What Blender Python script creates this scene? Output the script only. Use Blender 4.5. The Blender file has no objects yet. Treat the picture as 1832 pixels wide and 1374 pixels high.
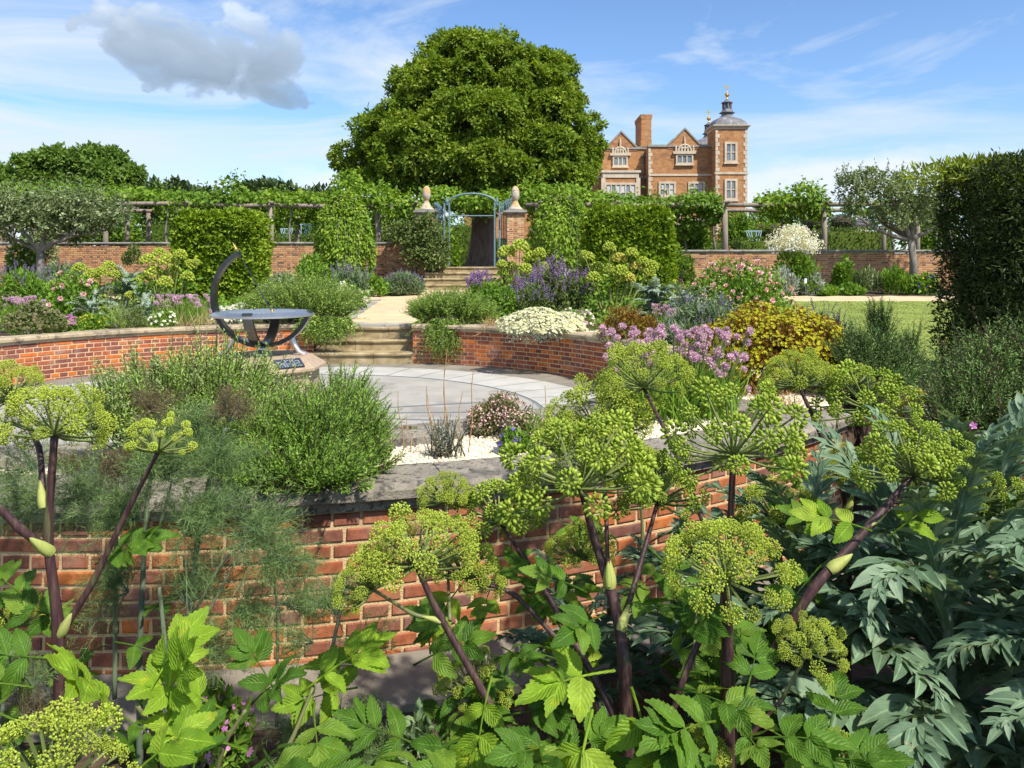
import bpy, math, random
import numpy as np
from mathutils import Matrix, Vector

# ---------------------------------------------------------------- camera, sky, sun, exposure
SC = bpy.context.scene
COL = SC.collection
F, HY, EYE = 1400.0, 472.0, 1.6            # focal length and horizon row in photo pixels, eye height
SUN_AZ, SUN_EL = math.radians(140), math.radians(51)   # azimuth from +Y towards +X
cam_d = bpy.data.cameras.new('camera')
cam_d.sensor_width = 36.0
cam_d.lens = F/1832*36
cam_d.shift_y = -(687-HY)/1832
cam_d.clip_start = .05
cam_d.clip_end = 3000
cam = bpy.data.objects.new('camera', cam_d)
cam.location = (0, 0, EYE)
cam.rotation_euler = (math.pi/2, 0, 0)
COL.objects.link(cam)
SC.camera = cam

def N(nt, typ, loc=None, **kw):
    n = nt.nodes.new(typ)
    for k, v in kw.items():
        if k.startswith('i_'):
            n.inputs[k[2:].replace('_', ' ')].default_value = v
        else:
            setattr(n, k, v)
    return n

def math_n(nt, op, a, b=None, clamp=False):
    n = nt.nodes.new('ShaderNodeMath'); n.operation = op; n.use_clamp = clamp
    for i, v in enumerate((a, b)):
        if v is None: continue
        if isinstance(v, (int, float)): n.inputs[i].default_value = v
        else: nt.links.new(v, n.inputs[i])
    return n.outputs[0]

def ramp(nt, fac, stops, interp='LINEAR'):
    r = nt.nodes.new('ShaderNodeValToRGB'); r.color_ramp.interpolation = interp
    e = r.color_ramp.elements
    while len(e) < len(stops): e.new(.5)
    for el, (p, c) in zip(e, stops):
        el.position = p
        el.color = (*c, 1) if not isinstance(c, (int, float)) else (c, c, c, 1)
    nt.links.new(fac, r.inputs[0])
    return r.outputs[0]

def mixc(nt, fac, a, b, mode='MIX'):
    m = nt.nodes.new('ShaderNodeMix'); m.data_type = 'RGBA'; m.blend_type = mode
    for sock, v in ((m.inputs[0], fac), (m.inputs[6], a), (m.inputs[7], b)):
        if isinstance(v, (int, float)): sock.default_value = v
        elif isinstance(v, tuple): sock.default_value = (*v, 1)
        else: nt.links.new(v, sock)
    return m.outputs[2]

world = bpy.data.worlds.new('World'); SC.world = world; world.use_nodes = True
wt = world.node_tree
bg = wt.nodes['Background']; bg.inputs[1].default_value = .15
sky = N(wt, 'ShaderNodeTexSky', sky_type='NISHITA', sun_disc=False, sun_elevation=SUN_EL, sun_rotation=SUN_AZ,
        air_density=1.0, dust_density=.25, ozone_density=3.2, altitude=50)
tc = N(wt, 'ShaderNodeTexCoord')
def wnoise(scale, detail, rough, loc=(0, 0, 0), sc=(1, 1, 1), rot=(0, 0, 0), dist=0.0):
    mp = N(wt, 'ShaderNodeMapping'); mp.inputs['Location'].default_value = loc
    mp.inputs['Scale'].default_value = sc; mp.inputs['Rotation'].default_value = rot
    wt.links.new(tc.outputs['Generated'], mp.inputs[0])
    n = N(wt, 'ShaderNodeTexNoise'); n.inputs['Scale'].default_value = scale
    n.inputs['Detail'].default_value = detail; n.inputs['Roughness'].default_value = rough
    n.inputs['Distortion'].default_value = dist
    wt.links.new(mp.outputs[0], n.inputs['Vector'])
    return n.outputs['Fac']
sep = N(wt, 'ShaderNodeSeparateXYZ'); wt.links.new(tc.outputs['Generated'], sep.inputs[0])
# thin high cloud in long streaks, thicker towards the west (left)
ci = wnoise(2.3, 7, .60, (5.3, 1.7, .9), (1.0, 1.0, 3.4), (0, .25, .3), 1.3)
west = math_n(wt, 'MULTIPLY', sep.outputs[0], -.20)
lowb = math_n(wt, 'MULTIPLY', math_n(wt, 'SUBTRACT', .30, sep.outputs[2]), .35)
cis = math_n(wt, 'ADD', math_n(wt, 'ADD', ci, west), lowb)
cirrus = ramp(wt, cis, [(.44, 0.0), (.58, .5), (.72, .95)])
skyc = mixc(wt, 1.0, sky.outputs[0], (.60, .68, .77), 'MULTIPLY')
c1 = mixc(wt, cirrus, skyc, (3.2, 3.6, 4.1))
# low heaped cloud towards the horizon
cu = wnoise(5.2, 5, .55, (.3, 7.7, 2.2), (1, 1, 2.1))
elev = ramp(wt, sep.outputs[2], [(.02, .5), (.09, .62), (.17, .1), (.24, 0.0)])
cum = ramp(wt, math_n(wt, 'MULTIPLY', cu, math_n(wt, 'ADD', elev, .45)), [(.47, 0.0), (.58, .75), (.7, .92)])
c2 = mixc(wt, cum, c1, (3.7, 3.95, 4.35))
# one heavier grey-white cumulus
def blob(px, py, sx, sz):
    d = Vector(((px-916)/F, 1, (HY-py)/F)).normalized()
    dx = math_n(wt, 'DIVIDE', math_n(wt, 'SUBTRACT', sep.outputs[0], d.x), sx)
    dz = math_n(wt, 'DIVIDE', math_n(wt, 'SUBTRACT', sep.outputs[2], d.z), sz)
    fy = math_n(wt, 'GREATER_THAN', sep.outputs[1], 0.0)
    r = math_n(wt, 'SQRT', math_n(wt, 'ADD', math_n(wt, 'MULTIPLY', dx, dx), math_n(wt, 'MULTIPLY', dz, dz)))
    return math_n(wt, 'MULTIPLY', math_n(wt, 'SUBTRACT', 1.0, r), fy)
b = math_n(wt, 'MAXIMUM', math_n(wt, 'MAXIMUM', blob(275, 80, .070, .040), blob(465, 118, .060, .046)), blob(375, 132, .090, .034))
cn = wnoise(15, 7, .52, (1.3, .2, 5), (1, 1, 1.3), (0, 0, 0), .3)
cb = math_n(wt, 'ADD', b, math_n(wt, 'MULTIPLY', math_n(wt, 'SUBTRACT', cn, .5), 3.0))
cmask = ramp(wt, cb, [(.0, 0.0), (.2, .6), (.55, .9)])
ch = math_n(wt, 'ADD', math_n(wt, 'MULTIPLY', math_n(wt, 'SUBTRACT', sep.outputs[2], .235), 7.0), math_n(wt, 'MULTIPLY', cn, .75))
ccol = ramp(wt, ch, [(.18, (1.20, 1.60, 2.05)), (.55, (1.75, 2.2, 2.75)), (.9, (3.4, 3.85, 4.3))])
c3 = mixc(wt, cmask, c2, ccol)
wt.links.new(c3, bg.inputs[0])

sun_d = bpy.data.lights.new('sun', 'SUN'); sun_d.energy = 4.2; sun_d.angle = math.radians(1.8)
sun_d.color = (1, .93, .82)
sun = bpy.data.objects.new('sun', sun_d); COL.objects.link(sun)
sdir = Vector((math.sin(SUN_AZ)*math.cos(SUN_EL), math.cos(SUN_AZ)*math.cos(SUN_EL), math.sin(SUN_EL)))
sun.rotation_euler = sdir.to_track_quat('Z', 'Y').to_euler()
sun.location = (5, -10, 20)
vs = SC.view_settings
vs.view_transform = 'Standard'; vs.look = 'None'; vs.exposure = .74; vs.gamma = 1.0; vs.use_curve_mapping = False
SC.render.engine = 'CYCLES'
SC.cycles.use_denoising = True
SC.cycles.max_bounces = 5; SC.cycles.diffuse_bounces = 3; SC.cycles.glossy_bounces = 3
SC.cycles.transmission_bounces = 4; SC.cycles.transparent_max_bounces = 6

# ---------------------------------------------------------------- helpers
rng = np.random.RandomState(11)
random.seed(5)
def PX(px, Y): return (px-916)/F*Y
def PZ(py, Y): return EYE-(py-HY)/F*Y
def P(px, py, Y): return np.array([PX(px, Y), Y, PZ(py, Y)])
def unit(v): return v/(np.linalg.norm(v, axis=-1, keepdims=True)+1e-9)
WM = {}
def wmat(o): return WM.get(o.name, Matrix.Identity(4))

def setp(o, label=None, cat=None, group=None, kind=None):
    if label: o['label'] = label
    if cat: o['category'] = cat
    if group: o['group'] = group
    if kind: o['kind'] = kind
    return o

def thing(name, label, cat, loc=(0, 0, 0), group=None):
    o = bpy.data.objects.new(name, None); COL.objects.link(o)
    o.empty_display_size = .1; o.location = loc
    WM[o.name] = Matrix.Translation(Vector(loc))
    return setp(o, label, cat, group)

def link(name, me, parent=None, M=None, local=False):
    """M is a world matrix (or a matrix in the parent's space when local)"""
    o = bpy.data.objects.new(name, me); COL.objects.link(o)
    M = M or Matrix.Identity(4)
    if parent is not None:
        o.parent = parent
        if local:
            o.matrix_basis = M; WM[o.name] = wmat(parent) @ M
        else:
            o.matrix_parent_inverse = wmat(parent).inverted(); o.matrix_basis = M; WM[o.name] = M
    else:
        o.matrix_basis = M; WM[o.name] = M
    return o

class MB:
    def __init__(s): s.V = []; s.Fs = []; s.r = []; s.uv = []; s.n = 0
    def add(s, V, Fc, r=0.0, uv=None):
        V = np.asarray(V, float).reshape(-1, 3)
        s.V.append(V)
        if isinstance(Fc, np.ndarray): s.Fs.append(Fc+s.n)
        else:
            by = {}
            for f in Fc: by.setdefault(len(f), []).append(f)
            for k in by: s.Fs.append(np.array(by[k], int)+s.n)
        s.r.append(np.broadcast_to(np.asarray(r, float), (len(V),)).copy())
        s.uv.append(np.zeros((len(V), 3)) if uv is None else np.asarray(uv, float).reshape(-1, 3))
        s.n += len(V); return s
    def scatter(s, T, pos, fwd, nrm, scale, rnd=None):
        V, Fc, uv = T
        pos = np.asarray(pos, float); n = len(pos)
        if n == 0: return s
        fwd = unit(np.broadcast_to(fwd, (n, 3))); nrm = np.broadcast_to(nrm, (n, 3))
        sd = np.cross(nrm, fwd); bad = np.linalg.norm(sd, axis=1) < 1e-3
        if bad.any(): sd[bad] = np.cross(np.array([.3, .9, .2]), fwd[bad])
        sd = unit(sd); up = np.cross(fwd, sd)
        sc = np.asarray(scale, float)
        if sc.ndim < 2: sc = np.broadcast_to(sc.reshape(-1, 1), (n, 1)); sc = np.repeat(sc, 3, 1)
        L = V[None]*sc[:, None, :]
        W = pos[:, None]+L[..., 0:1]*fwd[:, None]+L[..., 1:2]*sd[:, None]+L[..., 2:3]*up[:, None]
        k = len(V)
        FF = (Fc[None]+(np.arange(n)*k)[:, None, None]).reshape(-1, Fc.shape[1])
        if rnd is None: rnd = rng.rand(n)
        s.add(W.reshape(-1, 3), FF, np.repeat(rnd, k), np.tile(uv, (n, 1)))
        return s
    def tube(s, pts, rad, sides=6, r=0.0, cap=True):
        pts = np.asarray(pts, float); n = len(pts)
        rad = np.broadcast_to(np.asarray(rad, float), (n,))
        T = unit(np.gradient(pts, axis=0))
        ref = np.array([0, 0, 1.]) if abs(T[:, 2]).mean() < .8 else np.array([1., 0, 0])
        A = unit(np.cross(np.broadcast_to(ref, T.shape), T)); B = np.cross(T, A)
        a = np.arange(sides)/sides*2*np.pi
        V = pts[:, None]+rad[:, None, None]*(np.cos(a)[None, :, None]*A[:, None]+np.sin(a)[None, :, None]*B[:, None])
        Fc = [(i*sides+j, i*sides+(j+1) % sides, (i+1)*sides+(j+1) % sides, (i+1)*sides+j) for i in range(n-1) for j in range(sides)]
        uv = np.zeros((n, sides, 3)); uv[:, :, 0] = np.linspace(0, 1, n)[:, None]; uv[:, :, 1] = (np.arange(sides)/sides)[None]
        if cap: Fc += [tuple(range(sides-1, -1, -1)), tuple((n-1)*sides+j for j in range(sides))]
        return s.add(V.reshape(-1, 3), Fc, r, uv.reshape(-1, 3))
    def box(s, lo, hi, r=0.0, M=None):
        x0, y0, z0 = lo; x1, y1, z1 = hi
        V = np.array([(x, y, z) for z in (z0, z1) for y in (y0, y1) for x in (x0, x1)], float)
        if M is not None: V = np.array([tuple(M @ Vector(v)) for v in V])
        return s.add(V, [(0, 2, 3, 1), (4, 5, 7, 6), (0, 1, 5, 4), (2, 6, 7, 3), (0, 4, 6, 2), (1, 3, 7, 5)], r)
    def lathe(s, prof, c, sides=16, r=0.0, ang0=0.0, zs=1.0):
        prof = np.asarray(prof, float)*np.array([1, zs]); a = np.arange(sides)/sides*2*np.pi+ang0; n = len(prof)
        V = np.stack([c[0]+prof[:, 0:1]*np.cos(a), c[1]+prof[:, 0:1]*np.sin(a), np.repeat(c[2]+prof[:, 1:2], sides, 1)], -1)
        Fc = [(i*sides+j, i*sides+(j+1) % sides, (i+1)*sides+(j+1) % sides, (i+1)*sides+j) for i in range(n-1) for j in range(sides)]
        Fc += [tuple(range(sides-1, -1, -1)), tuple((n-1)*sides+j for j in range(sides))]
        return s.add(V.reshape(-1, 3), Fc, r)
    def prism(s, poly, y0, y1, r=0.0):
        """poly in (x,z), extruded in y"""
        n = len(poly)
        V = [(x, y0, z) for x, z in poly]+[(x, y1, z) for x, z in poly]
        Fc = [tuple(range(n)), tuple(range(2*n-1, n-1, -1))]+[(i, i+n, (i+1) % n+n, (i+1) % n) for i in range(n)]
        return s.add(V, Fc, r)
    def mesh(s, name, mat=None, smooth=False):
        me = bpy.data.meshes.new(name)
        V = np.concatenate(s.V); r = np.concatenate(s.r); uv = np.concatenate(s.uv)
        me.vertices.add(len(V)); me.vertices.foreach_set('co', V.astype(np.float32).ravel())
        lt = np.concatenate([np.full(len(f), f.shape[1]) for f in s.Fs])
        loops = np.concatenate([f.ravel() for f in s.Fs])
        ls = np.concatenate([[0], np.cumsum(lt)[:-1]])
        me.loops.add(len(loops)); me.loops.foreach_set('vertex_index', loops.astype(np.int32))
        me.polygons.add(len(lt)); me.polygons.foreach_set('loop_start', ls.astype(np.int32))
        try: me.polygons.foreach_set('loop_total', lt.astype(np.int32))
        except Exception: pass
        me.polygons.foreach_set('use_smooth', np.full(len(lt), smooth))
        a = me.attributes.new('rnd', 'FLOAT', 'POINT'); a.data.foreach_set('value', r.astype(np.float32))
        a = me.attributes.new('luv', 'FLOAT_VECTOR', 'POINT'); a.data.foreach_set('vector', uv.astype(np.float32).ravel())
        me.update(calc_edges=True)
        if mat: me.materials.append(mat)
        return me
    def build(s, name, mat, parent=None, kind=None, smooth=False, M=None, local=False):
        o = link(name, s.mesh(name, mat, smooth), parent, M, local)
        if kind: o['kind'] = kind
        return o

def M_from(pos, fwd, nrm, sc=1.0):
    f = Vector(fwd).normalized(); n = Vector(nrm)
    sd = n.cross(f)
    if sd.length < 1e-4: sd = Vector((.3, .9, .1)).cross(f)
    sd.normalize(); up = f.cross(sd)
    m = Matrix((f, sd, up)).transposed().to_4x4()
    return Matrix.Translation(Vector(pos)) @ m @ Matrix.Scale(sc, 4)

# leaf templates (x along the leaf, y across, z up)
def T_leaf(w=.34, n=2, fold=.12, bend=.18, taper=.5):
    V = []; uv = []; Fc = []
    st = [i/n for i in range(n+1)]
    V.append((0, 0, 0)); uv.append((0, .5, 0))
    prev = None
    for i in range(1, n):
        t = st[i]; h = w*.5*math.sin(math.pi*t**(.75+taper*.3))**.8; z = -bend*t*t
        b = len(V)
        V += [(t, h, z+fold*h*2), (t, 0, z), (t, -h, z+fold*h*2)]; uv += [(t, 0, 0), (t, .5, 0), (t, 1, 0)]
        if prev is None: Fc += [(0, b+1, b), (0, b+2, b+1)]
        else:
            p = prev; Fc += [(p, p+1, b+1), (p, b+1, b), (p+1, p+2, b+2), (p+1, b+2, b+1)]
        prev = b
    V.append((1, 0, -bend)); uv.append((1, .5, 0)); t = len(V)-1
    Fc += [(prev, prev+1, t), (prev+1, prev+2, t)]
    return np.array(V, float), np.array(Fc, int), np.array(uv, float)
def T_kite(w, fold=.16, bend=.10):
    """small leaf of two faces, creased along its midrib"""
    return (np.array([(0, 0, 0), (.46, w*.5, fold*w-bend*.2), (1, 0, -bend), (.42, -w*.5, fold*w-bend*.2)]), np.array([(0, 2, 1), (0, 3, 2)]), np.array([(0, .5, 0), (.5, 0, 0), (1, .5, 0), (.5, 1, 0.)]))
LEAF = T_kite(.56); LEAF3 = T_leaf(.42, 3); LEAFW = T_leaf(.85, 2, .1, .15); LEAFN = T_kite(.28, .2, .08)
NEEDLE = (np.array([(0, .07, 0), (0, -.07, 0), (1, 0, 0.0)]), np.array([(0, 1, 2)]), np.array([(0, 0, 0), (0, 1, 0), (1, .5, 0.)]))
NEEDLE2 = (np.array([(0, 0, 0), (.45, .075, .02), (.45, -.075, .02), (1, 0, -.04)]), np.array([(0, 2, 1), (1, 2, 3)]), np.array([(0, .5, 0), (.5, 0, 0), (.5, 1, 0), (1, .5, 0.)]))
BLADE = (np.array([(0, .02, 0), (0, -.02, 0), (.55, .022, .02), (.55, -.022, .02), (1, 0, -.12)]), np.array([(0, 1, 3), (0, 3, 2), (2, 3, 4)]), np.zeros((5, 3)))
OCTA = (np.array([(1, 0, 0), (-1, 0, 0), (0, 1, 0), (0, -1, 0), (0, 0, 1), (0, 0, -1.)])*.5,
        np.array([(0, 2, 4), (2, 1, 4), (1, 3, 4), (3, 0, 4), (2, 0, 5), (1, 2, 5), (3, 1, 5), (0, 3, 5)]), np.zeros((6, 3)))
def _ico():
    p = (1+5**.5)/2
    V = np.array([(-1, p, 0), (1, p, 0), (-1, -p, 0), (1, -p, 0), (0, -1, p), (0, 1, p), (0, -1, -p), (0, 1, -p), (p, 0, -1), (p, 0, 1), (-p, 0, -1), (-p, 0, 1)], float)
    V /= np.linalg.norm(V[0])*2
    Fc = np.array([(0, 11, 5), (0, 5, 1), (0, 1, 7), (0, 7, 10), (0, 10, 11), (1, 5, 9), (5, 11, 4), (11, 10, 2), (10, 7, 6), (7, 1, 8), (3, 9, 4), (3, 4, 2), (3, 2, 6), (3, 6, 8), (3, 8, 9), (4, 9, 5), (2, 4, 11), (6, 2, 10), (8, 6, 7), (9, 8, 1)])
    return V, Fc, np.zeros((12, 3))
ICO = _ico()
def T_petals(k=5, w=.55, cup=.25):
    V = [(0, 0, 0)]; Fc = []
    for i in range(k):
        a = i/k*2*math.pi; da = math.pi/k*w*1.5
        b = len(V)
        V += [(.35*math.cos(a-da), .35*math.sin(a-da), cup*.5), (.5*math.cos(a), .5*math.sin(a), cup), (.35*math.cos(a+da), .35*math.sin(a+da), cup*.5)]
        Fc += [(0, b, b+1), (0, b+1, b+2)]
    return np.array(V, float), np.array(Fc), np.zeros((len(V), 3))
PETAL5 = T_petals(5); PETAL4 = T_petals(4, .7, .15)

def rdir(n, up=0.0):
    v = rng.normal(size=(n, 3)); v[:, 2] += up
    return unit(v)

def shell(lobes, n, rin=.75, rout=1.03, zmin=None, skip=.93):
    """points near the surface of a union of ellipsoids, with outward normals"""
    lobes = np.asarray(lobes, float)
    area = (lobes[:, 3]*lobes[:, 4]+lobes[:, 4]*lobes[:, 5]+lobes[:, 3]*lobes[:, 5])
    out_p = []; out_n = []; got = 0; tries = 0
    while got < n and tries < 40:
        tries += 1
        m = int((n-got)*1.6)+50
        li = rng.choice(len(lobes), m, p=area/area.sum())
        d = rdir(m); L = lobes[li]
        rr = rng.uniform(rin, rout, m)[:, None]
        p = L[:, :3]+d*L[:, 3:]*rr
        nn = unit(d/L[:, 3:])
        ok = np.ones(m, bool)
        if zmin is not None: ok &= p[:, 2] > zmin
        for k in range(len(lobes)):
            q = np.linalg.norm((p-lobes[k, :3])/lobes[k, 3:], axis=1)
            ok &= (q > skip*rin) | (li == k)
        out_p.append(p[ok]); out_n.append(nn[ok]); got += ok.sum()
    p = np.concatenate(out_p)[:n]; nn = np.concatenate(out_n)[:n]
    return p, nn

def ellipsoid(mb, l, sub=10, r=.5, k=.8):
    cx, cy, cz, rx, ry, rz = l
    n = sub
    V = []; 
    for i in range(n+1):
        th = math.pi*i/n
        for j in range(n*2):
            ph = math.pi*j/n; q = k*(1+.06*math.sin(5*ph+3*th))
            V.append((cx+rx*q*math.sin(th)*math.cos(ph), cy+ry*q*math.sin(th)*math.sin(ph), cz+rz*q*math.cos(th)))
    w = n*2
    Fc = np.array([(i*w+j, (i+1)*w+j, (i+1)*w+(j+1) % w, i*w+(j+1) % w) for i in range(n) for j in range(w)])
    mb.add(V, Fc, r)

# ---------------------------------------------------------------- materials
def srgb(h, k=1.0):
    h = h.lstrip('#')
    c = [int(h[i:i+2], 16)/255 for i in (0, 2, 4)]
    return tuple(k*((x/12.92) if x <= .04045 else ((x+.055)/1.055)**2.4) for x in c)

def base_mat(name):
    m = bpy.data.materials.new(name); m.use_nodes = True
    nt = m.node_tree
    return m, nt, nt.nodes['Principled BSDF']

def m_leaf(name, c1, c2, trans=.3, rough=.5, vein=False, c3=None, spec=.2):
    m, nt, p = base_mat(name)
    at = N(nt, 'ShaderNodeAttribute', attribute_name='rnd')
    oi = N(nt, 'ShaderNodeObjectInfo')
    f = math_n(nt, 'FRACT', math_n(nt, 'ADD', at.outputs['Fac'], oi.outputs['Random']))
    stops = [(0, c1), (.75, c2)] + ([(1, c3)] if c3 else [])
    col = ramp(nt, f, stops)
    if vein:
        lu = N(nt, 'ShaderNodeAttribute', attribute_name='luv')
        sp = N(nt, 'ShaderNodeSeparateXYZ'); nt.links.new(lu.outputs['Vector'], sp.inputs[0])
        d = math_n(nt, 'ABSOLUTE', math_n(nt, 'SUBTRACT', sp.outputs[1], .5))
        mid = math_n(nt, 'LESS_THAN', d, .025)
        w = math_n(nt, 'ABSOLUTE', math_n(nt, 'SINE', math_n(nt, 'MULTIPLY', math_n(nt, 'SUBTRACT', sp.outputs[0], math_n(nt, 'MULTIPLY', d, .75)), 24.0)))
        side = math_n(nt, 'LESS_THAN', w, .16)
        v = math_n(nt, 'MAXIMUM', mid, math_n(nt, 'MULTIPLY', side, .5)) if vein != 'mid' else math_n(nt, 'LESS_THAN', d, .06)
        col = mixc(nt, math_n(nt, 'MULTIPLY', v, .4), col, tuple(min(1, x*2.0+.03) for x in c2))
        bp = N(nt, 'ShaderNodeBump'); bp.inputs['Strength'].default_value = .5 if vein != 'mid' else .12; bp.inputs['Distance'].default_value = .004
        nt.links.new(w, bp.inputs['Height']); nt.links.new(bp.outputs[0], p.inputs['Normal'])
    if vein:
        gb = N(nt, 'ShaderNodeNewGeometry'); nb = N(nt, 'ShaderNodeTexNoise'); nb.inputs['Scale'].default_value = 14; nb.inputs['Detail'].default_value = 5; nb.inputs['Roughness'].default_value = .7
        nt.links.new(gb.outputs['Position'], nb.inputs['Vector'])
        col = mixc(nt, ramp(nt, nb.outputs['Fac'], [(.60, 0.0), (.70, .55)]), col, tuple(min(1, q) for q in (c2[0]*2.1, c2[1]*1.25, c2[2]*1.1)))
        col = mixc(nt, ramp(nt, nb.outputs['Fac'], [(.715, 0.0), (.74, .9)]), col, (.22, .12, .03))
    nz = N(nt, 'ShaderNodeTexNoise'); nz.inputs['Scale'].default_value = 9 if not vein else 30
    g = N(nt, 'ShaderNodeNewGeometry'); nt.links.new(g.outputs['Position'], nz.inputs['Vector'])
    col = mixc(nt, .45, col, ramp(nt, nz.outputs['Fac'], [(.3, .55), (.7, 1.25)]), 'MULTIPLY')
    nt.links.new(col, p.inputs['Base Color'])
    p.inputs['Roughness'].default_value = rough; p.inputs['Specular IOR Level'].default_value = spec
    if trans > 0:
        t = N(nt, 'ShaderNodeBsdfTranslucent'); mx = N(nt, 'ShaderNodeMixShader'); mx.inputs[0].default_value = trans
        tcol = mixc(nt, 1.0, col, (1.25, 1.15, .45), 'MULTIPLY')
        nt.links.new(tcol, t.inputs[0])
        nt.links.new(p.outputs[0], mx.inputs[1]); nt.links.new(t.outputs[0], mx.inputs[2])
        nt.links.new(mx.outputs[0], nt.nodes['Material Output'].inputs[0])
    return m

def m_noise(name, stops, scale=8, detail=6, rough=.85, bump=.3, dist=.01, bscale=None, spec=.3, metal=0.0, stretch=(1, 1, 1), stain=None, rnd=0.0, world_pos=True):
    m, nt, p = base_mat(name)
    g = N(nt, 'ShaderNodeNewGeometry'); mp = N(nt, 'ShaderNodeMapping'); mp.inputs['Scale'].default_value = stretch
    if world_pos: nt.links.new(g.outputs['Position'], mp.inputs[0])
    else:
        t = N(nt, 'ShaderNodeTexCoord'); nt.links.new(t.outputs['Object'], mp.inputs[0])
    nz = N(nt, 'ShaderNodeTexNoise'); nz.inputs['Scale'].default_value = scale; nz.inputs['Detail'].default_value = detail
    nz.inputs['Roughness'].default_value = .62
    nt.links.new(mp.outputs[0], nz.inputs['Vector'])
    col = ramp(nt, nz.outputs['Fac'], stops)
    if stain:
        for sc, thr, sc_col, amt in stain:
            n2 = N(nt, 'ShaderNodeTexNoise'); n2.inputs['Scale'].default_value = sc; n2.inputs['Detail'].default_value = 5; n2.inputs['Roughness'].default_value = .68
            nt.links.new(mp.outputs[0], n2.inputs['Vector'])
            mk = ramp(nt, n2.outputs['Fac'], [(thr, 0.0), (min(1, thr+.07), amt)])
            col = mixc(nt, mk, col, sc_col)
    if rnd:
        at = N(nt, 'ShaderNodeAttribute', attribute_name='rnd'); oi = N(nt, 'ShaderNodeObjectInfo')
        f = math_n(nt, 'FRACT', math_n(nt, 'ADD', at.outputs['Fac'], oi.outputs['Random']))
        col = mixc(nt, 1.0, col, ramp(nt, f, [(0, 1-rnd), (1, 1+rnd)]), 'MULTIPLY')
    nt.links.new(col, p.inputs['Base Color'])
    p.inputs['Roughness'].default_value = rough; p.inputs['Specular IOR Level'].default_value = spec; p.inputs['Metallic'].default_value = metal
    if bump:
        b1 = N(nt, 'ShaderNodeTexNoise'); b1.inputs['Scale'].default_value = bscale or scale*6; b1.inputs['Detail'].default_value = 6
        nt.links.new(mp.outputs[0], b1.inputs['Vector'])
        bp = N(nt, 'ShaderNodeBump'); bp.inputs['Strength'].default_value = bump; bp.inputs['Distance'].default_value = dist
        nt.links.new(b1.outputs['Fac'], bp.inputs['Height']); nt.links.new(bp.outputs[0], p.inputs['Normal'])
    return m

def m_brick(name, stops, soot=.25):
    m, nt, p = base_mat(name)
    at = N(nt, 'ShaderNodeAttribute', attribute_name='rnd'); oi = N(nt, 'ShaderNodeObjectInfo')
    f = math_n(nt, 'FRACT', math_n(nt, 'ADD', at.outputs['Fac'], oi.outputs['Random']))
    col = ramp(nt, f, stops)
    g = N(nt, 'ShaderNodeNewGeometry')
    n1 = N(nt, 'ShaderNodeTexNoise'); n1.inputs['Scale'].default_value = 28; n1.inputs['Detail'].default_value = 4; n1.inputs['Roughness'].default_value = .65
    nt.links.new(g.outputs['Position'], n1.inputs['Vector'])
    col = mixc(nt, .75, col, ramp(nt, n1.outputs['Fac'], [(.28, .5), (.5, .95), (.72, 1.3)]), 'MULTIPLY')
    n2 = N(nt, 'ShaderNodeTexNoise'); n2.inputs['Scale'].default_value = 2.3; n2.inputs['Detail'].default_value = 4; n2.inputs['Roughness'].default_value = .7
    nt.links.new(g.outputs['Position'], n2.inputs['Vector'])
    col = mixc(nt, ramp(nt, n2.outputs['Fac'], [(.52, 0.0), (.68, soot)]), col, (.16, .12, .10))
    n3 = N(nt, 'ShaderNodeTexNoise'); n3.inputs['Scale'].default_value = 3.7; n3.inputs['Detail'].default_value = 5; n3.inputs['Roughness'].default_value = .75
    nt.links.new(g.outputs['Position'], n3.inputs['Vector'])
    col = mixc(nt, ramp(nt, n3.outputs['Fac'], [(.52, 0.0), (.70, .5)]), col, (.40, .29, .23))
    nt.links.new(col, p.inputs['Base Color']); p.inputs['Roughness'].default_value = .88; p.inputs['Specular IOR Level'].default_value = .2
    bp = N(nt, 'ShaderNodeBump'); bp.inputs['Strength'].default_value = .55; bp.inputs['Distance'].default_value = .006
    nt.links.new(n1.outputs['Fac'], bp.inputs['Height']); nt.links.new(bp.outputs[0], p.inputs['Normal'])
    return m

def m_flat(name, c, rough=.6, metal=0.0, spec=.4):
    m, nt, p = base_mat(name)
    p.inputs['Base Color'].default_value = (*c, 1); p.inputs['Roughness'].default_value = rough
    p.inputs['Metallic'].default_value = metal; p.inputs['Specular IOR Level'].default_value = spec
    return m

MT = {}
MT['soil'] = m_noise('soil', [(.3, (.045, .03, .02)), (.7, (.11, .075, .05))], 5, 8, .95, .9, .03, 40)
MT['lawn_soil'] = m_noise('lawn', [(.3, (.15, .19, .035)), (.5, (.21, .26, .05)), (.75, (.29, .33, .075))], 1.3, 9, .9, .4, .02, 60, stretch=(1, 1, 1))
MT['grass'] = m_leaf('grass_blades', (.15, .21, .035), (.25, .31, .06), .3, .6, c3=(.36, .36, .12))
MT['sand'] = m_noise('sand_path', [(.3, (.50, .38, .22)), (.7, (.62, .49, .31))], 1.5, 9, .95, .4, .01, 120, stain=[(.6, .6, (.42, .36, .27), .5)])
MT['paving'] = m_noise('paving', [(.3, (.30, .285, .25)), (.7, (.40, .38, .335))], 2.2, 6, .85, .25, .006, 80, stain=[(.8, .52, (.22, .21, .18), .6), (45, .64, (.16, .15, .13), .6)])
MT['paving_light'] = m_noise('paving_light', [(.3, (.38, .37, .335)), (.7, (.49, .48, .44))], 2.0, 6, .8, .2, .006, 80, stain=[(1.1, .5, (.36, .35, .31), .6), (50, .66, (.25, .24, .21), .6)])
MT['paving_dark'] = m_noise('paving_dark', [(.3, (.17, .15, .12)), (.7, (.28, .255, .21))], 2.5, 6, .9, .3, .008, 60, stain=[(9, .66, (.5, .48, .42), .6)])
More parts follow.
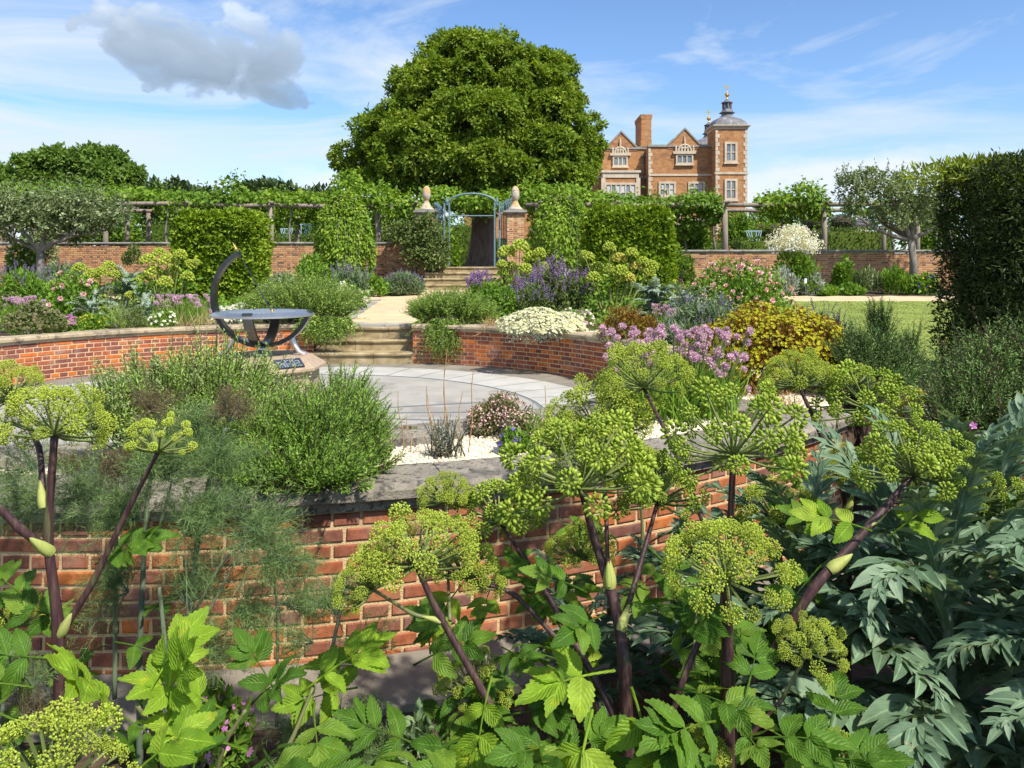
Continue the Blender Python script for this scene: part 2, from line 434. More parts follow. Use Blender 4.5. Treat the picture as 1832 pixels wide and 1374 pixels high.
MT['inlay'] = m_noise('inlay', [(.3, (.17, .19, .20)), (.7, (.24, .26, .27))], 5, 6, .7, .15, .004, 60)
MT['step'] = m_noise('step_stone', [(.28, (.16, .12, .06)), (.5, (.34, .27, .15)), (.72, (.47, .38, .24))], 4.5, 6, .92, .5, .012, 50, stain=[(1.7, .56, (.12, .09, .05), .55)])
MT['kerb'] = m_noise('coping_stone', [(.3, (.17, .15, .12)), (.55, (.28, .25, .20)), (.75, (.38, .34, .27))], 9, 8, .92, .7, .01, 90,
                     stain=[(30, .53, (.05, .046, .04), .85), (2.2, .54, (.11, .10, .088), .7)])
MT['coping_far'] = m_noise('coping_stone_warm', [(.3, (.33, .26, .16)), (.7, (.46, .38, .26))], 5, 6, .9, .4, .008, 60, stain=[(7, .55, (.12, .10, .075), .8), (1.6, .55, (.17, .15, .11), .55)])
MT['coping_old'] = m_noise('coping_old', [(.3, (.20, .19, .17)), (.7, (.36, .34, .30))], 3, 8, .9, .4, .01, 40, stain=[(5, .56, (.10, .09, .08), .7)])
MT['mortar'] = m_noise('mortar', [(.3, (.50, .36, .19)), (.7, (.66, .50, .28))], 40, 6, .95, .8, .006, 150, stain=[(2.5, .6, (.30, .23, .14), .5)])
MT['mortar_far'] = m_noise('mortar_pale', [(.3, (.44, .31, .17)), (.7, (.58, .43, .26))], 9, 6, .95, .4, .006, 90)
NB = [(0, (.17, .075, .058)), (.2, (.23, .088, .055)), (.42, (.33, .105, .050)), (.6, (.39, .125, .045)), (.74, (.27, .10, .065)), (.88, (.48, .155, .038)), (1, (.21, .105, .085))]
MT['brick'] = m_brick('brick', NB)
MT['brick_bright'] = m_brick('brick_bright', [(0, (.17, .062, .055)), (.25, (.26, .075, .05)), (.5, (.38, .10, .045)), (.68, (.23, .08, .065)), (.85, (.50, .13, .03)), (1, (.56, .16, .035))], .15)
MT['brick_old'] = m_brick('brick_old', [(0, (.10, .06, .05)), (.18, (.30, .13, .07)), (.5, (.42, .19, .09)), (.8, (.48, .25, .11)), (1, (.50, .32, .15))], .45)
MT['bark'] = m_noise('bark', [(.3, (.13, .085, .06)), (.7, (.30, .215, .155))], 5, 8, .95, 1.0, .04, 12, stretch=(2.5, 2.5, .35))
MT['bark_grey'] = m_noise('bark_grey', [(.3, (.12, .11, .09)), (.7, (.27, .25, .21))], 9, 8, .95, .8, .01, 40, stretch=(1, 1, .5))
MT['post'] = m_noise('weathered_wood', [(.3, (.16, .13, .10)), (.7, (.34, .29, .23))], 4, 8, .9, .7, .01, 30, stretch=(4, 4, .4))
MT['twig'] = m_noise('twig', [(.3, (.045, .04, .022)), (.7, (.10, .085, .05))], 10, 4, .95, .3)
# ---------------------------------------------------------------- ground levels
CI, RI = np.array([-2.64, 8.3]), 4.45         # sunken circle
CO, RO = np.array([-1.75, 8.0]), 5.0          # outer face of the near planter wall
NEAR_TOP, FAR_TOP = .72, .63
A_L, A_R = math.radians(97.5), math.radians(76.5)     # ends of the far wall either side of the steps
def far_z(y): return .54+.31*np.clip((y-13)/10.5, 0, 1)
def height(x, y):
    x = np.asarray(x, float); y = np.asarray(y, float)
    ri = np.hypot(x-CI[0], y-CI[1]); ro = np.hypot(x-CO[0], y-CO[1])
    z = np.full(x.shape, -.015)
    z = np.where((x > 2.50+(y-4.26)*.36) & (y > 4.62-.57*(x-2.2)), .62, z)
    z = np.where((x > 3.0) & (y > 4.6), .60, z)
    z = np.where((y > 8.2), far_z(y), z)
    z = np.where((ro < RO-.16) & (y < 8.3), .63, z)
    z = np.where((ro < RO-.16) & (y >= 8.3), np.maximum(z, .56), z)
    z = np.where(ri < RI+.16, -.05, z)
    st = (x > -3.24) & (x < -1.54) & (y > 11.5) & (y < 13.35)
    z = np.where(st, -.05, z)
    gs = (x > -2.75) & (x < -.3) & (y > 22.6) & (y < 24.3)
    z = np.where((y > 23.65) & (x > -.2), 1.48, z)
    z = np.where((y > 25.1), 1.5, z)
    z = np.where((y > 24.1) & (x > -3.1) & (x < .6), 1.5, z)
    z = np.where(gs & (y <= 24.1), .82, z)
    bump = .012*np.sin(x*7.1+y*3)*np.sin(y*8.3-x*2)
    return z+np.where(z > .1, bump, 0)

def sheet(name, x0, x1, y0, y1, dx, off, mat, kind='structure', cond=None):
    xs = np.arange(x0, x1+dx*.5, dx); ys = np.arange(y0, y1+dx*.5, dx)
    XX, YY = np.meshgrid(xs, ys); ZZ = height(XX, YY)+off
    w = len(xs); idx = np.arange(XX.size).reshape(XX.shape)
    q = np.stack([idx[:-1, :-1], idx[:-1, 1:], idx[1:, 1:], idx[1:, :-1]], -1).reshape(-1, 4)
    if cond is not None:
        cx = (XX[:-1, :-1]+dx/2).ravel(); cy = (YY[:-1, :-1]+dx/2).ravel()
        q = q[cond(cx, cy)]
    mb = MB(); mb.add(np.stack([XX, YY, ZZ], -1).reshape(-1, 3), q)
    return mb.build(name, mat, kind=kind, smooth=True)

# the ground: one sheet, fine near the walls, coarse towards the horizon
fx = np.concatenate([[-900, -400, -150, -60, -30], np.arange(-18, 14.05, .12), [20, 30, 60, 150, 400, 900]])
fy = np.concatenate([[-300, -100, -30, -10, -3, -1], np.arange(0, 26.01, .12), [28, 34, 45, 70, 120, 250, 600, 1500]])
GX, GY = np.meshgrid(fx, fy)
gi = np.arange(GX.size).reshape(GX.shape)
gq = np.stack([gi[:-1, :-1], gi[:-1, 1:], gi[1:, 1:], gi[1:, :-1]], -1).reshape(-1, 4)
MB().add(np.stack([GX, GY, height(GX, GY)], -1).reshape(-1, 3), gq).build('ground', MT['soil'], kind='structure', smooth=True)

def annulus(name, c, r0, r1, z, mat, n=128):
    a = np.arange(n)/n*2*np.pi
    if r0 > 0:
        V = np.concatenate([np.stack([c[0]+r*np.cos(a), c[1]+r*np.sin(a), np.full(n, z)], -1) for r in (r0, r1)])
        Fc = np.array([(j, n+j, n+(j+1) % n, (j+1) % n) for j in range(n)])
        return MB().add(V, Fc).build(name, mat, kind='structure')
    V = np.stack([c[0]+r1*np.cos(a), c[1]+r1*np.sin(a), np.full(n, z)], -1)
    return MB().add(V, [tuple(range(n))]).build(name, mat, kind='structure')
annulus('paving_rim', CI, 3.88, RI+.1, 0.0, MT['paving_dark'])
annulus('paving_band', CI, 3.02, 3.875, 0.0, MT['paving_light'])
annulus('paving_groove', CI, 2.97, 3.015, -.004, MT['inlay'])
annulus('paving', CI, 0, 2.965, 0.0, MT['paving'])
for k, a in enumerate(np.radians([-34, -20, -9, 4, 18, -50, 150, 170, 190, 210, 240, 270])):
    d = np.array([math.cos(a), math.sin(a)]); t = np.array([-d[1], d[0]])
    V = [(*(CI+d*r+t*w), .004) for r, w in ((.85, -.02), (2.75, -.035), (2.75, .035), (.85, .02))]
    MB().add(V, [(0, 1, 2, 3)]).build('paving_hour_line', MT['inlay'], kind='structure')

for k in range(40):
    a = k/40*2*math.pi+.03; dd = np.array([math.cos(a), math.sin(a)]); tt = np.array([-dd[1], dd[0]])
    for r0, r1, sh in ((3.03, 3.86, 0.0), (3.9, 4.43, .07)):
        d2 = np.array([math.cos(a+sh), math.sin(a+sh)]); t2 = np.array([-d2[1], d2[0]])
        MB().add([(*(CI+d2*r+t2*w), .004) for r, w in ((r0, -.005), (r1, -.005), (r1, .005), (r0, .005))], [(0, 1, 2, 3)]).build('paving_joint', MT['paving_dark'], kind='structure')
# sand paths, lawn, kerb strip at the foot of the near wall
sheet('sand_path', -16, 15, 18.6, 20.3, .12, .008, MT['sand'], cond=lambda x, y: ~((x > -3.75) & (x < .2)))
def pathcond(x, y):
    t = np.clip((y-13.3)/9.5, 0, 1)
    return (x > -3.2-.55*t) & (x < -1.55+.9*t)
sheet('sand_path', -4.6, .5, 13.3, 22.9, .1, .012, MT['sand'], cond=lambda x, y: pathcond(x, y) | ((y > 18.6) & (y < 20.3) & (x > -3.9) & (x < .3)))
def edging(x, y):
    t = np.clip((y-13.3)/9.5, 0, 1); l = -3.2-.55*t
    return ((x > l-.12) & (x < l+.38) & (y < 18.5)) | ((y < 13.75) & (x > -3.2) & (x < -1.55))
pe = thing('path_edging', 'pale grey flagstone edging along the sand path above the curved steps', 'edging', (-3.2, 13.4, .54))
k = 0
for y0 in np.arange(13.33, 18.5, .72):
    t = (y0+.35-13.3)/9.5; l = -3.2-.55*t
    mb = MB()
    M = Matrix.Translation((l-.02, y0, float(far_z(y0+.3))+.012)) @ Matrix.Rotation(.058, 4, 'Z')
    mb.box((-.06, .006, -.04), (.40, .712, .014+.004*(k % 2)), 0, M); k += 1
    mb.build('flagstone', MT['paving'], pe)
for x0 in np.arange(-2.74, -1.6, .58):
    mb = MB(); mb.box((x0+.006, 13.22, .5), (x0+.574, 13.66, .57+.003*(k % 3)), 0); k += 1
    mb.build('flagstone', MT['paving'], pe)
sheet('lawn', 3.4, 14, 6.2, 18.5, .2, .01, MT['lawn_soil'], cond=lambda x, y: (x > 3.4+np.maximum(0, 9-y)*.15))
kb = thing('stone_plinth_course', 'grey stone footing course curving along the foot of the planter wall', 'footing', (-.9, 3.0, 0))

# ---------------------------------------------------------------- brick walls
BH, JT = .0485, .0145
CH = BH+JT
def brick_mesh(L, D, seed, mat):
    r = np.random.RandomState(seed); c = .0045; h = BH/2
    x = L/2; j = lambda: r.uniform(-.0022, .0022)
    o = [(-x+j(), c, -h+j()), (x+j(), c, -h+j()), (x+j(), c, h+j()), (-x+j(), c, h+j())]
    i = [(-x+c+j(), -.001+j()*.5, -h+c), (x-c+j(), -.001+j()*.5, -h+c), (x-c+j(), -.001+j()*.5, h-c), (-x+c+j(), -.001+j()*.5, h-c)]
    b = [(-x, D, -h), (x, D, -h), (x, D, h), (-x, D, h)]
    V = np.array(o+i+b)
    Fc = np.array([(4, 5, 6, 7), (0, 1, 5, 4), (1, 2, 6, 5), (2, 3, 7, 6), (3, 0, 4, 7), (8, 9, 1, 0), (9, 10, 2, 1), (10, 11, 3, 2), (11, 8, 0, 3)])
    return V, Fc
def brick_set(mat):
    d = {}
    for kind, L in (('s', .215), ('h', .1012)):
        d[kind] = []
        for q in range(5):
            V, Fc = brick_mesh(L, .09, q*7+int(L*1000), mat)
            d[kind].append((V, Fc, MB().add(V, Fc).mesh('brick', MT[mat])))
    return d
BS = {m: brick_set(m) for m in ('brick', 'brick_bright', 'brick_old')}

class Arc:
    """wall face on a circle; face=+1 looks outward, -1 looks at the centre. s runs along the arc"""
    def __init__(s, c, r, a0, a1, face): s.c, s.r, s.a0, s.a1, s.face = c, r, a0, a1, face; s.len = abs(a1-a0)*r
    def at(s, q, off=0.0):
        a = s.a0+(s.a1-s.a0)*q/s.len; n = np.array([math.cos(a), math.sin(a)])
        return s.c+n*(s.r+off*s.face), n*s.face      # point, outward normal of the face
class Line:
    def __init__(s, p0, p1, nrm): s.p0, s.p1 = np.array(p0, float), np.array(p1, float); s.len = np.linalg.norm(s.p1-s.p0); s.n = unit(np.array(nrm, float))
    def at(s, q, off=0.0): return s.p0+(s.p1-s.p0)*q/s.len+s.n*off, s.n

def brick_wall(parent, cv, z0, nc, mat, mortar, parts=True, limit=300, bond='english', vis=None, top=None, start=0):
    """bricks set proud of a mortar backing; top(q) limits the height of a ramped wall"""
    items = []
    for c in range(nc):
        kinds = ['s'] if (c+start) % 2 == 0 else ['h']
        if bond == 'flemish': kinds = ['s', 'h']
        q = {0: 0.0, 1: -.055}[(c+start) % 2] if bond == 'english' else -.16*((c+start) % 2)
        i = 0; z = z0+CH*c+BH/2+JT*.5
        while q < cv.len:
            kd = kinds[i % len(kinds)]; L = .215 if kd == 's' else .1012
            a, b2 = max(q, 0), min(q+L, cv.len)
            if b2-a > .03 and (top is None or z+BH/2 < top((a+b2)/2)):
                items.append(((a+b2)/2, b2-a, z, kd, L))
            q += L+JT*.9; i += 1
    rest = MB(); rr = np.random.RandomState(nc+int(cv.len*10)); n = 0
    if parts and vis: items.sort(key=lambda it: -vis(it))
    for (q, w, z, kd, L) in items:
        p, nn = cv.at(q); tx = np.array([nn[1], -nn[0]])*-1
        j = rr.uniform(-.0018, .0018); v = BS[mat][kd][rr.randint(5)]
        A = Matrix(((tx[0]*w/L, -nn[0], 0, p[0]+nn[0]*j), (tx[1]*w/L, -nn[1], 0, p[1]+nn[1]*j), (0, 0, 1, z), (0, 0, 0, 1)))
        if parts and n < limit:
            link('brick', v[2], parent, A); n += 1
        else:
            m3 = np.array(A); V = v[0] @ m3[:3, :3].T+m3[:3, 3]
            rest.add(V, v[1], rr.rand())
    if rest.n: rest.build('bricks' if not parts else 'brickwork', MT[mat], parent, kind='stuff')
    ns = max(2, int(cv.len/.15)); V = []; Fc = []
    for i in range(ns+1):
        q = cv.len*i/ns; zt = z0+CH*nc if top is None else top(q)
        for off, z in ((-.006, z0-.03), (-.006, zt), (-.2, zt), (-.2, z0-.03)):
            p, nn = cv.at(q, off); V.append((p[0], p[1], z))
    for i in range(ns): Fc += [(i*4+j, i*4+(j+1) % 4, i*4+4+(j+1) % 4, i*4+4+j) for j in range(4)]
    Fc += [(0, 3, 2, 1), (ns*4, ns*4+1, ns*4+2, ns*4+3)]
    MB().add(V, Fc).build('mortar', MT[mortar], parent)

def sweep(cv, q0, q1, prof, n=6):
    V = []; Fc = []; m = len(prof)
    for i in range(n+1):
        for off, z in prof:
            p, _ = cv.at(q0+(q1-q0)*i/n, off); V.append((p[0], p[1], z))
    for i in range(n): Fc += [(i*m+j, i*m+(j+1) % m, (i+1)*m+(j+1) % m, (i+1)*m+j) for j in range(m)]
    Fc += [tuple(range(m-1, -1, -1)), tuple(n*m+j for j in range(m))]
    return V, Fc
def coping(parent, cv, top, mat, L=.9, out=.055, back=.30, thick=.115, name='coping_stone', jr=.0035):
    q = 0.0; k = 0
    nst = max(1, round(cv.len/L)); L = cv.len/nst
    while k < nst:
        dz = random.uniform(-jr, jr); t = top+dz; h = thick
        prof = [(out-.018, t-h*.62), (out, t-h*.55), (out+.002, t-h*.22), (out-.008, t-h*.06), (out-.03, t), (-back+.02, t), (-back, t-.02), (-back, t-h*.99), (out-.035, t-h), (out-.033, t-h*.68)]
        V, Fc = sweep(cv, q+.003, q+L-.003, prof)
        MB().add(V, Fc).build(name, MT[mat], parent); q += L; k += 1

# near planter wall
a0, a1 = math.atan2(3.1-8.0, -3.7+1.75), math.atan2(4.60-8.0, 2.02+1.75)
a0 = math.radians(246)-2*math.pi
nw = thing('planter_wall', 'red brick curved planter wall with thick lichen-spotted stone coping and white gravel behind it', 'wall', (-.9, 3.05, 0))
cvN = Arc(CO, RO, a0, a1, 1)
ZB = NEAR_TOP-.11-CH*9.6
brick_wall(nw, cvN, NEAR_TOP-.108-CH*10, 10, 'brick', 'mortar', vis=lambda it: it[2]*0+ (1 if it[0] > .3 else 0)+it[0]*-.01)
coping(nw, cvN, NEAR_TOP, 'kerb', .93, .06, .27, .105)
pE, nE = cvN.at(cvN.len); tE = np.array([-nE[1], nE[0]])
cvE = Line(pE-nE*.0, pE-nE*1.0, tE)
brick_wall(nw, cvE, NEAR_TOP-.108-CH*10, 10, 'brick', 'mortar')
coping(nw, Line(pE-nE*.29, pE-nE*1.05, tE), NEAR_TOP, 'kerb', .76, .05, .27, .105)
for i in range(8):
    L = cvN.len/8; t = .012
    V, Fc = sweep(Arc(CO, RO, a0, a1, 1), i*L+.004, (i+1)*L-.004, [(.36, -.04), (.36, t), (.0, t+.012), (-.05, t+.012), (-.05, -.04)])
    MB().add(V, Fc).build('footing_stone', MT['paving_dark'], kb)

# second planter corner across the gap, under the right-hand rosemary
w2 = thing('planter_wall', 'short brick planter corner with grey coping under the spreading dark rosemary', 'wall', (2.3, 4.4, 0))
for p0, p1, nn in (((2.28, 4.3), (2.72, 5.5), (-1, .35)), ((2.28, 4.3), (3.5, 3.6), (-.5, -.87))):
    c = Line(p0, p1, nn)
    brick_wall(w2, c, NEAR_TOP-.108-CH*10, 10, 'brick', 'mortar', parts=False)
    coping(w2, c, NEAR_TOP-(.004 if p1[0] > 3 else 0), 'kerb', .7, .05, .25, .105)

# ring wall of the sunken circle
NCF = 9
zf = FAR_TOP-.10-CH*NCF
lw = thing('retaining_wall', 'curved orange-red brick retaining wall left of the worn steps behind the sundial', 'wall', (-5.6, 11.6, 0))
cL = Arc(CI, RI, math.radians(172), A_L, -1)
brick_wall(lw, cL, zf, NCF, 'brick_bright', 'mortar_far', vis=lambda it: 1 if it[0] > 1.3 else 0)
coping(lw, cL, FAR_TOP, 'coping_far', .95, .055, .28, .10)
rw = thing('retaining_wall', 'curved red brick retaining wall right of the worn steps under the white flower mat', 'wall', (-.2, 12.0, 0))
cR = Arc(CI, RI, A_R, math.radians(-22), -1)
brick_wall(rw, cR, zf, NCF, 'brick_bright', 'mortar_far', vis=lambda it: -it[0])
coping(rw, cR, FAR_TOP, 'coping_far', .95, .055, .28, .10)
iw = thing('retaining_wall', 'low inner kerb wall of the sunken circle behind the white gravel bed', 'wall', (-.6, 4.5, 0))
cI = Arc(CI, RI, math.radians(-22), math.radians(-188), -1)
brick_wall(iw, cI, zf+.08, NCF, 'brick_bright', 'mortar_far', parts=False)
coping(iw, cI, FAR_TOP+.075, 'kerb', .95, .04, .24, .10)
# returns beside the steps
eL, _ = cL.at(cL.len); eR, _ = cR.at(0)
c1 = Line((eL[0], eL[1]), (eL[0], eL[1]+1.0), (1, 0)); c2 = Line((eR[0], eR[1]), (eR[0], eR[1]+1.0), (-1, 0))
for pw, c in ((lw, c1), (rw, c2)):
    brick_wall(pw, c, zf, NCF, 'brick_bright', 'mortar_far', parts=False)
coping(lw, Line((eL[0], eL[1]+.29), (eL[0], eL[1]+1.0), (1, 0)), FAR_TOP-.003, 'coping_far', .71, .04, .26, .10)
coping(rw, Line((eR[0], eR[1]+.29), (eR[0], eR[1]+1.0), (-1, 0)), FAR_TOP-.003, 'coping_far', .71, .04, .26, .10)

def steps(name, label, x0, x1, y0, z0, n, rise, tread, mat, joints, seed):
    r = np.random.RandomState(seed)
    t = thing(name, label, 'steps', ((x0+x1)/2, y0, z0))
    for i in range(n):
        xs = [x0]+sorted(x0+(x1-x0)*np.array(joints[i % len(joints)]))+[x1]
        for a, b in zip(xs[:-1], xs[1:]):
            mb = MB(); zt = z0+rise*(i+1)+r.uniform(-.002, .002); yy = y0+tread*i
            prof = [(yy+.02, z0+rise*i-.02), (yy+.02, zt-.05), (yy-.012, zt-.042), (yy-.016, zt-.02), (yy-.004, zt), (yy+tread+.05, zt), (yy+tread+.05, z0+rise*i-.02)]
            m = 5; V = []; Fc = []; kq = len(prof)
            for u in range(m+1):
                x = a+.003+(b-a-.006)*u/m
                for (y, z) in prof: V.append((x, y+r.uniform(-.003, .003), z+(r.uniform(-.003, .001) if z > z0+rise*i else 0)))
            for u in range(m): Fc += [(u*kq+j, (u+1)*kq+j, (u+1)*kq+(j+1) % kq, u*kq+(j+1) % kq) for j in range(kq)]
            Fc += [tuple(range(kq)), tuple(m*kq+j for j in range(kq-1, -1, -1))]
            mb.add(V, Fc).build('step_stone', MT[mat], t)
    return t
steps('stone_steps', 'three worn brown stone steps up from the sunken circle to the sand path', eL[0]-.01, eR[0]+.01, 12.5, 0.0, 3, .178, .36, 'step', [[.62], [.4], [.7]], 3)
steps('stone_steps', 'four weathered stone steps up to the blue gate', -2.62, -.35, 22.75, .83, 4, .17, .36, 'step', [[.5], [.3, .7], [.55], [.22, .64]], 4)

# ---------------------------------------------------------------- sundial on its plinth
SX, SY = CI
MT['plinth'] = m_noise('plinth_stone', [(.3, (.30, .22, .15)), (.7, (.44, .34, .25))], 20, 8, .85, .3, .004, 120)
MT['steel'] = m_noise('polished_steel', [(.3, (.66, .65, .61)), (.7, (.80, .79, .75))], 8, 4, .4, .05, .001, 60, metal=1.0)
MT['steel_dark'] = m_noise('dark_steel', [(.3, (.10, .11, .12)), (.7, (.16, .17, .18))], 8, 4, .22, .05, .001, 60, metal=1.0)
MT['gold'] = m_flat('gilt', (.85, .55, .16), .3, 1.0)
MT['plaque'] = m_flat('slate_plaque', (.035, .045, .07), .35)
MT['letters'] = m_flat('plaque_lettering', (.35, .38, .42), .5)
pl = thing('stone_plinth', 'pale octagonal stone plinth with a slanted top edge under the metal sundial', 'plinth', (SX, SY, 0))
mb = MB(); o8 = math.pi/8
mb.lathe([(.66, 0), (.66, .10), (.60, .12), (.585, .47)], (SX, SY, 0), 8, 0, o8); mb.build('shaft', MT['plinth'], pl)
mb = MB(); mb.lathe([(.585, .47), (.66, .50), (.66, .525), (.50, .63), (.0, .632)][:4], (SX, SY, .002), 8, 0, o8); mb.build('cap', MT['plinth'], pl)
# plaque on the slanted face that looks to the front right
a = math.radians(-45); nrm = Vector((math.cos(a)*.105, math.sin(a)*.105, .148)).normalized(); tx = Vector((-math.sin(a), math.cos(a), 0))
ctr = Vector((SX, SY, 0))+Vector((math.cos(a), math.sin(a), 0))*.538+Vector((0, 0, .586)); upv = nrm.cross(tx)
MP = Matrix.Translation(ctr) @ Matrix((tx, upv, nrm)).transposed().to_4x4()
mb = MB(); mb.box((-.15, -.065, -.01), (.15, .065, .013), 0, MP); pq = mb.build('plaque', MT['plaque'], pl)
mb = MB()
for i in range(6):
    for j in range(9):
        if random.random() < .8: mb.box((-.13+j*.029, -.052+i*.018, .0135), (-.13+j*.029+random.uniform(.012, .025), -.052+i*.018+.007, .0142), 0, MP)
mb.build('lettering', MT['letters'], pq, kind='stuff')

sd = thing('sundial', 'polished steel armillary sundial with flat round plate on the stone plinth', 'sundial', (SX, SY, .63))
RS, ZC = .545, 1.255
def arcband(a_from, a_to, plane, w, t, mat, name, n=40, R=RS):
    """flat bar bent on a circle; plane 'x' stands across the view, 'y' runs away from the viewer"""
    V = []; Fc = []
    for i in range(n+1):
        a = math.radians(a_from+(a_to-a_from)*i/n)
        for rr, ww in ((R-t, -w), (R, -w), (R, w), (R-t, w)):
            c, s_ = rr*math.cos(a), rr*math.sin(a)
            V.append((SX+c, SY+ww, ZC+s_) if plane == 'x' else (SX+ww, SY+c, ZC+s_))
    for i in range(n): Fc += [(i*4+j, i*4+(j+1) % 4, i*4+4+(j+1) % 4, i*4+4+j) for j in range(4)]
    Fc += [(3, 2, 1, 0), (n*4, n*4+1, n*4+2, n*4+3)]
    return MB().add(V, Fc).build(name, MT[mat], sd)
arcband(119, 343, 'x', .05, .045, 'steel_dark', 'meridian_arc')
arcband(197, 343, 'y', .05, .035, 'steel_dark', 'cross_arc', R=RS-.004)
zp = ZC-.172; rp = .515
mb = MB(); mb.lathe([(rp*.55, -.012), (rp-.03, -.014), (rp, -.034), (rp+.014, -.034), (rp+.014, -.014), (rp-.035, .014), (rp-.04, .010), (rp*.6, .010), (.02, .010)], (SX, SY, zp), 64)
dp = mb.build('dial_plate', MT['steel'], sd)
mb = MB()
for i in range(48):
    a = i/48*2*math.pi; d = np.array([math.cos(a), math.sin(a)]); t = np.array([-d[1], d[0]]); w = .003 if i % 4 else .006
    V = [(SX+d[0]*r+t[0]*ww, SY+d[1]*r+t[1]*ww, zp+.0145) for r, ww in ((rp*.66, -w), (rp*.93, -w), (rp*.93, w), (rp*.66, w))]
    mb.add(V, [(0, 1, 2, 3)])
mb.build('hour_marks', MT['plaque'], dp, kind='stuff')
ga = math.radians(119.5); tip = np.array([SX+math.cos(ga)*(RS-.02), SY, ZC+math.sin(ga)*(RS-.02)])
cen = np.array([SX, SY, ZC]); end = tip+(cen-tip)*((tip[2]-zp)/(tip[2]-ZC))
mb = MB(); mb.tube([tip, end], .0055, 8); mb.build('gnomon_rod', MT['steel_dark'], sd)
dr = unit(tip-end); mb = MB(); mb.tube([tip+dr*.01, tip+dr*.05, tip+dr*.13], [.006, .020, .002], 8); mb.build('arrow_tip', MT['gold'], sd)
mb = MB(); mb.lathe([(.012, -.02), (.02, -.01), (.012, .0), (.004, .01)], (end[0], end[1], zp+.03), 12); mb.build('boss', MT['gold'], sd)
for s in (-1, 1):
    pts = [(SX+s*.30, SY, .825), (SX+s*.335, SY, .74), (SX+s*.385, SY, .67), (SX+s*.45, SY, .637)]
    mb = MB(); mb.tube(pts, [.032, .026, .026, .036], 8); mb.build('foot', MT['steel'], sd)
mb = MB(); mb.lathe([(.10, 0), (.10, .02), (.05, .06), (.045, .09)], (SX, SY, .632), 20); mb.build('base_boss', MT['steel'], sd)

# ---------------------------------------------------------------- boundary wall, piers, gate
ZL, ZR = 2.29, 2.02
GYL, GYR = 24.9, 23.5
def wall_obj(label, p0, p1, ztop, zbase, topf=None, loc=None):
    t = thing('garden_wall', label, 'wall', loc or (p0[0], p0[1], zbase))
    cv = Line(p0, p1, (0, -1))
    brick_wall(t, cv, zbase, int((ztop+.6-zbase)/CH) if topf else int((ztop-.08-zbase)/CH), 'brick_old', 'mortar_far', parts=False, top=topf)
    return t, cv
t, cv = wall_obj('long old brick garden wall behind the clipped block hedge and the grey apple tree', (-17.5, GYL), (-3.95, GYL), ZL, .72)
coping(t, cv, ZL, 'coping_old', 1.1, .05, .34, .085)
t, cv = wall_obj('old brick garden wall behind the pink rose bush and white flower cloud', (1.75, GYR), (13.5, GYR), ZR, .72)
coping(t, cv, ZR, 'coping_old', 1.1, .05, .34, .085)
PYC = 24.3
for (x0, x1, label, xa, xb, zw, yw) in ((-3.95, -3.02, 'ramped wall end beside the creeper-covered gate pier', -3.95, -3.0, ZL, GYL-.3),
                               (.52, 1.75, 'ramped wall end beside the bare brick gate pier', .52, 1.75, ZR, GYR+.45)):
    left = x0 < -2
    f = (lambda q, zw=zw, L=xb-xa: zw-.05+.55*(max(0, q/L))**2.2) if left else (lambda q, zw=zw, L=xb-xa: zw-.05+.72*(max(0, 1-q/L))**2.2)
    t, cv = wall_obj(label, (xa, yw), (xb, yw), zw, .72, f)
    n = 8
    for i in range(n):
        q0, q1 = cv.len*i/n, cv.len*(i+1)/n; pr = []
        V = []
        for q in (q0, q1):
            for off, dz in ((.05, -.0), (.05, .06), (-.34, .06), (-.34, 0)):
                p, _ = cv.at(q, off); V.append((p[0], p[1], f(q)+dz))
        MB().add(V, [(0, 1, 5, 4), (1, 2, 6, 5), (2, 3, 7, 6), (3, 0, 4, 7), (3, 2, 1, 0), (4, 5, 6, 7)]).build('coping_stone', MT['coping_old'], t)
MT['finial'] = m_noise('finial_stone', [(.3, (.36, .33, .28)), (.7, (.55, .50, .42))], 9, 8, .9, .5, .01, 50, stain=[(6, .5, (.52, .27, .06), .8), (9, .6, (.12, .11, .10), .7)])
MT['iron'] = m_noise('painted_iron', [(.3, (.10, .17, .20)), (.7, (.16, .25, .29))], 14, 5, .5, .1, .002)
def pier(label, cx, w=.52):
    t = thing('gate_pier', label, 'gate pier', (cx, PYC, .8))
    z1 = 3.16; h = w/2
    for p0, p1, nn in (((cx-h, PYC-h), (cx+h, PYC-h), (0, -1)), ((cx+h, PYC-h), (cx+h, PYC+h), (1, 0)), ((cx-h, PYC+h), (cx-h, PYC-h), (-1, 0))):
        brick_wall(t, Line(p0, p1, nn), .8, int((z1-.8)/CH), 'brick_old', 'mortar_far', parts=False, bond='flemish')
    mb = MB()
    for a, z0, zz in ((h+.03, z1-.03, z1+.02), (h+.10, z1+.02, z1+.075), (h+.02, z1+.075, z1+.11)): mb.box((cx-a, PYC-a, z0), (cx+a, PYC+a, zz))
    mb.build('cap', MT['coping_old'], t)
    mb = MB(); mb.lathe([(.24, .11), (.23, .15), (.16, .21), (.10, .32), (.07, .39), (.075, .42), (.10, .44), (.10, .47), (.125, .50), (.13, .58), (.12, .72), (.09, .80), (.04, .85), (.01, .86)], (cx, PYC, z1), 16)
    mb.build('acorn_finial', MT['finial'], t, smooth=True)
pier('brick gate pier with lichened acorn finial, half hidden by creeper', PX(763, PYC))
pier('bare brick gate pier with orange-lichened acorn finial', PX(922, PYC))
gt = thing('garden_gate', 'blue-grey wrought iron gate with arched overthrow and one leaf standing open', 'gate', (-1.3, PYC, 1.5))
gl, gr = PX(801, PYC), PX(888, PYC); zs = PZ(366, PYC)
for x in (gl-.10, gl+.05, gr-.05, gr+.10):
    mb = MB(); mb.box((x-.025, PYC-.03, 1.45), (x+.025, PYC+.03, zs+.05)); mb.build('gate_post', MT['iron'], gt)
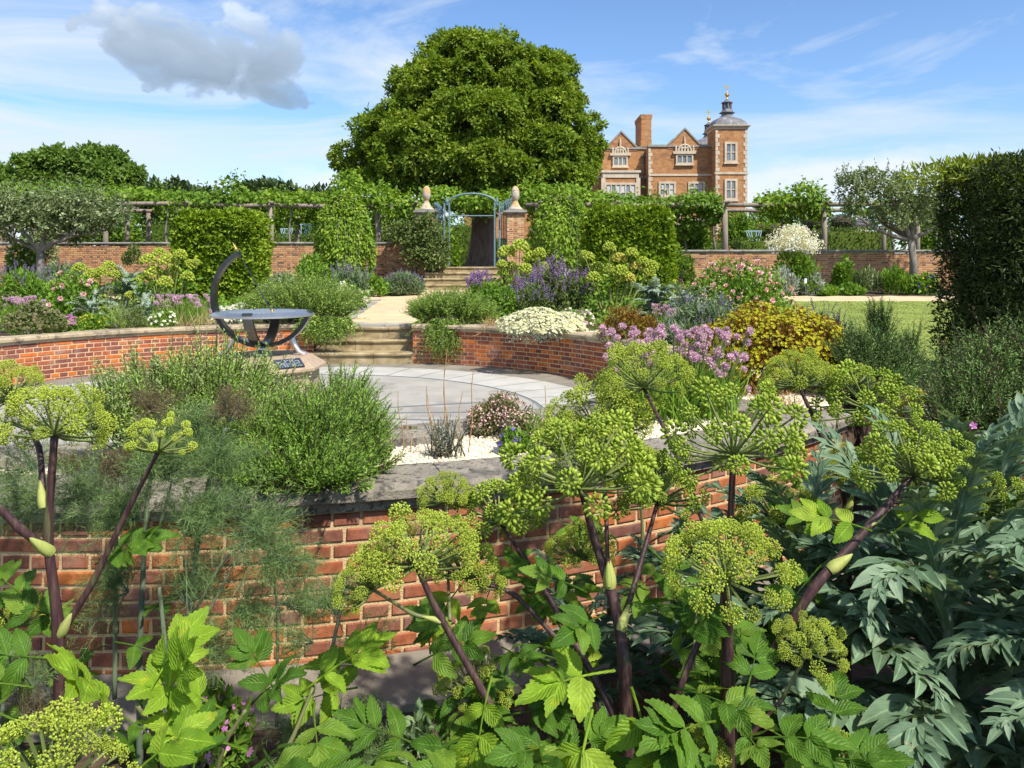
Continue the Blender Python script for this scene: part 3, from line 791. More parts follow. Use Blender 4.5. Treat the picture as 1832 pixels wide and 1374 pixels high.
pts = [(gl-.02+(gr-gl+.04)*(.5-.5*math.cos(math.pi*i/20)), PYC, zs-.02+(PZ(347, PYC)-zs+.03)*math.sin(math.pi*i/20)) for i in range(21)]
mb = MB(); mb.tube(pts, .035, 6); mb.build('arch', MT['iron'], gt)
mb = MB(); mb.tube([(gl+.03, PYC, zs-.35), (gr-.03, PYC, zs-.35)], .022, 6); mb.build('rail', MT['iron'], gt)
def gate_leaf(hx, dx, dy, n, zt):
    """leaf swung back from its hinge"""
    for z in (1.62, 2.35, zt-.2):
        mb = MB(); mb.tube([(hx, PYC, z), (hx+dx, PYC+dy, z)], .02, 5); mb.build('leaf_rail', MT['iron'], gt)
    for i in range(n):
        u = (i+.5)/n; b = zt+.28*math.sin(math.pi*.5*u); x, y = hx+dx*u, PYC+dy*u
        m2 = MB(); m2.tube([(x, y, 1.56), (x, y, b), (x, y, b+.05), (x, y, b+.14)], [.016, .016, .03, .003], 5); m2.build('bar', MT['iron'], gt)
    x, y = hx+dx, PYC+dy
    m2 = MB(); m2.tube([(hx+dx*i/8, PYC+dy*i/8, zt-.03+.30*math.sin(math.pi*.5*i/8)) for i in range(9)], .018, 5); m2.build('top_rail', MT['iron'], gt)
gate_leaf(gr+.14, .40, 1.15, 8, zs-.1)
gate_leaf(gl-.14, -.38, 1.0, 7, zs-.25)
for x in (gl-.03, gr+.03):
    mb = MB(); mb.tube([(x, PYC, zs+.03), (x, PYC, zs+.09), (x, PYC, zs+.16), (x, PYC, zs+.26)], [.02, .05, .03, .004], 6); mb.build('spike', MT['iron'], gt)

# ---------------------------------------------------------------- pergola behind the wall
def pergola(label, posts_front, posts_back, beams, yf, yb, ground=1.48):
    t = thing('pergola', label, 'pergola', (PX(posts_front[0], yf), yf, ground))
    zb = PZ(370, yf)
    for px in posts_front:
        mb = MB(); x = PX(px, yf); r = random.uniform(.085, .10)
        mb.tube([(x, yf, ground-.1), (x+.02, yf, ground+1), (x, yf, zb-.02)], [r*1.05, r, r*.95], 8); mb.build('post', MT['post'], t, smooth=True)
    for px in posts_back:
        mb = MB(); x = PX(px, yb); r = .085
        mb.tube([(x, yb, ground-.1), (x-.02, yb, ground+1), (x, yb, zb-.05)], [r*1.05, r, r*.95], 8); mb.build('post', MT['post'], t, smooth=True)
    for a, b, y in beams:
        xa, xb = PX(a, y), PX(b, y); n = max(2, int((xb-xa)/.8)); dz = random.uniform(-.03, .05)
        pts = [(xa+(xb-xa)*i/n, y+random.uniform(-.02, .02), zb+.05+dz+random.uniform(-.02, .02)) for i in range(n+1)]
        mb = MB(); mb.tube(pts, .07, 7); mb.build('beam', MT['post'], t, smooth=True)
    for px in posts_front:
        x = PX(px, yf); mb = MB(); mb.tube([(x+.1, yf-.35, zb+.13), (x-.1, (yf+yb)/2, zb+.16), (x-.25, yb+.4, zb+.12)], .05, 6); mb.build('cross_beam', MT['post'], t, smooth=True)
YF, YB = 26.0, 28.4
pergola('weathered timber pergola under vines along the wall left of the gate', [-60, 60, 188, 336, 484, 676, 742], [10, 120, 228, 266, 420, 533, 620], [(-80, 70, YF), (60, 345, YF), (330, 500, YF), (478, 690, YF), (660, 770, YF), (-60, 360, YB), (340, 770, YB)], YF, YB)
pergola('weathered timber pergola under vines along the wall right of the gate', [962, 1100, 1296, 1474, 1640], [1010, 1215, 1400, 1582, 1700], [(940, 1110, YF-.9), (1090, 1300, YF-.9), (1288, 1480, YF-.9), (1468, 1660, YF-.9), (930, 1300, YB-.6), (1280, 1720, YB-.6)], YF-.9, YB-.6)
# ---------------------------------------------------------------- the country house
MT['hbrick'] = m_noise('house_brick', [(.25, (.24, .115, .05)), (.5, (.38, .19, .082)), (.75, (.50, .28, .125))], 1.6, 10, .92, .3, .03, 12, stretch=(1, 1, 2.2),
                       stain=[(.35, .56, (.20, .10, .055), .6), (6, .62, (.14, .075, .045), .6)])
MT['hstone'] = m_noise('house_stone', [(.3, (.42, .35, .25)), (.7, (.60, .52, .40))], 1.5, 6, .9, .2, .02, 8)
MT['lead'] = m_noise('lead_roof', [(.3, (.10, .10, .11)), (.7, (.20, .20, .215))], .9, 8, .55, .2, .02, 6, stretch=(1.5, 1.5, .5), stain=[(.6, .56, (.33, .33, .35), .7)])
MT['glass'] = m_noise('window_glass', [(.3, (.10, .13, .16)), (.7, (.22, .26, .29))], .6, 3, .12, .1, .01, 3, spec=.7)
MT['blind'] = m_noise('window_blind', [(.3, (.42, .45, .45)), (.7, (.55, .57, .56))], .8, 3, .4, 0)
MT['copper'] = m_noise('copper_flashing', [(.3, (.16, .27, .22)), (.7, (.28, .40, .34))], 2, 6, .8, .1)
MT['roof'] = m_noise('tile_roof', [(.3, (.15, .08, .05)), (.7, (.27, .14, .09))], 2, 6, .9, .3, .03, 8)
YM, YL, YT = 95.0, 97.0, 93.0
GZ = 1.4
hs = thing('country_house', 'red brick gabled country house with stone windows and a domed corner tower', 'house', (PX(1200, YM), YM, GZ))
def hw(px0, px1, py, Y, depth, name='wall'):
    mb = MB(); mb.box((PX(px0, Y), Y, GZ-.3), (PX(px1, Y), Y+depth, PZ(py, Y))); return mb.build(name, MT['hbrick'], hs)
def gable(px0, px1, pk, py0, py1, Y, depth):
    a, b_, c = PX(px0, Y), PX(px1, Y), PX(pk, Y); z0, z1 = PZ(py0, Y), PZ(py1, Y)
    mb = MB(); mb.prism([(a, z0-.3), (b_, z0-.3), (b_, z0), (c, z1), (a, z0)], Y-.06, Y+depth); g = mb.build('gable', MT['hbrick'], hs)
    mb = MB(); t = .26
    for (xa, za, xb, zb) in ((a, z0, c, z1), (c, z1, b_, z0)):
        mb.prism([(xa, za+.02), (xb, zb+.02), (xb, zb+t), (xa, za+t)], Y-.18, Y+.35)
    mb.build('gable_coping', MT['coping_old'], g)
def window(px0, px1, py0, py1, Y, cols, rows, mat='glass', fr=.26, crest=False, parent=None):
    x0, x1, z1, z0 = PX(px0, Y), PX(px1, Y), PZ(py0, Y), PZ(py1, Y)
    par = parent or hs
    mb = MB()
    mb.box((x0, Y-.16, z0), (x0+fr, Y+.1, z1)); mb.box((x1-fr, Y-.16, z0), (x1, Y+.1, z1))
    mb.box((x0+fr, Y-.155, z1-fr), (x1-fr, Y+.1, z1)); mb.box((x0+fr, Y-.155, z0), (x1-fr, Y+.1, z0+fr))
    mb.box((x0-.1, Y-.22, z0-.16), (x1+.1, Y+.1, z0-.002))
    w = (x1-x0-2*fr)/cols; h = (z1-z0-2*fr)/rows; m = .075
    for i in range(1, cols): mb.box((x0+fr+w*i-m, Y-.13, z0+fr), (x0+fr+w*i+m, Y+.08, z1-fr))
    for j in range(1, rows): mb.box((x0+fr, Y-.12, z0+fr+h*j-m*.7), (x1-fr, Y+.08, z0+fr+h*j+m*.7))
    wn = mb.build('window', MT['hstone'], par)
    for i in range(cols):
        for j in range(rows):
            mb = MB(); mb.box((x0+fr+w*i+m, Y-.045+.004*((i+j) % 2), z0+fr+h*j+m*.7), (x0+fr+w*(i+1)-m, Y+.05, z0+fr+h*(j+1)-m*.7))
            mb.build('pane', MT[mat if (i+j*2) % 3 else 'glass'], wn)
    if crest:
        cx = (x0+x1)/2; hw_ = (x1-x0)/2; mb = MB()
        mb.box((x0-.35, Y-.28, z1+.02), (x1+.35, Y, z1+.34))
        for rr in (hw_*.72, hw_*.42):
            pts = [(cx+rr*math.cos(a), Y-.12, z1+.34+rr*1.05*math.sin(a)) for a in np.linspace(0, math.pi, 13)]
            mb.tube(pts, .13 if rr > hw_*.5 else .09, 5)
        for dx in (-hw_, -hw_*.35, hw_*.35, hw_): mb.tube([(cx+dx, Y-.12, z1+.3), (cx+dx, Y-.12, z1+.95-abs(dx)*.1), (cx+dx, Y-.12, z1+1.15)], [.13, .11, .02], 6)
        mb.tube([(cx, Y-.12, z1+.3), (cx, Y-.12, z1+1.7), (cx, Y-.12, z1+2.3)], [.12, .13, .02], 6)
        mb.box((cx-hw_*.5, Y-.1, z1+.62), (cx+hw_*.5, Y-.02, z1+.74))
        mb.build('crest', MT['hstone'], wn)
    return wn
# wings
hw(830, 1052, 290, YL+2, 16)
hw(1040, 1156, 267, YL, 12)
hw(1160, 1280, 263, YM, 14)
mb = MB(); mb.prism([(PX(835, YL), PZ(290, YL)), (PX(1052, YL), PZ(290, YL)), (PX(1035, YL), PZ(262, YL)), (PX(850, YL), PZ(262, YL))], YL+4, YL+14); mb.build('roof', MT['roof'], hs)
for a, b_, py, Y in ((1040, 1156, 267, YL), (1160, 1279, 263, YM)):
    mb = MB(); mb.box((PX(a, Y)-.05, Y-.16, PZ(py, Y)), (PX(b_, Y)+.02, Y+.4, PZ(py, Y)+.2)); mb.build('parapet_coping', MT['coping_old'], hs)
    mb = MB(); mb.box((PX(a, Y)+.3, Y+1.6, PZ(py, Y)-.2), (PX(b_, Y)-.3, Y+8, PZ(py, Y)+.55)); mb.build('roof', MT['copper'], hs)
for a, b_, py, Y in ((1040, 1078, 317, YL), (1143, 1156, 317, YL), (1160.6, 1279, 313, YM)):
    mb = MB(); mb.box((PX(a, Y), Y-.10, PZ(py, Y)-.12), (PX(b_, Y), Y+.1, PZ(py, Y)+.12)); mb.build('string_course', MT['hstone'], hs)
gable(1084, 1140, 1111, 266, 237, YL, 8); gable(1195, 1254, 1225, 262, 232, YM, 8)
window(1096, 1123, 279, 298, YL-.07, 3, 1, crest=True, fr=.2); window(1209, 1240, 276, 294, YM-.07, 3, 1, crest=True, fr=.2)
for px0, px1, py0, py1 in ((1178, 1209, 325, 352), (1231, 1261, 325, 349), (1178, 1209, 392, 432), (1231, 1261, 392, 432)): window(px0, px1, py0, py1, YM, 3, 2, 'blind')
# bay window on the left wing
YBy = YL-1.6
mb = MB(); mb.box((PX(1079, YBy), YBy, GZ-.3), (PX(1142, YBy), YL, PZ(312, YBy))); bay = mb.build('bay', MT['hbrick'], hs)
mb = MB(); mb.box((PX(1078, YBy)-.2, YBy-.25, PZ(309, YBy)), (PX(1143, YBy)+.2, YL, PZ(305, YBy))); mb.box((PX(1079, YBy)-.06, YBy-.12, PZ(318, YBy)), (PX(1142, YBy)+.06, YL, PZ(309, YBy)-.003)); mb.build('cornice', MT['hstone'], bay)
window(1081, 1140, 327, 362, YBy, 6, 2, 'blind', parent=bay); window(1081, 1140, 390, 430, YBy, 6, 2, 'blind', parent=bay)
for px in (1079.3, 1141.7):
    mb = MB(); x = PX(px, YBy); mb.box((x-.25, YBy-.14, GZ-.2), (x+.25, YBy+.2, PZ(318.3, YBy))); mb.build('pilaster', MT['hstone'], bay)
# drain pipe
mb = MB(); mb.tube([(PX(1151, YL), YL-.15, GZ), (PX(1151, YL), YL-.15, PZ(280, YL))], .1, 6); mb.box((PX(1151, YL)-.25, YL-.35, PZ(281, YL)), (PX(1151, YL)+.25, YL, PZ(277, YL))); mb.build('drainpipe', MT['lead'], hs)
# chimney stack, a long slab seen nearly end on
ch = MB(); yc = 99.0
for px0, px1, py0, py1, gr in ((1147, 1167, 262, 250, .0), (1148, 1166, 250, 212, 0), (1147, 1167, 212, 208, 0), (1146.4, 1167.6, 208, 204, 0)):
    ch.box((PX(px0, yc), yc+.01*py0*.1, PZ(py0, yc)), (PX(px1, yc), yc+5, PZ(py1, yc)))
for k in range(4):
    ch.lathe([(.52, 0), (.48, .3), (.48, 2.2), (.6, 2.35), (.6, 2.7)], (PX(1157, yc)-.1, yc+.8+k*1.15, PZ(210, yc)-2.3), 8)
ch.build('chimney', MT['hbrick'], hs)
# corner tower
def quoins(px, Y, py0, py1, par, side=1):
    mb = MB(); z = PZ(py1, Y); i = 0; x = PX(px, Y)
    while z < PZ(py0, Y)-.3:
        w = .48 if i % 2 else .28
        mb.box((x, Y-.05, z+.02), (x+side*w, Y+.05, z+.48)) if side > 0 else mb.box((x-w, Y-.05, z+.02), (x, Y+.05, z+.48))
        z += .5; i += 1
    mb.build('quoins', MT['hstone'], par, kind='stuff')
tx0, tx1 = PX(1280, YT), PX(1337, YT); tzt = PZ(229, YT)
mb = MB(); mb.box((tx0, YT, GZ-.3), (tx1, YT+(tx1-tx0), tzt)); tw = mb.build('tower', MT['hbrick'], hs)
mb = MB(); mb.box((tx0-.10, YT-.10, PZ(310, YT)-.12), (tx1+.10, YT+.05, PZ(310, YT)+.14)); mb.build('string_course', MT['hstone'], tw)
mb = MB()
for e, a, b_ in ((.08, 231, 227.5), (.22, 227.5, 225.5), (.36, 225.5, 223.8)): mb.box((tx0-e, YT-e, PZ(a, YT)), (tx1+e, YT+(tx1-tx0)+e, PZ(b_, YT)-.001))
mb.build('cornice', MT['hstone'], tw)
quoins(1280, YT, 229, 420, tw); quoins(1337, YT, 229, 420, tw, -1); quoins(1160, YM, 263, 420, hs); quoins(1054, YL, 267, 400, hs)
for py0, py1 in ((254, 291), (320, 358), (391, 428)): window(1296, 1319, py0, py1, YT, 2, 2)
def cupola(cx, cy, z, w, par, hscale=1.0):
    s = w; q = math.pi/4
    mb = MB(); r2 = s*.5*math.sqrt(2)
    prof = [(1.0, 0), (.995, .06), (.97, .20), (.90, .34), (.78, .46), (.62, .55), (.46, .63), (.36, .72), (.30, .84), (.28, .92)]
    V = []; n = 24
    for (r, zz) in prof:
        e = .22+.78*(1-min(1, zz/.6))      # square eaves turning round towards the lantern
        for j in range(n):
            a = j/n*2*math.pi+q; k = 1/max(abs(math.cos(a)), abs(math.sin(a))); rad = s*.5*r*(1+(k-1)*max(0, e-.22))
            V.append((cx+rad*math.cos(a), cy+rad*math.sin(a), z+zz*s*.62*hscale))
    m = len(prof); Fc = [(i*n+j, i*n+(j+1) % n, (i+1)*n+(j+1) % n, (i+1)*n+j) for i in range(m-1) for j in range(n)]+[tuple((m-1)*n+j for j in range(n))]
    mb.add(V, Fc); cp = mb.build('cupola', MT['lead'], par)
    zt = z+.92*s*.62*hscale; h_ = .70
    mb = MB(); mb.lathe([(s*.14, -.05), (s*.22, 0), (s*.22, .12), (s*.17, .25), (s*.145, .55), (s*.12, .8)], (cx, cy, zt), 8, 0, q/2, h_)
    for j in range(8):
        a = j/8*2*math.pi; mb.box((cx+s*.12*math.cos(a)-.07, cy+s*.12*math.sin(a)-.07, zt+h_*.75), (cx+s*.12*math.cos(a)+.07, cy+s*.12*math.sin(a)+.07, zt+h_*1.75))
    mb.lathe([(s*.10, .75), (s*.10, 1.7)], (cx, cy, zt), 8, 0, q/2, h_)
    mb.lathe([(s*.155, 1.72), (s*.165, 1.85), (s*.11, 1.95), (s*.06, 2.25), (.08, 2.45)], (cx, cy, zt), 12, 0, 0, h_); mb.build('lantern', MT['lead'], cp)
    mb = MB(); mb.lathe([(.10, 2.4), (.16, 2.5), (.10, 2.65), (.13, 2.85), (.30, 3.05), (.32, 3.2), (.22, 3.4), (.08, 3.5), (.09, 3.7), (.05, 3.8), (.03, 5.0)], (cx, cy, zt), 10, 0, 0, h_)
    mb.box((cx-.28, cy-.02, zt+h_*4.35), (cx+.28, cy+.02, zt+h_*4.6)); mb.box((cx-.14, cy-.03, zt+h_*4.6), (cx+.02, cy+.03, zt+h_*4.95)); mb.build('weathervane', MT['gold'], cp)
tw_w = tx1-tx0
cupola((tx0+tx1)/2, YT+tw_w/2, PZ(223.8, YT), tw_w+.5, tw, .72)
y2 = 112.0
mb = MB(); c2x = PX(1268, y2); mb.box((c2x-2.0, y2-2.0, GZ), (c2x+2.0, y2+2.0, PZ(264, y2))); tw2 = mb.build('tower', MT['hbrick'], hs)
cupola(c2x, y2, PZ(264, y2), 4.2, tw2, .8)
# far lodge roof between the trees
lg = thing('lodge', 'small far cream lodge with grey roof showing over the clipped hedge', 'building', (PX(1536, 70), 70, GZ))
mb = MB(); mb.box((PX(1520, 70), 70, GZ-.2), (PX(1553, 70), 74, PZ(402, 70))); mb.build('wall', MT['hstone'], lg)
mb = MB(); mb.prism([(PX(1518, 70), PZ(402, 70)), (PX(1555, 70), PZ(402, 70)), (PX(1548, 70), PZ(392, 70)), (PX(1524, 70), PZ(392, 70))], 69.8, 74.2); mb.build('roof', MT['lead'], lg)
# ---------------------------------------------------------------- foliage materials
G = lambda *a, **k: m_leaf(*a, **k)
MT['chestnut'] = G('chestnut_leaves', (0.134, 0.222, 0.022), (0.246, 0.36, 0.034), .40, c3=(0.47, 0.564, 0.09))
MT['vine'] = G('vine_leaves', (0.103, 0.211, 0.018), (0.22, 0.364, 0.0338), .38, c3=(0.33, 0.448, 0.0563))
MT['vine_dark'] = G('vine_leaves_dark', (0.0858, 0.179, 0.0193), (0.189, 0.322, 0.0361), .35)
MT['apple'] = G('apple_leaves', (0.0899, 0.14, 0.0458), (0.213, 0.278, 0.114), .25, c3=(0.425, 0.507, 0.278))
MT['hedge'] = G('hedge_leaves', (0.107, 0.193, 0.0113), (0.232, 0.354, 0.0248), .3, .4, c3=(0.396, 0.5, 0.045))
MT['pear'] = G('weeping_leaves', (0.118, 0.222, 0.0164), (0.237, 0.378, 0.0351), .32, c3=(0.394, 0.509, 0.0702))
MT['yew'] = G('yew_needles', (0.0252, 0.0463, 0.0109), (0.0521, 0.0825, 0.0169), .15, .5, c3=(0.0842, 0.118, 0.0252))
MT['yew_tip'] = G('yew_tips', (0.15, 0.22, 0.0211), (0.263, 0.333, 0.0351), .25)
MT['box'] = G('box_leaves', (0.0585, 0.111, 0.0156), (0.117, 0.182, 0.026), .2)
MT['far_tree'] = G('far_leaves', (0.0892, 0.169, 0.0268), (0.178, 0.294, 0.05), .3)
MT['far_dark'] = G('far_leaves_dark', (0.0364, 0.0676, 0.0234), (0.0715, 0.117, 0.039), .2)
MT['rosemary'] = G('rosemary_needles', (0.0725, 0.152, 0.0319), (0.174, 0.304, 0.058), .2, .45, c3=(0.362, 0.507, 0.174))
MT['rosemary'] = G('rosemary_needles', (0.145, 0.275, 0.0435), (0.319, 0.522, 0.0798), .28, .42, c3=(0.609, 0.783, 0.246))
MT['rosemary_pale'] = G('rosemary_pale', (.17, .24, .07), (.33, .38, .16), .25)
MT['rosemary_trail'] = G('rosemary_trailing', (0.121, 0.218, 0.0332), (0.302, 0.458, 0.0756), .2, c3=(0.484, 0.634, 0.151))
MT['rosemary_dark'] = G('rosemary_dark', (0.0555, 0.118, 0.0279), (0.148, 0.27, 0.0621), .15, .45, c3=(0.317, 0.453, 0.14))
MT['rosemary_brown'] = G('rosemary_brown', (.08, .065, .03), (.15, .13, .07), .1)
MT['rusty'] = G('euphorbia_rust', (.17, .065, .02), (.30, .19, .03), .3, c3=(.24, .30, .04))
MT['gold_leaf'] = G('euphorbia_gold', (0.368, 0.357, 0.015), (0.534, 0.525, 0.02), .3)
MT['green'] = G('mid_green', (0.0871, 0.19, 0.0213), (0.204, 0.364, 0.0416), .3, c3=(0.319, 0.491, 0.0713))
MT['green_dull'] = G('dull_green', (0.0825, 0.127, 0.0315), (0.179, 0.24, 0.0675), .22)
MT['silver'] = G('silver_leaf', (0.264, 0.319, 0.253), (0.462, 0.517, 0.44), .15, .7)
MT['cardoon'] = m_leaf('cardoon_leaf', (.085, .15, .085), (.16, .25, .145), .24, .6, vein='mid', c3=(.27, .36, .24))
MT['cardoon_far'] = m_leaf('cardoon_leaf_pale', (0.161, 0.241, 0.172), (0.31, 0.402, 0.299), .2, .6, c3=(0.437, 0.506, 0.402))
MT['lav'] = m_leaf('lavender_leaf', (0.115, 0.185, 0.0927), (0.218, 0.305, 0.155), .2)
MT['lav_fl'] = m_leaf('lavender_flower', (.15, .13, .22), (.25, .21, .34), .2)
MT['salvia_fl'] = m_leaf('salvia_flower', (.17, .09, .24), (.31, .18, .40), .2)
MT['pink'] = m_leaf('pink_petals', (.72, .36, .40), (.85, .62, .62), .3, .6)
MT['white'] = m_leaf('white_petals', (.74, .74, .60), (.86, .85, .76), .3, .6)
MT['cream'] = m_leaf('cream_petals', (.66, .68, .42), (.80, .80, .60), .3, .6)
MT['chive'] = m_leaf('chive_petals', (.50, .30, .50), (.70, .48, .66), .3, .6, c3=(.80, .62, .70))
MT['magenta'] = m_leaf('magenta_petals', (.55, .16, .50), (.74, .34, .68), .3)
MT['violet'] = m_leaf('violet_petals', (.12, .06, .52), (.24, .13, .72), .3)
MT['yellow'] = m_leaf('yellow_petals', (.62, .48, .03), (.75, .62, .06), .3)
MT['stalk'] = m_leaf('green_stalk', (.13, .19, .05), (.24, .30, .09), .1)
MT['dry'] = m_leaf('dry_stem', (.42, .22, .09), (.55, .36, .18), .1)
MT['straw'] = m_leaf('straw', (.40, .30, .14), (.58, .47, .26), .2)
MT['gravel'] = m_noise('gravel', [(.3, (.60, .52, .38)), (.7, (.80, .73, .58))], 30, 5, .9, .3, .004, 90, rnd=.16)
MT['thyme'] = m_leaf('thyme_leaf', (0.108, 0.12, 0.042), (0.204, 0.216, 0.084), .2, c3=(0.324, 0.204, 0.18))

# ---------------------------------------------------------------- gravel and beds
def in_bed(x, y, e=.0):
    ri = np.hypot(x-CI[0], y-CI[1]); ro = np.hypot(x-CO[0], y-CO[1])
    return (ri > RI+.24+e) & (ro < RO-.28-e)
sheet('gravel_bed', -6.4, 3.4, 2.9, 9.5, .08, .012, MT['gravel'], cond=lambda x, y: in_bed(x, y, .02) & (y < 9))
sheet('gravel_bed', -8.6, 3.6, 9, 15, .1, .02, MT['gravel'], cond=lambda x, y: (np.hypot(x-CI[0], y-CI[1]) > RI+.3) & (np.hypot(x-CI[0], y-CI[1]) < RI+1.0) & ((x < -3.6) | (x > -1.1)))
mb = MB()
xs = rng.uniform(-2.6, 2.6, 60000); ys = rng.uniform(3.0, 6.2, 60000)
k = in_bed(xs, ys, .01); xs, ys = xs[k][:8500], ys[k][:8500]
sz = rng.uniform(.008, .022, len(xs))
mb.scatter(ICO, np.stack([xs, ys, height(xs, ys)+.014+sz*.2*rng.rand(len(xs))], -1), rdir(len(xs)), rdir(len(xs)), np.stack([sz*1.5, sz*1.1, sz*.9], -1))
a = rng.uniform(math.radians(-10), math.radians(190), 4000); r = RI+.32+rng.rand(4000)**1.5*.6
xs, ys = CI[0]+np.cos(a)*r, CI[1]+np.sin(a)*r; k = (xs < -3.6) | (xs > -1.1); xs, ys = xs[k], ys[k]
sz = rng.uniform(.015, .03, len(xs))
mb.scatter(ICO, np.stack([xs, ys, height(xs, ys)+.03], -1), rdir(len(xs)), rdir(len(xs)), np.stack([sz*1.4, sz, sz*.8], -1))
setp(mb.build('gravel_stones', MT['gravel']), 'loose white gravel spread over the planter bed', 'gravel', kind='stuff')
# lawn blades
n = 26000; xs = rng.uniform(3.5, 11, n); ys = 7.2+rng.rand(n)*11.2; k = (xs/ys > .34) & (xs/ys < .62); xs, ys = xs[k], ys[k]; n = len(xs)
mb = MB(); mb.scatter(NEEDLE, np.stack([xs, ys, height(xs, ys)+.005], -1), rdir(n, 1.2), rdir(n), np.stack([rng.uniform(.02, .045, n), rng.uniform(.08, .16, n), np.ones(n)], -1))
setp(mb.build('lawn_grass', MT['grass']), 'short mown grass of the sunlit lawn', 'grass', kind='stuff')

# ---------------------------------------------------------------- trees
def limb(mb, p0, p1, r0, r1, sag=.1, n=6, sides=7):
    p0, p1 = np.array(p0, float), np.array(p1, float); L = np.linalg.norm(p1-p0)
    off = rng.normal(size=3)*L*sag
    pts = [p0+(p1-p0)*t+off*math.sin(math.pi*t)*.5+rng.normal(size=3)*L*.012 for t in np.linspace(0, 1, n)]
    mb.tube(pts, np.linspace(r0, r1, n), sides); return pts

def lob(px, py, Y, rx, ry, dy):
    return (PX(px, Y), Y, PZ(py, Y), rx/F*Y, dy, ry/F*Y)

def rosettes(mb, lobes, ncl, per, L, T, rin=.72, up=.4, droop=.25, zmin=None, spread=.35, cl=.5):
    p, nn = shell(lobes, ncl, rin, 1.04, zmin)
    c = np.repeat(p, per, 0); ax = np.repeat(unit(nn+np.array([0, 0, up])), per, 0)
    m = len(c)
    d = unit(rng.normal(size=(m, 3))*cl+ax*.55); d[:, 2] -= droop*rng.rand(m)
    pos = c+d*L*spread*rng.rand(m)[:, None]+rng.normal(size=(m, 3))*L*.28
    nr = unit(ax+rng.normal(size=(m, 3))*.45)
    tone = np.clip(np.repeat(rng.rand(len(p)), per)*.6+rng.rand(m)*.4, 0, 1)
    mb.scatter(T, pos, d, nr, L*rng.uniform(.7, 1.15, m), tone)

# the great sweet chestnut
YC = 33.0
ct = thing('chestnut_tree', 'huge dense sweet chestnut tree with massive fluted trunk behind the blue gate', 'tree', (PX(862, YC), YC, 1.4))
base = np.array([PX(862, YC), YC, 1.4])
mb = MB(); pts = []; rad = []
V = []; Fc = []; ns = 28; prof = [(0, .80), (.25, .66), (.7, .57), (1.4, .52), (2.2, .50), (3.2, .50), (4.4, .36), (6, .2)]
for i, (z, r) in enumerate(prof):
    for j in range(ns):
        a = j/ns*2*math.pi; q = r*(1+.10*math.sin(a*5+z*.7)*max(.25, 1-z*.2)+.05*math.sin(a*9-z*1.3))
        V.append((base[0]+q*math.cos(a)+.04*z, base[1]+q*math.sin(a), base[2]+z))
for i in range(len(prof)-1): Fc += [(i*ns+j, i*ns+(j+1) % ns, (i+1)*ns+(j+1) % ns, (i+1)*ns+j) for j in range(ns)]
mb.add(V, Fc).build('trunk', MT['bark'], ct, smooth=True)
cl = [lob(845, 130, YC, 92, 82, 2.4), lob(770, 165, YC-.5, 75, 75, 2.2), lob(930, 150, YC-.3, 85, 72, 2.3), lob(985, 150, YC+.5, 42, 62, 1.4), lob(712, 215, YC-.8, 58, 52, 1.8),
      lob(1000, 225, YC-.5, 70, 68, 2.0), lob(850, 225, YC-2.0, 110, 65, 1.6), lob(670, 268, YC-.4, 52, 60, 1.8), lob(1030, 275, YC-.2, 44, 55, 1.6), lob(740, 270, YC-2.2, 85, 52, 1.4),
      lob(960, 280, YC-2.2, 90, 55, 1.4), lob(850, 300, YC-2.6, 100, 50, 1.2), lob(640, 300, YC+.2, 42, 42, 1.4), lob(800, 95, YC+.3, 46, 40, 1.3), lob(870, 82, YC+.2, 50, 34, 1.3), lob(735, 150, YC+.2, 30, 40, 1.2),
      lob(700, 320, YC-1.5, 70, 34, 1.3), lob(1010, 320, YC-1.2, 62, 36, 1.3), lob(855, 345, YC-1.8, 120, 36, 1.3), lob(672, 215, YC, 26, 26, .9), lob(1005, 120, YC+.3, 26, 32, .9), lob(960, 108, YC, 34, 30, 1.0)]
cl = [(l[0]+(PX(852, YC)-l[0])*.055, l[1], l[2]+(PZ(250, YC)-l[2])*.06, l[3]*.77, l[4]*.77, l[5]*.77) for l in cl]
mb = MB()
for l in cl[:14]: limb(mb, base+np.array([.1, 0, 3.0+rng.rand()*1.5]), np.array(l[:3])+rng.normal(size=3)*.4, .19, .05, .12)
for k in range(26):
    l = cl[rng.randint(len(cl))]; limb(mb, np.array(l[:3]), np.array(l[:3])+rdir(1)[0]*np.array(l[3:])*.9, .05, .015, .1, 5, 5)
mb.build('branches', MT['bark'], ct, kind='stuff', smooth=True)
sp, sn = shell(cl, 360, .84, 1.0)
gaps = shell(cl, 34, .9, 1.0)[0]
sp = sp[[np.min(np.linalg.norm((gaps-q)*np.array([1, .5, 1.3]), axis=1)) > .42 for q in sp]]
sub = [(*p, *(rng.uniform(.30, .75)*np.array([1.2, 1.0, .66]))) for p in sp]
mb = MB(); rosettes(mb, sub, 5200, 28, .185, LEAF, .78, 1.0, .7, spread=.6, cl=.6)
tp, tn = shell(cl, 75, 1.0, 1.08)
rosettes(mb, [(*q, rng.uniform(.35, .7), .45, rng.uniform(.3, .5)) for q in tp], 1400, 28, .185, LEAF, .7, 1.0, .7, spread=.6, cl=.6)
tp, tn = shell(cl, 200, 1.0, 1.15)
rosettes(mb, [(*q, .2, .2, .18) for q in tp], 800, 24, .185, LEAF, .5, .9, .5, spread=.6, cl=.6)
rosettes(mb, [(c[0], c[1], c[2], c[3]*.8, c[4]*.8, c[5]*.8) for c in cl], 350, 14, .36, LEAF3, .55, .3, .3, spread=.6, cl=.8)
mb.build('crown', MT['chestnut'], ct, kind='stuff')

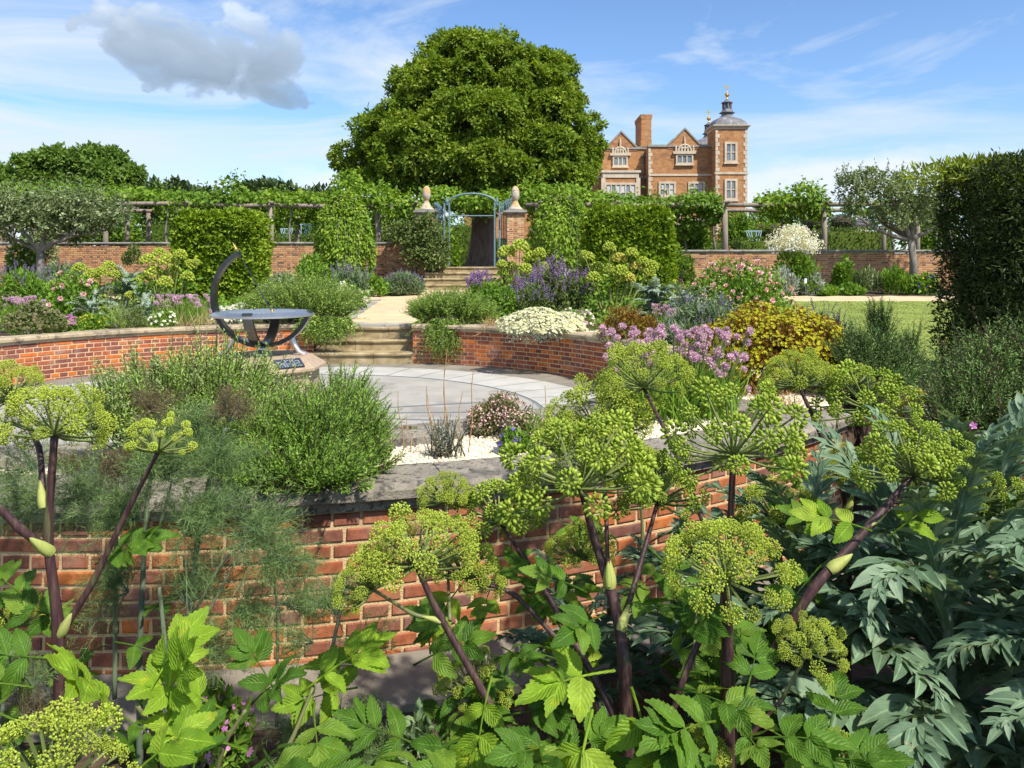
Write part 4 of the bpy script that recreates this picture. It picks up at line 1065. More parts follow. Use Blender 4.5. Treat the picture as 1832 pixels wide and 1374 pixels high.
def far_tree(label, lobes, ncl, per, L, mat, tx, Y, zt, name='tree'):
    t = thing(name, label, 'tree', (tx, Y, 1.4))
    mb = MB()
    for l in lobes[:6]: limb(mb, (tx, Y, 1.4+(zt-1.4)*.3), l[:3], .22, .06, .1)
    mb.tube([(tx, Y, 1.3), (tx, Y, 1.4+(zt-1.4)*.45)], [.4, .28], 8); mb.build('trunk', MT['bark'], t, smooth=True)
    mb = MB(); rosettes(mb, lobes, ncl, per, L, LEAF, .55, .5, .3, cl=.7, spread=.8); mb.build('crown', MT[mat], t, kind='stuff')
Y6 = 55.0
far_tree('walnut tree with open spreading crown rising above the vines far behind the apple tree', [lob(97, 280, Y6, 17, 20, 1.2), lob(75, 290, Y6, 20, 13, 1.2), lob(48, 292, Y6, 14, 9, 1), lob(120, 295, Y6, 20, 16, 1.2), lob(140, 285, Y6, 16, 16, 1.2), lob(168, 280, Y6, 16, 15, 1.2), lob(195, 290, Y6+1, 26, 24, 1.6), lob(175, 305, Y6, 30, 18, 1.4), lob(236, 312, Y6, 14, 14, 1.1), lob(215, 325, Y6, 30, 16, 1.3), lob(110, 325, Y6, 40, 14, 1.5), lob(165, 332, Y6, 40, 12, 1.5), lob(65, 312, Y6, 24, 12, 1.2)], 1000, 20, .36, 'far_tree', PX(150, Y6), Y6, PZ(300, Y6))
far_tree('leafy tree at the far left end of the vine pergola', [lob(-8, 322, Y6, 28, 24, 2), lob(15, 335, Y6, 30, 16, 2)], 260, 20, .4, 'far_tree', PX(0, Y6), Y6, PZ(325, Y6))
Y7 = 130.0
for px, py, rx, ry, lb in ((300, 345, 42, 18, 'low distant dark tree right of the walnut on the horizon'), (350, 352, 50, 12, 'flat distant dark tree line in front of the horizon'), (455, 345, 22, 12, 'small distant round dark tree above the vines'), (490, 342, 22, 13, 'distant olive-dark tree with rounded top above the vines'), (560, 352, 40, 8, 'far low hedge-like tree under the pale sky')):
    far_tree(lb, [lob(px, py+6, Y7, rx, ry, 6), lob(px-rx*.4, py+10, Y7, rx*.6, ry, 5), lob(px+rx*.4, py+10, Y7, rx*.6, ry, 5), lob(px, py+40, Y7, rx*1.1, 36, 5)], 260, 12, 1.3, 'far_dark', PX(px, Y7), Y7, PZ(py, Y7))

def apple(label, pt, crown, Y, limbs, fork, mat='apple', n=620):
    t = thing('apple_tree', label, 'tree', (pt[0], Y, pt[1]))
    mb = MB(); f = np.array(fork)
    mb.tube([(pt[0], Y, pt[1]-.1), ((pt[0]+f[0])/2+.04, Y, (pt[1]+f[2])/2), f], [.13, .105, .10], 9); mb.build('trunk', MT['bark_grey'], t, smooth=True)
    for l in limbs:
        mb = MB(); pts = limb(mb, f, P(l[0], l[1], Y+l[2]), .075, .028, .13, 8)
        for q in range(3): limb(mb, pts[4+q], pts[4+q]+rdir(1, .5)[0]*.7, .025, .008, .12, 5, 5)
        mb.build('limb', MT['bark_grey'], t, smooth=True)
    mb = MB(); rosettes(mb, crown, n, 20, .11, LEAF, .35, .6, .2, spread=1.3, cl=.8)
    p, nn = shell(crown, n//3, .8, 1.1)
    # upright water shoots
    m = 12; c = np.repeat(p, m, 0)+np.tile(np.linspace(0, .35, m), len(p))[:, None]*np.array([.1, 0, 1])
    mb.scatter(LEAFN, c, rdir(len(c), .5), rdir(len(c)), .10*rng.uniform(.7, 1.2, len(c)))
    mb.build('crown', MT[mat], t, kind='stuff')
YA = 21.8
apple('old grey-leaved apple tree leaning over the left end of the brick wall', (PX(66, YA), .9), [lob(45, 372, YA, 55, 34, .9), lob(110, 365, YA, 50, 32, .9), lob(165, 378, YA, 48, 36, .9), lob(210, 378, YA, 26, 26, .6), lob(10, 390, YA, 40, 36, .9), lob(75, 395, YA-.3, 40, 26, .7), lob(130, 405, YA+.3, 46, 26, .7), lob(-30, 370, YA, 40, 40, .8)], YA,
      [(20, 400, -.3), (100, 385, .3), (150, 395, -.2), (190, 410, .2), (5, 420, .3)], P(72, 448, YA))
apple('apple tree with bare twisted limbs and grey leaning trunk against the right brick wall', (PX(1634, 22.6), 1.0), [lob(1530, 330, 22.6, 34, 26, .7), lob(1580, 335, 22.6, 40, 26, .8), lob(1635, 345, 22.6, 42, 34, .8), lob(1665, 370, 22.6, 34, 44, .8), lob(1520, 362, 22.6, 26, 26, .5), lob(1600, 385, 22.6, 55, 24, .7), lob(1560, 312, 22.6, 22, 12, .5), lob(1615, 315, 22.6, 24, 12, .5)], 22.6,
      [(1540, 350, .2), (1590, 345, -.2), (1525, 385, -.3), (1655, 350, .2), (1690, 395, 0), (1570, 390, .3)], P(1630, 428, 22.6), n=330)

# vines on the pergola
def vine(label, lobes, Y, trunk_px, n, mat='vine', T=LEAFW, L=.15, hang=0):
    t = thing('grape_vine', label, 'vine', (PX(trunk_px, Y), Y, 1.48), 'vines trained over the pergolas')
    mb = MB(); x = PX(trunk_px, Y); zt = PZ(372, Y)
    pts = [(x+.05*math.sin(i*1.3), Y+.12, 1.4+(zt-1.4)*i/6) for i in range(7)]
    mb.tube(pts, [.05, .045, .04, .04, .035, .03, .03], 6); mb.build('stem', MT['bark_grey'], t, smooth=True)
    mb = MB(); p, nn = shell(lobes, n, .45, 1.06)
    d = unit(nn*.6+rng.normal(size=p.shape)*.6+np.array([0, -.1, -.35])); nr = unit(nn*.8+np.array([0, -.3, .7])+rng.normal(size=p.shape)*.4)
    mb.scatter(T, p, d, nr, L*rng.uniform(.6, 1.2, n))
    if hang:
        for k in range(hang):
            l = lobes[rng.randint(len(lobes))]; x0 = l[0]+rng.uniform(-1, 1)*l[3]; y0 = l[1]+rng.uniform(-1, 1)*l[4]; ln = rng.uniform(.2, .7); m = int(ln/.045)
            q = np.stack([x0+rng.normal(size=m)*.04, y0+rng.normal(size=m)*.04, l[2]-np.linspace(0, ln, m)], -1)
            mb.scatter(T, q, rdir(m, -.4), rdir(m, .6), L*.8*rng.uniform(.6, 1.1, m))
        for k in range(hang):
            l = lobes[rng.randint(len(lobes))]; x0 = l[0]+rng.uniform(-1, 1)*l[3]*.8; y0 = l[1]; ln = rng.uniform(.15, .45); m = int(ln/.05); dx = rng.normal()*.4
            q = np.stack([x0+np.linspace(0, dx*ln, m), y0+rng.normal(size=m)*.05, l[2]+l[5]*.8+np.linspace(0, ln, m)], -1)
            mb.scatter(T, q, rdir(m, .2), rdir(m, .6), L*.7*rng.uniform(.6, 1.1, m))
    mb.build('foliage', MT[mat], t, kind='stuff')
vd = [('vine foliage heaped on the pergola beyond the grey apple tree', [lob(-20, 350, YF+.6, 60, 22, 1.3), lob(60, 345, YF+.6, 60, 20, 1.3), lob(140, 350, YF+.8, 60, 20, 1.3)], 20, 1900, 'vine_dark', 10),
      ('vine on the pergola just right of the apple crown, over the bare beam ends', [lob(225, 350, YF+.8, 50, 16, 1.2), lob(285, 354, YF+1, 50, 13, 1.2), lob(300, 378, YB, 24, 20, .4)], 296, 1700, 'vine', 18),
      ('vine with one tall leafy tuft above the clipped block hedge', [lob(345, 356, YF+.8, 34, 14, 1.2), lob(412, 345, YF+.3, 30, 28, .7), lob(440, 358, YF+.8, 40, 14, 1.1), lob(380, 362, YF+.5, 40, 14, 1.0)], 410, 2000, 'vine_dark', 16),
      ('vine draped along the pergola over the wall gap with the blue chairs', [lob(480, 358, YF+.8, 34, 16, 1.1), lob(530, 358, YF+.8, 40, 14, 1.2), lob(575, 358, YF+.8, 30, 15, 1.0), lob(530, 378, YB, 50, 20, .6), lob(585, 385, YB, 30, 30, .6)], 518, 2500, 'vine', 24),
      ('tall bright vine heaped behind the weeping cone shrub left of the gate', [lob(625, 335, YF, 34, 30, .8), lob(665, 350, YF+.2, 44, 24, .9), lob(705, 366, YF-.1, 36, 26, .8), lob(740, 372, YF+.3, 26, 22, .7), lob(690, 395, YF+1.8, 60, 36, .6)], 700, 3000, 'vine', 26),
      ('vine trained over the beam behind the gate arch', [lob(790, 350, YF+.8, 44, 18, 1.0), lob(850, 362, YF+1, 50, 16, .9), lob(770, 385, YF+1.4, 26, 40, .6), lob(885, 358, YF+.8, 36, 18, 1.0)], 776, 2100, 'vine', 18),
      ('bright vine heaped on the pergola right of the bare gate pier', [lob(955, 350, YF-.2, 36, 26, .9), lob(1010, 348, YF-.2, 46, 20, 1.0), lob(1065, 360, YF-.2, 40, 18, 1.0), lob(985, 378, YF+1, 50, 26, .8)], 975, 2600, 'vine', 20),
      ('vine along the pergola in front of the house below its windows', [lob(1105, 362, YF-.2, 40, 15, 1.0), lob(1160, 366, YF-.2, 40, 14, 1.0), lob(1215, 366, YF-.4, 36, 16, .9), lob(1250, 362, YF-.4, 36, 18, .9), lob(1222, 395, YF-.2, 30, 30, .5)], 1228, 2600, 'vine_dark', 26),
      ('vine ending in a bushy hanging tuft at the bare pergola beam', [lob(1272, 368, YF-.5, 22, 18, .8), lob(1275, 385, YF-.5, 15, 16, .5)], 1280, 700, 'vine_dark', 8),
      ('vine between bare beams with a big round leafy tuft on top', [lob(1385, 362, YF-.5, 38, 15, .9), lob(1440, 352, YF-.6, 36, 28, .8), lob(1465, 375, YF-.5, 20, 20, .6), lob(1410, 375, YF+.8, 50, 22, .6)], 1440, 2300, 'vine', 16),
      ('vine on the far pergola end behind the bare-limbed apple tree', [lob(1560, 372, YF-.4, 50, 14, .9), lob(1640, 368, YF-.4, 50, 18, .9), lob(1700, 372, YF-.4, 40, 18, .9)], 1600, 1300, 'vine_dark', 10)]
for lb, ls, tp, n, mt, hg in vd: vine(lb, ls, YF, tp, n, mt, hang=hg)

# ---------------------------------------------------------------- clipped hedges and formal shrubs
def box_hedge(name, label, x0, x1, y0, y1, z0, z1, n, L, mat, T=LEAF, cat='hedge', rough=.05, tip=None, dome=0.0, parent=None):
    t = thing(name, label, cat, ((x0+x1)/2, (y0+y1)/2, z0))
    e = L*.8
    mb = MB(); e = max(e, rough*1.6); mb.box((x0+e, y0+e, z0), (x1-e, y1-e, z1-e)); mb.build('solid_core', MT[mat], t)  # solid box added inside the hedge to block light, no modelled branches
    w, d, h = x1-x0, y1-y0, z1-z0
    ar = np.array([w*h, w*h*.5, d*h, d*h, w*d*1.2]); f = rng.choice(5, n, p=ar/ar.sum())
    u, v = rng.rand(n), rng.rand(n)
    p = np.empty((n, 3)); nn = np.zeros((n, 3))
    for k in range(5):
        m = f == k
        if k == 0: p[m] = np.stack([x0+w*u[m], np.full(m.sum(), y0), z0+h*v[m]], -1); nn[m] = (0, -1, 0)
        if k == 1: p[m] = np.stack([x0+w*u[m], np.full(m.sum(), y1), z0+h*v[m]], -1); nn[m] = (0, 1, 0)
        if k == 2: p[m] = np.stack([np.full(m.sum(), x0), y0+d*u[m], z0+h*v[m]], -1); nn[m] = (-1, 0, 0)
        if k == 3: p[m] = np.stack([np.full(m.sum(), x1), y0+d*u[m], z0+h*v[m]], -1); nn[m] = (1, 0, 0)
        if k == 4: p[m] = np.stack([x0+w*u[m], y0+d*v[m], np.full(m.sum(), z1)], -1); nn[m] = (0, 0, 1)
    # rounded corners and uneven clipping
    c = np.array([(x0+x1)/2, (y0+y1)/2, (z0+z1)/2]); q = (p-c)/np.array([w/2, d/2, h/2])
    k8 = (np.abs(q)**9).sum(1)**(1/9.)
    p = c+(p-c)/np.maximum(k8, 1)[:, None]
    lump = np.sin(p[:, 0]*5.1+p[:, 2]*3.3)*np.sin(p[:, 2]*6.2-p[:, 1]*4+1)
    p += nn*(rough*lump+rng.normal(size=n)*rough*.5)[:, None]
    dd = unit(nn*.8+rng.normal(size=(n, 3))*.55+np.array([0, 0, .25])); nr = unit(nn+np.array([0, 0, .6])+rng.normal(size=(n, 3))*.5)
    mb = MB(); sc = L*rng.uniform(.65, 1.2, n)
    if tip:
        up = (p[:, 2] > z1-.22*h*rng.rand(n)-.03); mb.scatter(T, p[~up], dd[~up], nr[~up], sc[~up]); m2 = MB(); m2.scatter(T, p[up], dd[up], nr[up], sc[up]*1.2); m2.build('new_growth', MT[tip], t, kind='stuff')
    else: mb.scatter(T, p, dd, nr, sc)
    mb.build('foliage', MT[mat], t, kind='stuff')
    return t
YH = 17.8
box_hedge('block_hedge', 'square clipped glossy hedge block standing behind the sundial', PX(312, YH), PX(457, YH), YH, YH+1.0, .6, PZ(382, YH), 9500, .13, 'hedge', LEAF, rough=.06)
YH = 18.4
box_hedge('block_hedge', 'square clipped glossy hedge block behind the yellow angelica and cardoon', PX(1052, YH), PX(1204, YH), YH, YH+1.0, .6, PZ(375, YH), 9500, .13, 'hedge', LEAF, rough=.06)

def cone_shrub(label, px, pyt, pyb, wpx, Y, n):
    z0, z1 = .8, PZ(pyt, Y); r = wpx/2/F*Y; cx = PX(px, Y)
    t = thing('weeping_shrub', label, 'shrub', (cx, Y, z0))
    mb = MB(); mb.tube([(cx, Y, z0-.1), (cx, Y, z1-.3)], [.06, .03], 6); mb.build('trunk', MT['bark_grey'], t)
    mb = MB(); ellipsoid(mb, (cx, Y, z0+(z1-z0)*.46, r, r, (z1-z0)*.52), 10, .3, .8); mb.build('solid_core', MT['pear'], t)  # added solid core keeps light from showing through the thin foliage
    u = rng.rand(n)**.85; a = rng.rand(n)*2*np.pi
    prof = lambda u: np.where(u < .42, 1-.16*(.42-u)/.42, np.sqrt(np.clip(1-((u-.42)/.59)**2, 0, 1))**1.1)
    rr = r*prof(u)*(1+.09*np.sin(a*4+u*6)+.05*np.sin(a*9-u*11)+rng.normal(size=n)*.05)
    p = np.stack([cx+rr*np.cos(a), Y+rr*np.sin(a), z0+.05+(z1-z0)*u], -1)
    nn = np.stack([np.cos(a), np.sin(a), .2+.8*(u > .75)], -1)
    mb = MB(); mb.scatter(LEAF, p, unit(nn*.5+np.array([0, 0, -.75])+rng.normal(size=(n, 3))*.4), unit(nn+rng.normal(size=(n, 3))*.4), .12*rng.uniform(.7, 1.2, n)); mb.build('foliage', MT['pear'], t, kind='stuff')
    mb = MB()
    for k in range(40):
        a0 = rng.rand()*2*np.pi; r0 = r*.97
        mb.tube([(cx+r0*.5*math.cos(a0), Y+r0*.5*math.sin(a0), z1-.1), (cx+r0*math.cos(a0), Y+r0*math.sin(a0), z0+(z1-z0)*.6), (cx+r0*math.cos(a0), Y+r0*math.sin(a0), z0+.25)], [.012, .008, .004], 4)
    mb.build('hanging_branches', MT['bark_grey'], t, kind='stuff')
cone_shrub('weeping cone-shaped shrub with hanging leafy branches left of the gate', 617, 346, 500, 96, 22.0, 6000)
cone_shrub('weeping dome-shaped shrub with hanging leafy branches right of the gate', 1006, 345, 490, 112, 21.6, 6500)

# the big clipped yew at the right
YY_ = 6.3
yw = box_hedge('yew_hedge', 'tall dark clipped yew with bright new growth along its top', 4.02, 7.6, YY_, YY_+.8, .55, 2.46, 60000, .062, 'yew', LEAFN, rough=.07, tip='yew_tip')
m = 900; yx = rng.uniform(4.0, 7.0, m); yz_ = rng.uniform(.6, 2.4, m); sl = [(yx[i], YY_+rng.uniform(-.10, .06), yz_[i], *(rng.uniform(.07, .17)*np.array([1, 1, 1.15]))) for i in range(m)]
m = 330; sl += [(4.02+rng.uniform(-.08, .05), YY_+rng.uniform(0, .8), rng.uniform(.6, 2.35), *(rng.uniform(.08, .17)*np.ones(3))) for i in range(m)]
mb = MB(); rosettes(mb, sl, 8000, 9, .055, LEAFN, .75, .5, .1, spread=.9, cl=.7); mb.build('side_growth', MT['yew'], yw, kind='stuff')
mb = MB(); p, nn = shell([(4.2, YY_+.5, 2.38, .7, .4, .12), (5.2, YY_+.5, 2.42, .8, .4, .12), (4.15, YY_+.4, 2.36, .22, .3, .12)], 4200, .5, 1.15, 2.2)
m = len(p); mb.scatter(LEAFN, p, unit(nn*.6+rng.normal(size=(m, 3))*.5+np.array([0, 0, .6])), rdir(m, .5), .075*rng.uniform(.7, 1.3, m)); mb.build('new_growth', MT['yew_tip'], yw, kind='stuff')

# clipped hedges on the terrace behind the pergola
for x0, x1, y, zt, lb in ((266, 320, 32, 398, 'tall dark clipped hedge seen under the left pergola beside the leaning stem'), (240, 600, 31, 421, 'low clipped hedge behind the posts in front of the blue chairs'),
                          (1322, 1378, 30, 427, 'low dark clipped hedge behind the white flower cloud'), (1480, 1602, 29, 410, 'tall browned clipped hedge behind the bare-limbed apple tree'), (1150, 1300, 33, 431, 'low hedge below the house under the vine'), (690, 846, 40, 404, 'shady hedge seen through the gate beside the chestnut trunk'), (880, 1000, 44, 428, 'sunny low hedge beyond the chestnut trunk right of the gate')):
    box_hedge('clipped_hedge', lb, PX(x0, y), PX(x1, y), y, y+1.2, 1.4, PZ(zt, y), int((x1-x0)*16), .10, 'box', LEAF, rough=.04)
for px, py, w, y, lb in ((1360, 412, 24, 40, 'low domed topiary behind the blue chair beyond the right pergola'), (1385, 413, 30, 39, 'rounded double-tiered topiary beside the blue chair'), (1455, 400, 30, 36, 'dark round topiary behind the right pergola post'), (1505, 398, 40, 37, 'wide dark topiary dome above the browned hedge')):
    t = thing('topiary', lb, 'topiary', (PX(px, y), y, 1.4)); ls = [lob(px, py, y, w*.55, 13, .7), lob(px, py+16, y, w*.5, 12, .65)]
    mb = MB(); [ellipsoid(mb, l, 8, .5, .9) for l in ls]; mb.build('solid_core', MT['twig'], t)  # added dark solid cores that block light behind the leaf shell
    mb = MB(); p, nn = shell(ls, 1300, .95, 1.03); mb.scatter(LEAF, p, unit(nn+rng.normal(size=p.shape)*.5), nn, .09*rng.uniform(.7, 1.2, len(p))); mb.build('foliage', MT['hedge' if px < 1400 else 'far_dark'], t, kind='stuff')
# loose greenery on the terrace
for px, py, w, h, y, lb in ((110, 410, 60, 30, 30, 'loose shrub in shade behind the left pergola posts'), (215, 410, 36, 36, 30.5, 'leafy dark shrub between the left pergola posts'), (515, 395, 50, 26, 40, 'loose tall shrub behind the blue chairs'), (600, 400, 40, 36, 36, 'dark leafy shrub behind the weeping cone'),
                            (790, 432, 24, 24, 30, 'bright ivy bush beside the gate post'), (812, 405, 40, 34, 52, 'dark shrub far beyond the gate left of the chestnut trunk'), (1320, 405, 26, 30, 36, 'leafy shrub against the house corner tower'), (1380, 392, 46, 24, 44, 'airy dark tree behind the topiary domes'), (1240, 420, 20, 20, 27, 'young shrub at the foot of the pergola vine'), (1660, 410, 50, 36, 31, 'leafy shrub at the far end of the right pergola'), (700, 410, 60, 40, 31, 'dense dark shrub behind the left gate creeper')):
    t = thing('shrub', lb, 'shrub', (PX(px, y), y, 1.45)); ls = [lob(px, py, y, w, h, .9), lob(px-w*.4, py+h*.5, y, w*.7, h*.7, .8), lob(px+w*.4, py+h*.6, y, w*.7, h*.7, .8)]
    mb = MB(); [limb(mb, (PX(px, y), y, 1.4), l[:3], .05, .02) for l in ls]; mb.build('stems', MT['bark_grey'], t)
    mb = MB(); rosettes(mb, ls, 260, 12, .17, LEAF, .4, .5, .2, zmin=1.3, spread=1, cl=.8); mb.build('foliage', MT['vine_dark' if py < 425 else 'vine'], t, kind='stuff')
# blue garden chairs
MT['blue'] = m_flat('pale_blue_paint', (.30, .42, .48), .5)
def chair(label, px, Y, zf, w, h):
    x = PX(px, Y); t = thing('garden_chair', label, 'chair', (x, Y, 1.45))
    zb = 1.45; zs = zf-h*.55
    mb = MB(); mb.box((x-w*.42, Y-.25, zs-.03), (x+w*.42, Y+.2, zs)); mb.build('seat', MT['blue'], t)
    mb = MB()
    for s in (-1, -.33, .33, 1): mb.tube([(x+s*w*.3, Y+.2, zs), (x+s*w*.55, Y+.28, zf)], .022, 5)
    for s in (-1, 1): mb.tube([(x+s*w*.1, Y+.2, zs), (x+s*w*.42, Y+.28, zf)], .018, 5)
    mb.tube([(x-w*.56, Y+.28, zf), (x+w*.56, Y+.28, zf)], .025, 5); mb.build('backrest', MT['blue'], t)
    for s in (-1, 1):
        for yy in (-.22, .18):
            m2 = MB(); m2.tube([(x+s*w*.38, Y+yy, zs), (x+s*w*.42, Y+yy, zb)], .022, 5); m2.build('leg', MT['blue'], t)
chair('pale blue metal chair with splayed back behind the pergola post', 540, 34, PZ(401, 34), .62, .95)
chair('smaller pale blue metal chair in the shade of the stems', 510, 38, PZ(409, 38), .55, .9)
chair('pale blue metal chair beside the topiary domes', 1352, 34, PZ(413, 34), .62, .9)
# ---------------------------------------------------------------- middle-ground plants
def YB_(py, z): return (EYE-z)*F/(py-HY)
def lumps(c, r, k, s=.5, seed=0):
    """a mound as a union of small ellipsoids over the upper half of an ellipsoid"""
    rr = np.random.RandomState(seed+int(abs(c[0])*100)); out = [(*c, *(np.array(r)*.8))]
    for i in range(k):
        d = rr.normal(size=3); d[2] = abs(d[2])*.9; d /= np.linalg.norm(d)
        out.append((*(np.array(c)+d*np.array(r)*.68), *(np.array(r)*s*rr.uniform(.7, 1.15, 3)*.8)))
    return out

def mound(name, label, cat, px0, px1, pyt, pyb, Y, n, L, mat, T=LEAF, k=9, dy=None, up=.5, flowers=(), spikes=None, group=None, core=True, z0=None, seed=0, out=.6):
    x0, x1 = PX(px0, Y), PX(px1, Y); zb = PZ(pyb, Y) if z0 is None else z0; zt = PZ(pyt, Y)
    c = np.array([(x0+x1)/2, Y, zb]); r = np.array([(x1-x0)/2, dy or (x1-x0)*.42, zt-zb])
    t = thing(name, label, cat, tuple(c), group)
    ls = lumps(c+np.array([0, 0, r[2]*.12]), r*np.array([1, 1, .9]), k, .5, seed)
    mb = MB()
    for q in range(10):
        e = c+np.array([rng.uniform(-.7, .7)*r[0], rng.uniform(-.7, .7)*r[1], rng.uniform(.3, .8)*r[2]])
        mb.tube([c+np.array([rng.normal()*.1*r[0], rng.normal()*.1*r[1], -.04]), (c+e)/2+np.array([0, 0, -.02]), e], [.012, .009, .004], 4)
    mb.build('stems', MT['bark_grey'], t, kind='stuff')
    p, nn = shell(ls, n, .55, 1.06, zb-.05); m = len(p)
    mb = MB(); mb.scatter(T, p, unit(nn*out+rng.normal(size=(m, 3))*.5+np.array([0, 0, up])), unit(nn+rng.normal(size=(m, 3))*.5), L*rng.uniform(.65, 1.25, m)); mb.build('foliage', MT[mat], t, kind='stuff')
    for (fn, fm, fc, fs, ft, parts) in flowers:
        p, nn = shell(ls, fc, 1.0, 1.12, zb+.25*r[2]); m = len(p)
        if parts:
            for i in range(m):
                link(fn, parts[i % len(parts)], t, M_from(p[i], unit(nn[i]+rng.normal(size=3)*.4), rdir(1)[0], fs*rng.uniform(.7, 1.2)))
        else:
            f = unit(nn+np.array([0, -.2, .6])+rng.normal(size=(m, 3))*.3); s_ = np.cross(f, rdir(m))
            mb = MB(); mb.scatter(ft, p, s_, f, fs*rng.uniform(.7, 1.2, m)); mb.build(fn, MT[fm], t, kind='stuff')
    if spikes:
        fm, cnt, ln, fs = spikes; p, nn = shell(ls, cnt, .95, 1.05, zb+.3*r[2]); m = len(p)
        d = unit(nn*.5+np.array([0, 0, 1.0])+rng.normal(size=(m, 3))*.18); le = ln*rng.uniform(.6, 1.2, m)
        mb = MB(); mb.scatter(BLADE, p, d, rdir(m), np.stack([le, le*.5, le*.2], -1)); mb.build('flower_stalks', MT['stalk'], t, kind='stuff')
        q = 12; tt = np.tile(np.linspace(.5, 1.0, q), m)[:, None]
        pp = np.repeat(p, q, 0)+np.repeat(d*le[:, None], q, 0)*tt+rng.normal(size=(m*q, 3))*fs*.35
        mb = MB(); mb.scatter(OCTA, pp, rdir(m*q), rdir(m*q), np.repeat(np.full(m, fs), q)*rng.uniform(.7, 1.2, m*q)*(1.25-tt[:, 0]*.6)); mb.build('flower_spikes', MT[fm], t, kind='stuff')
    return t, ls

def bloom_mesh(name, mat, k=3, seed=1):
    r = np.random.RandomState(seed); mb = MB()
    for ring in range(k):
        n = 5+ring; a0 = r.rand()*6
        for i in range(n):
            a = a0+i/n*2*math.pi; tilt = .95-.38*ring
            d = np.array([[math.sin(tilt*0+1.2-ring*.35)*0+math.cos(a)*(.35+.25*ring), math.sin(a)*(.35+.25*ring), .75-.25*ring]])
            # x is the bloom's axis
            d = unit(np.array([[d[0, 2], d[0, 0], d[0, 1]]]))
            mb.scatter(LEAFW, np.zeros((1, 3)), d, np.array([[1.0, 0, 0]])-d*.3, np.array([[.5, .62, .5]])*r.uniform(.85, 1.1), np.array([r.rand()]))
    return mb.mesh(name, MT[mat])
ROSE = [bloom_mesh('bloom', 'pink', 3, i) for i in range(3)]
PEONY = [bloom_mesh('bloom', 'white', 4, i+9) for i in range(3)]
def chive_head(seed):
    r = np.random.RandomState(seed); mb = MB(); n = 84
    mb.scatter(ICO, np.array([[.06, 0, 0]]), np.array([[1.0, 0, 0]]), np.array([[0, 1.0, 0]]), np.array([.62]), np.array([.3]))
    i = np.arange(n)+.5; z = 1-1.75*i/n; a = i*2.39996; d = np.stack([np.sqrt(1-z*z)*np.cos(a), np.sqrt(1-z*z)*np.sin(a), z], -1)
    d = unit(d[:, [2, 0, 1]]+r.normal(size=d.shape)*.12)
    mb.scatter(LEAFN, d*.18, d, r.normal(size=d.shape), np.stack([np.full(n, .34), np.full(n, .62), np.full(n, .3)], -1)*r.uniform(.85, 1.1, (n, 1)), r.rand(n))
    return mb.mesh('flower_head', MT['chive'])
CHIVE = [chive_head(i) for i in range(3)]
def chives(label, px0, px1, pyt, pyb, Y, nh, hs, nb, name='chive_clump', base=None, dy=.25):
    x0, x1, zt = PX(px0, Y), PX(px1, Y), PZ(pyt, Y); zb = base if base is not None else PZ(pyb, Y); cx = (x0+x1)/2; w = (x1-x0)/2
    t = thing(name, label, 'flowers', (cx, Y, zb))
    hx = rng.uniform(-1, 1, nh); hy = rng.uniform(-1, 1, nh)*dy
    bx = cx+hx*w*.55; by = Y+hy*.6
    top = np.stack([cx+hx*w, Y+hy, zt-(zt-PZ(pyb, Y))*rng.rand(nh)**1.3*.75*(.35+.65*np.abs(hx))], -1); bot = np.stack([bx, by, np.full(nh, zb)], -1)
    mb = MB()
    for i in range(nh): mb.tube([bot[i], (bot[i]+top[i])/2+np.array([0, 0, .02]), top[i]], .0035 if Y < 8 else .006, 4)
    mb.build('flower_stalks', MT['stalk'], t, kind='stuff')
    for i in range(nh): link('flower_head', CHIVE[i % 3], t, M_from(top[i], unit(top[i]-bot[i]+rng.normal(size=3)*.05), rdir(1)[0], hs*rng.uniform(.75, 1.15)))
    xx = cx+rng.uniform(-1, 1, nb)*w*.75; yy = Y+rng.uniform(-1, 1, nb)*dy; ln = (zt-zb)*rng.uniform(.45, .85, nb)
    mb = MB(); mb.scatter(BLADE, np.stack([xx, yy, np.full(nb, zb)], -1), rdir(nb, 3.0), rdir(nb), np.stack([ln, ln*.5+.06, ln], -1)); mb.build('leaves', MT['green'], t, kind='stuff')

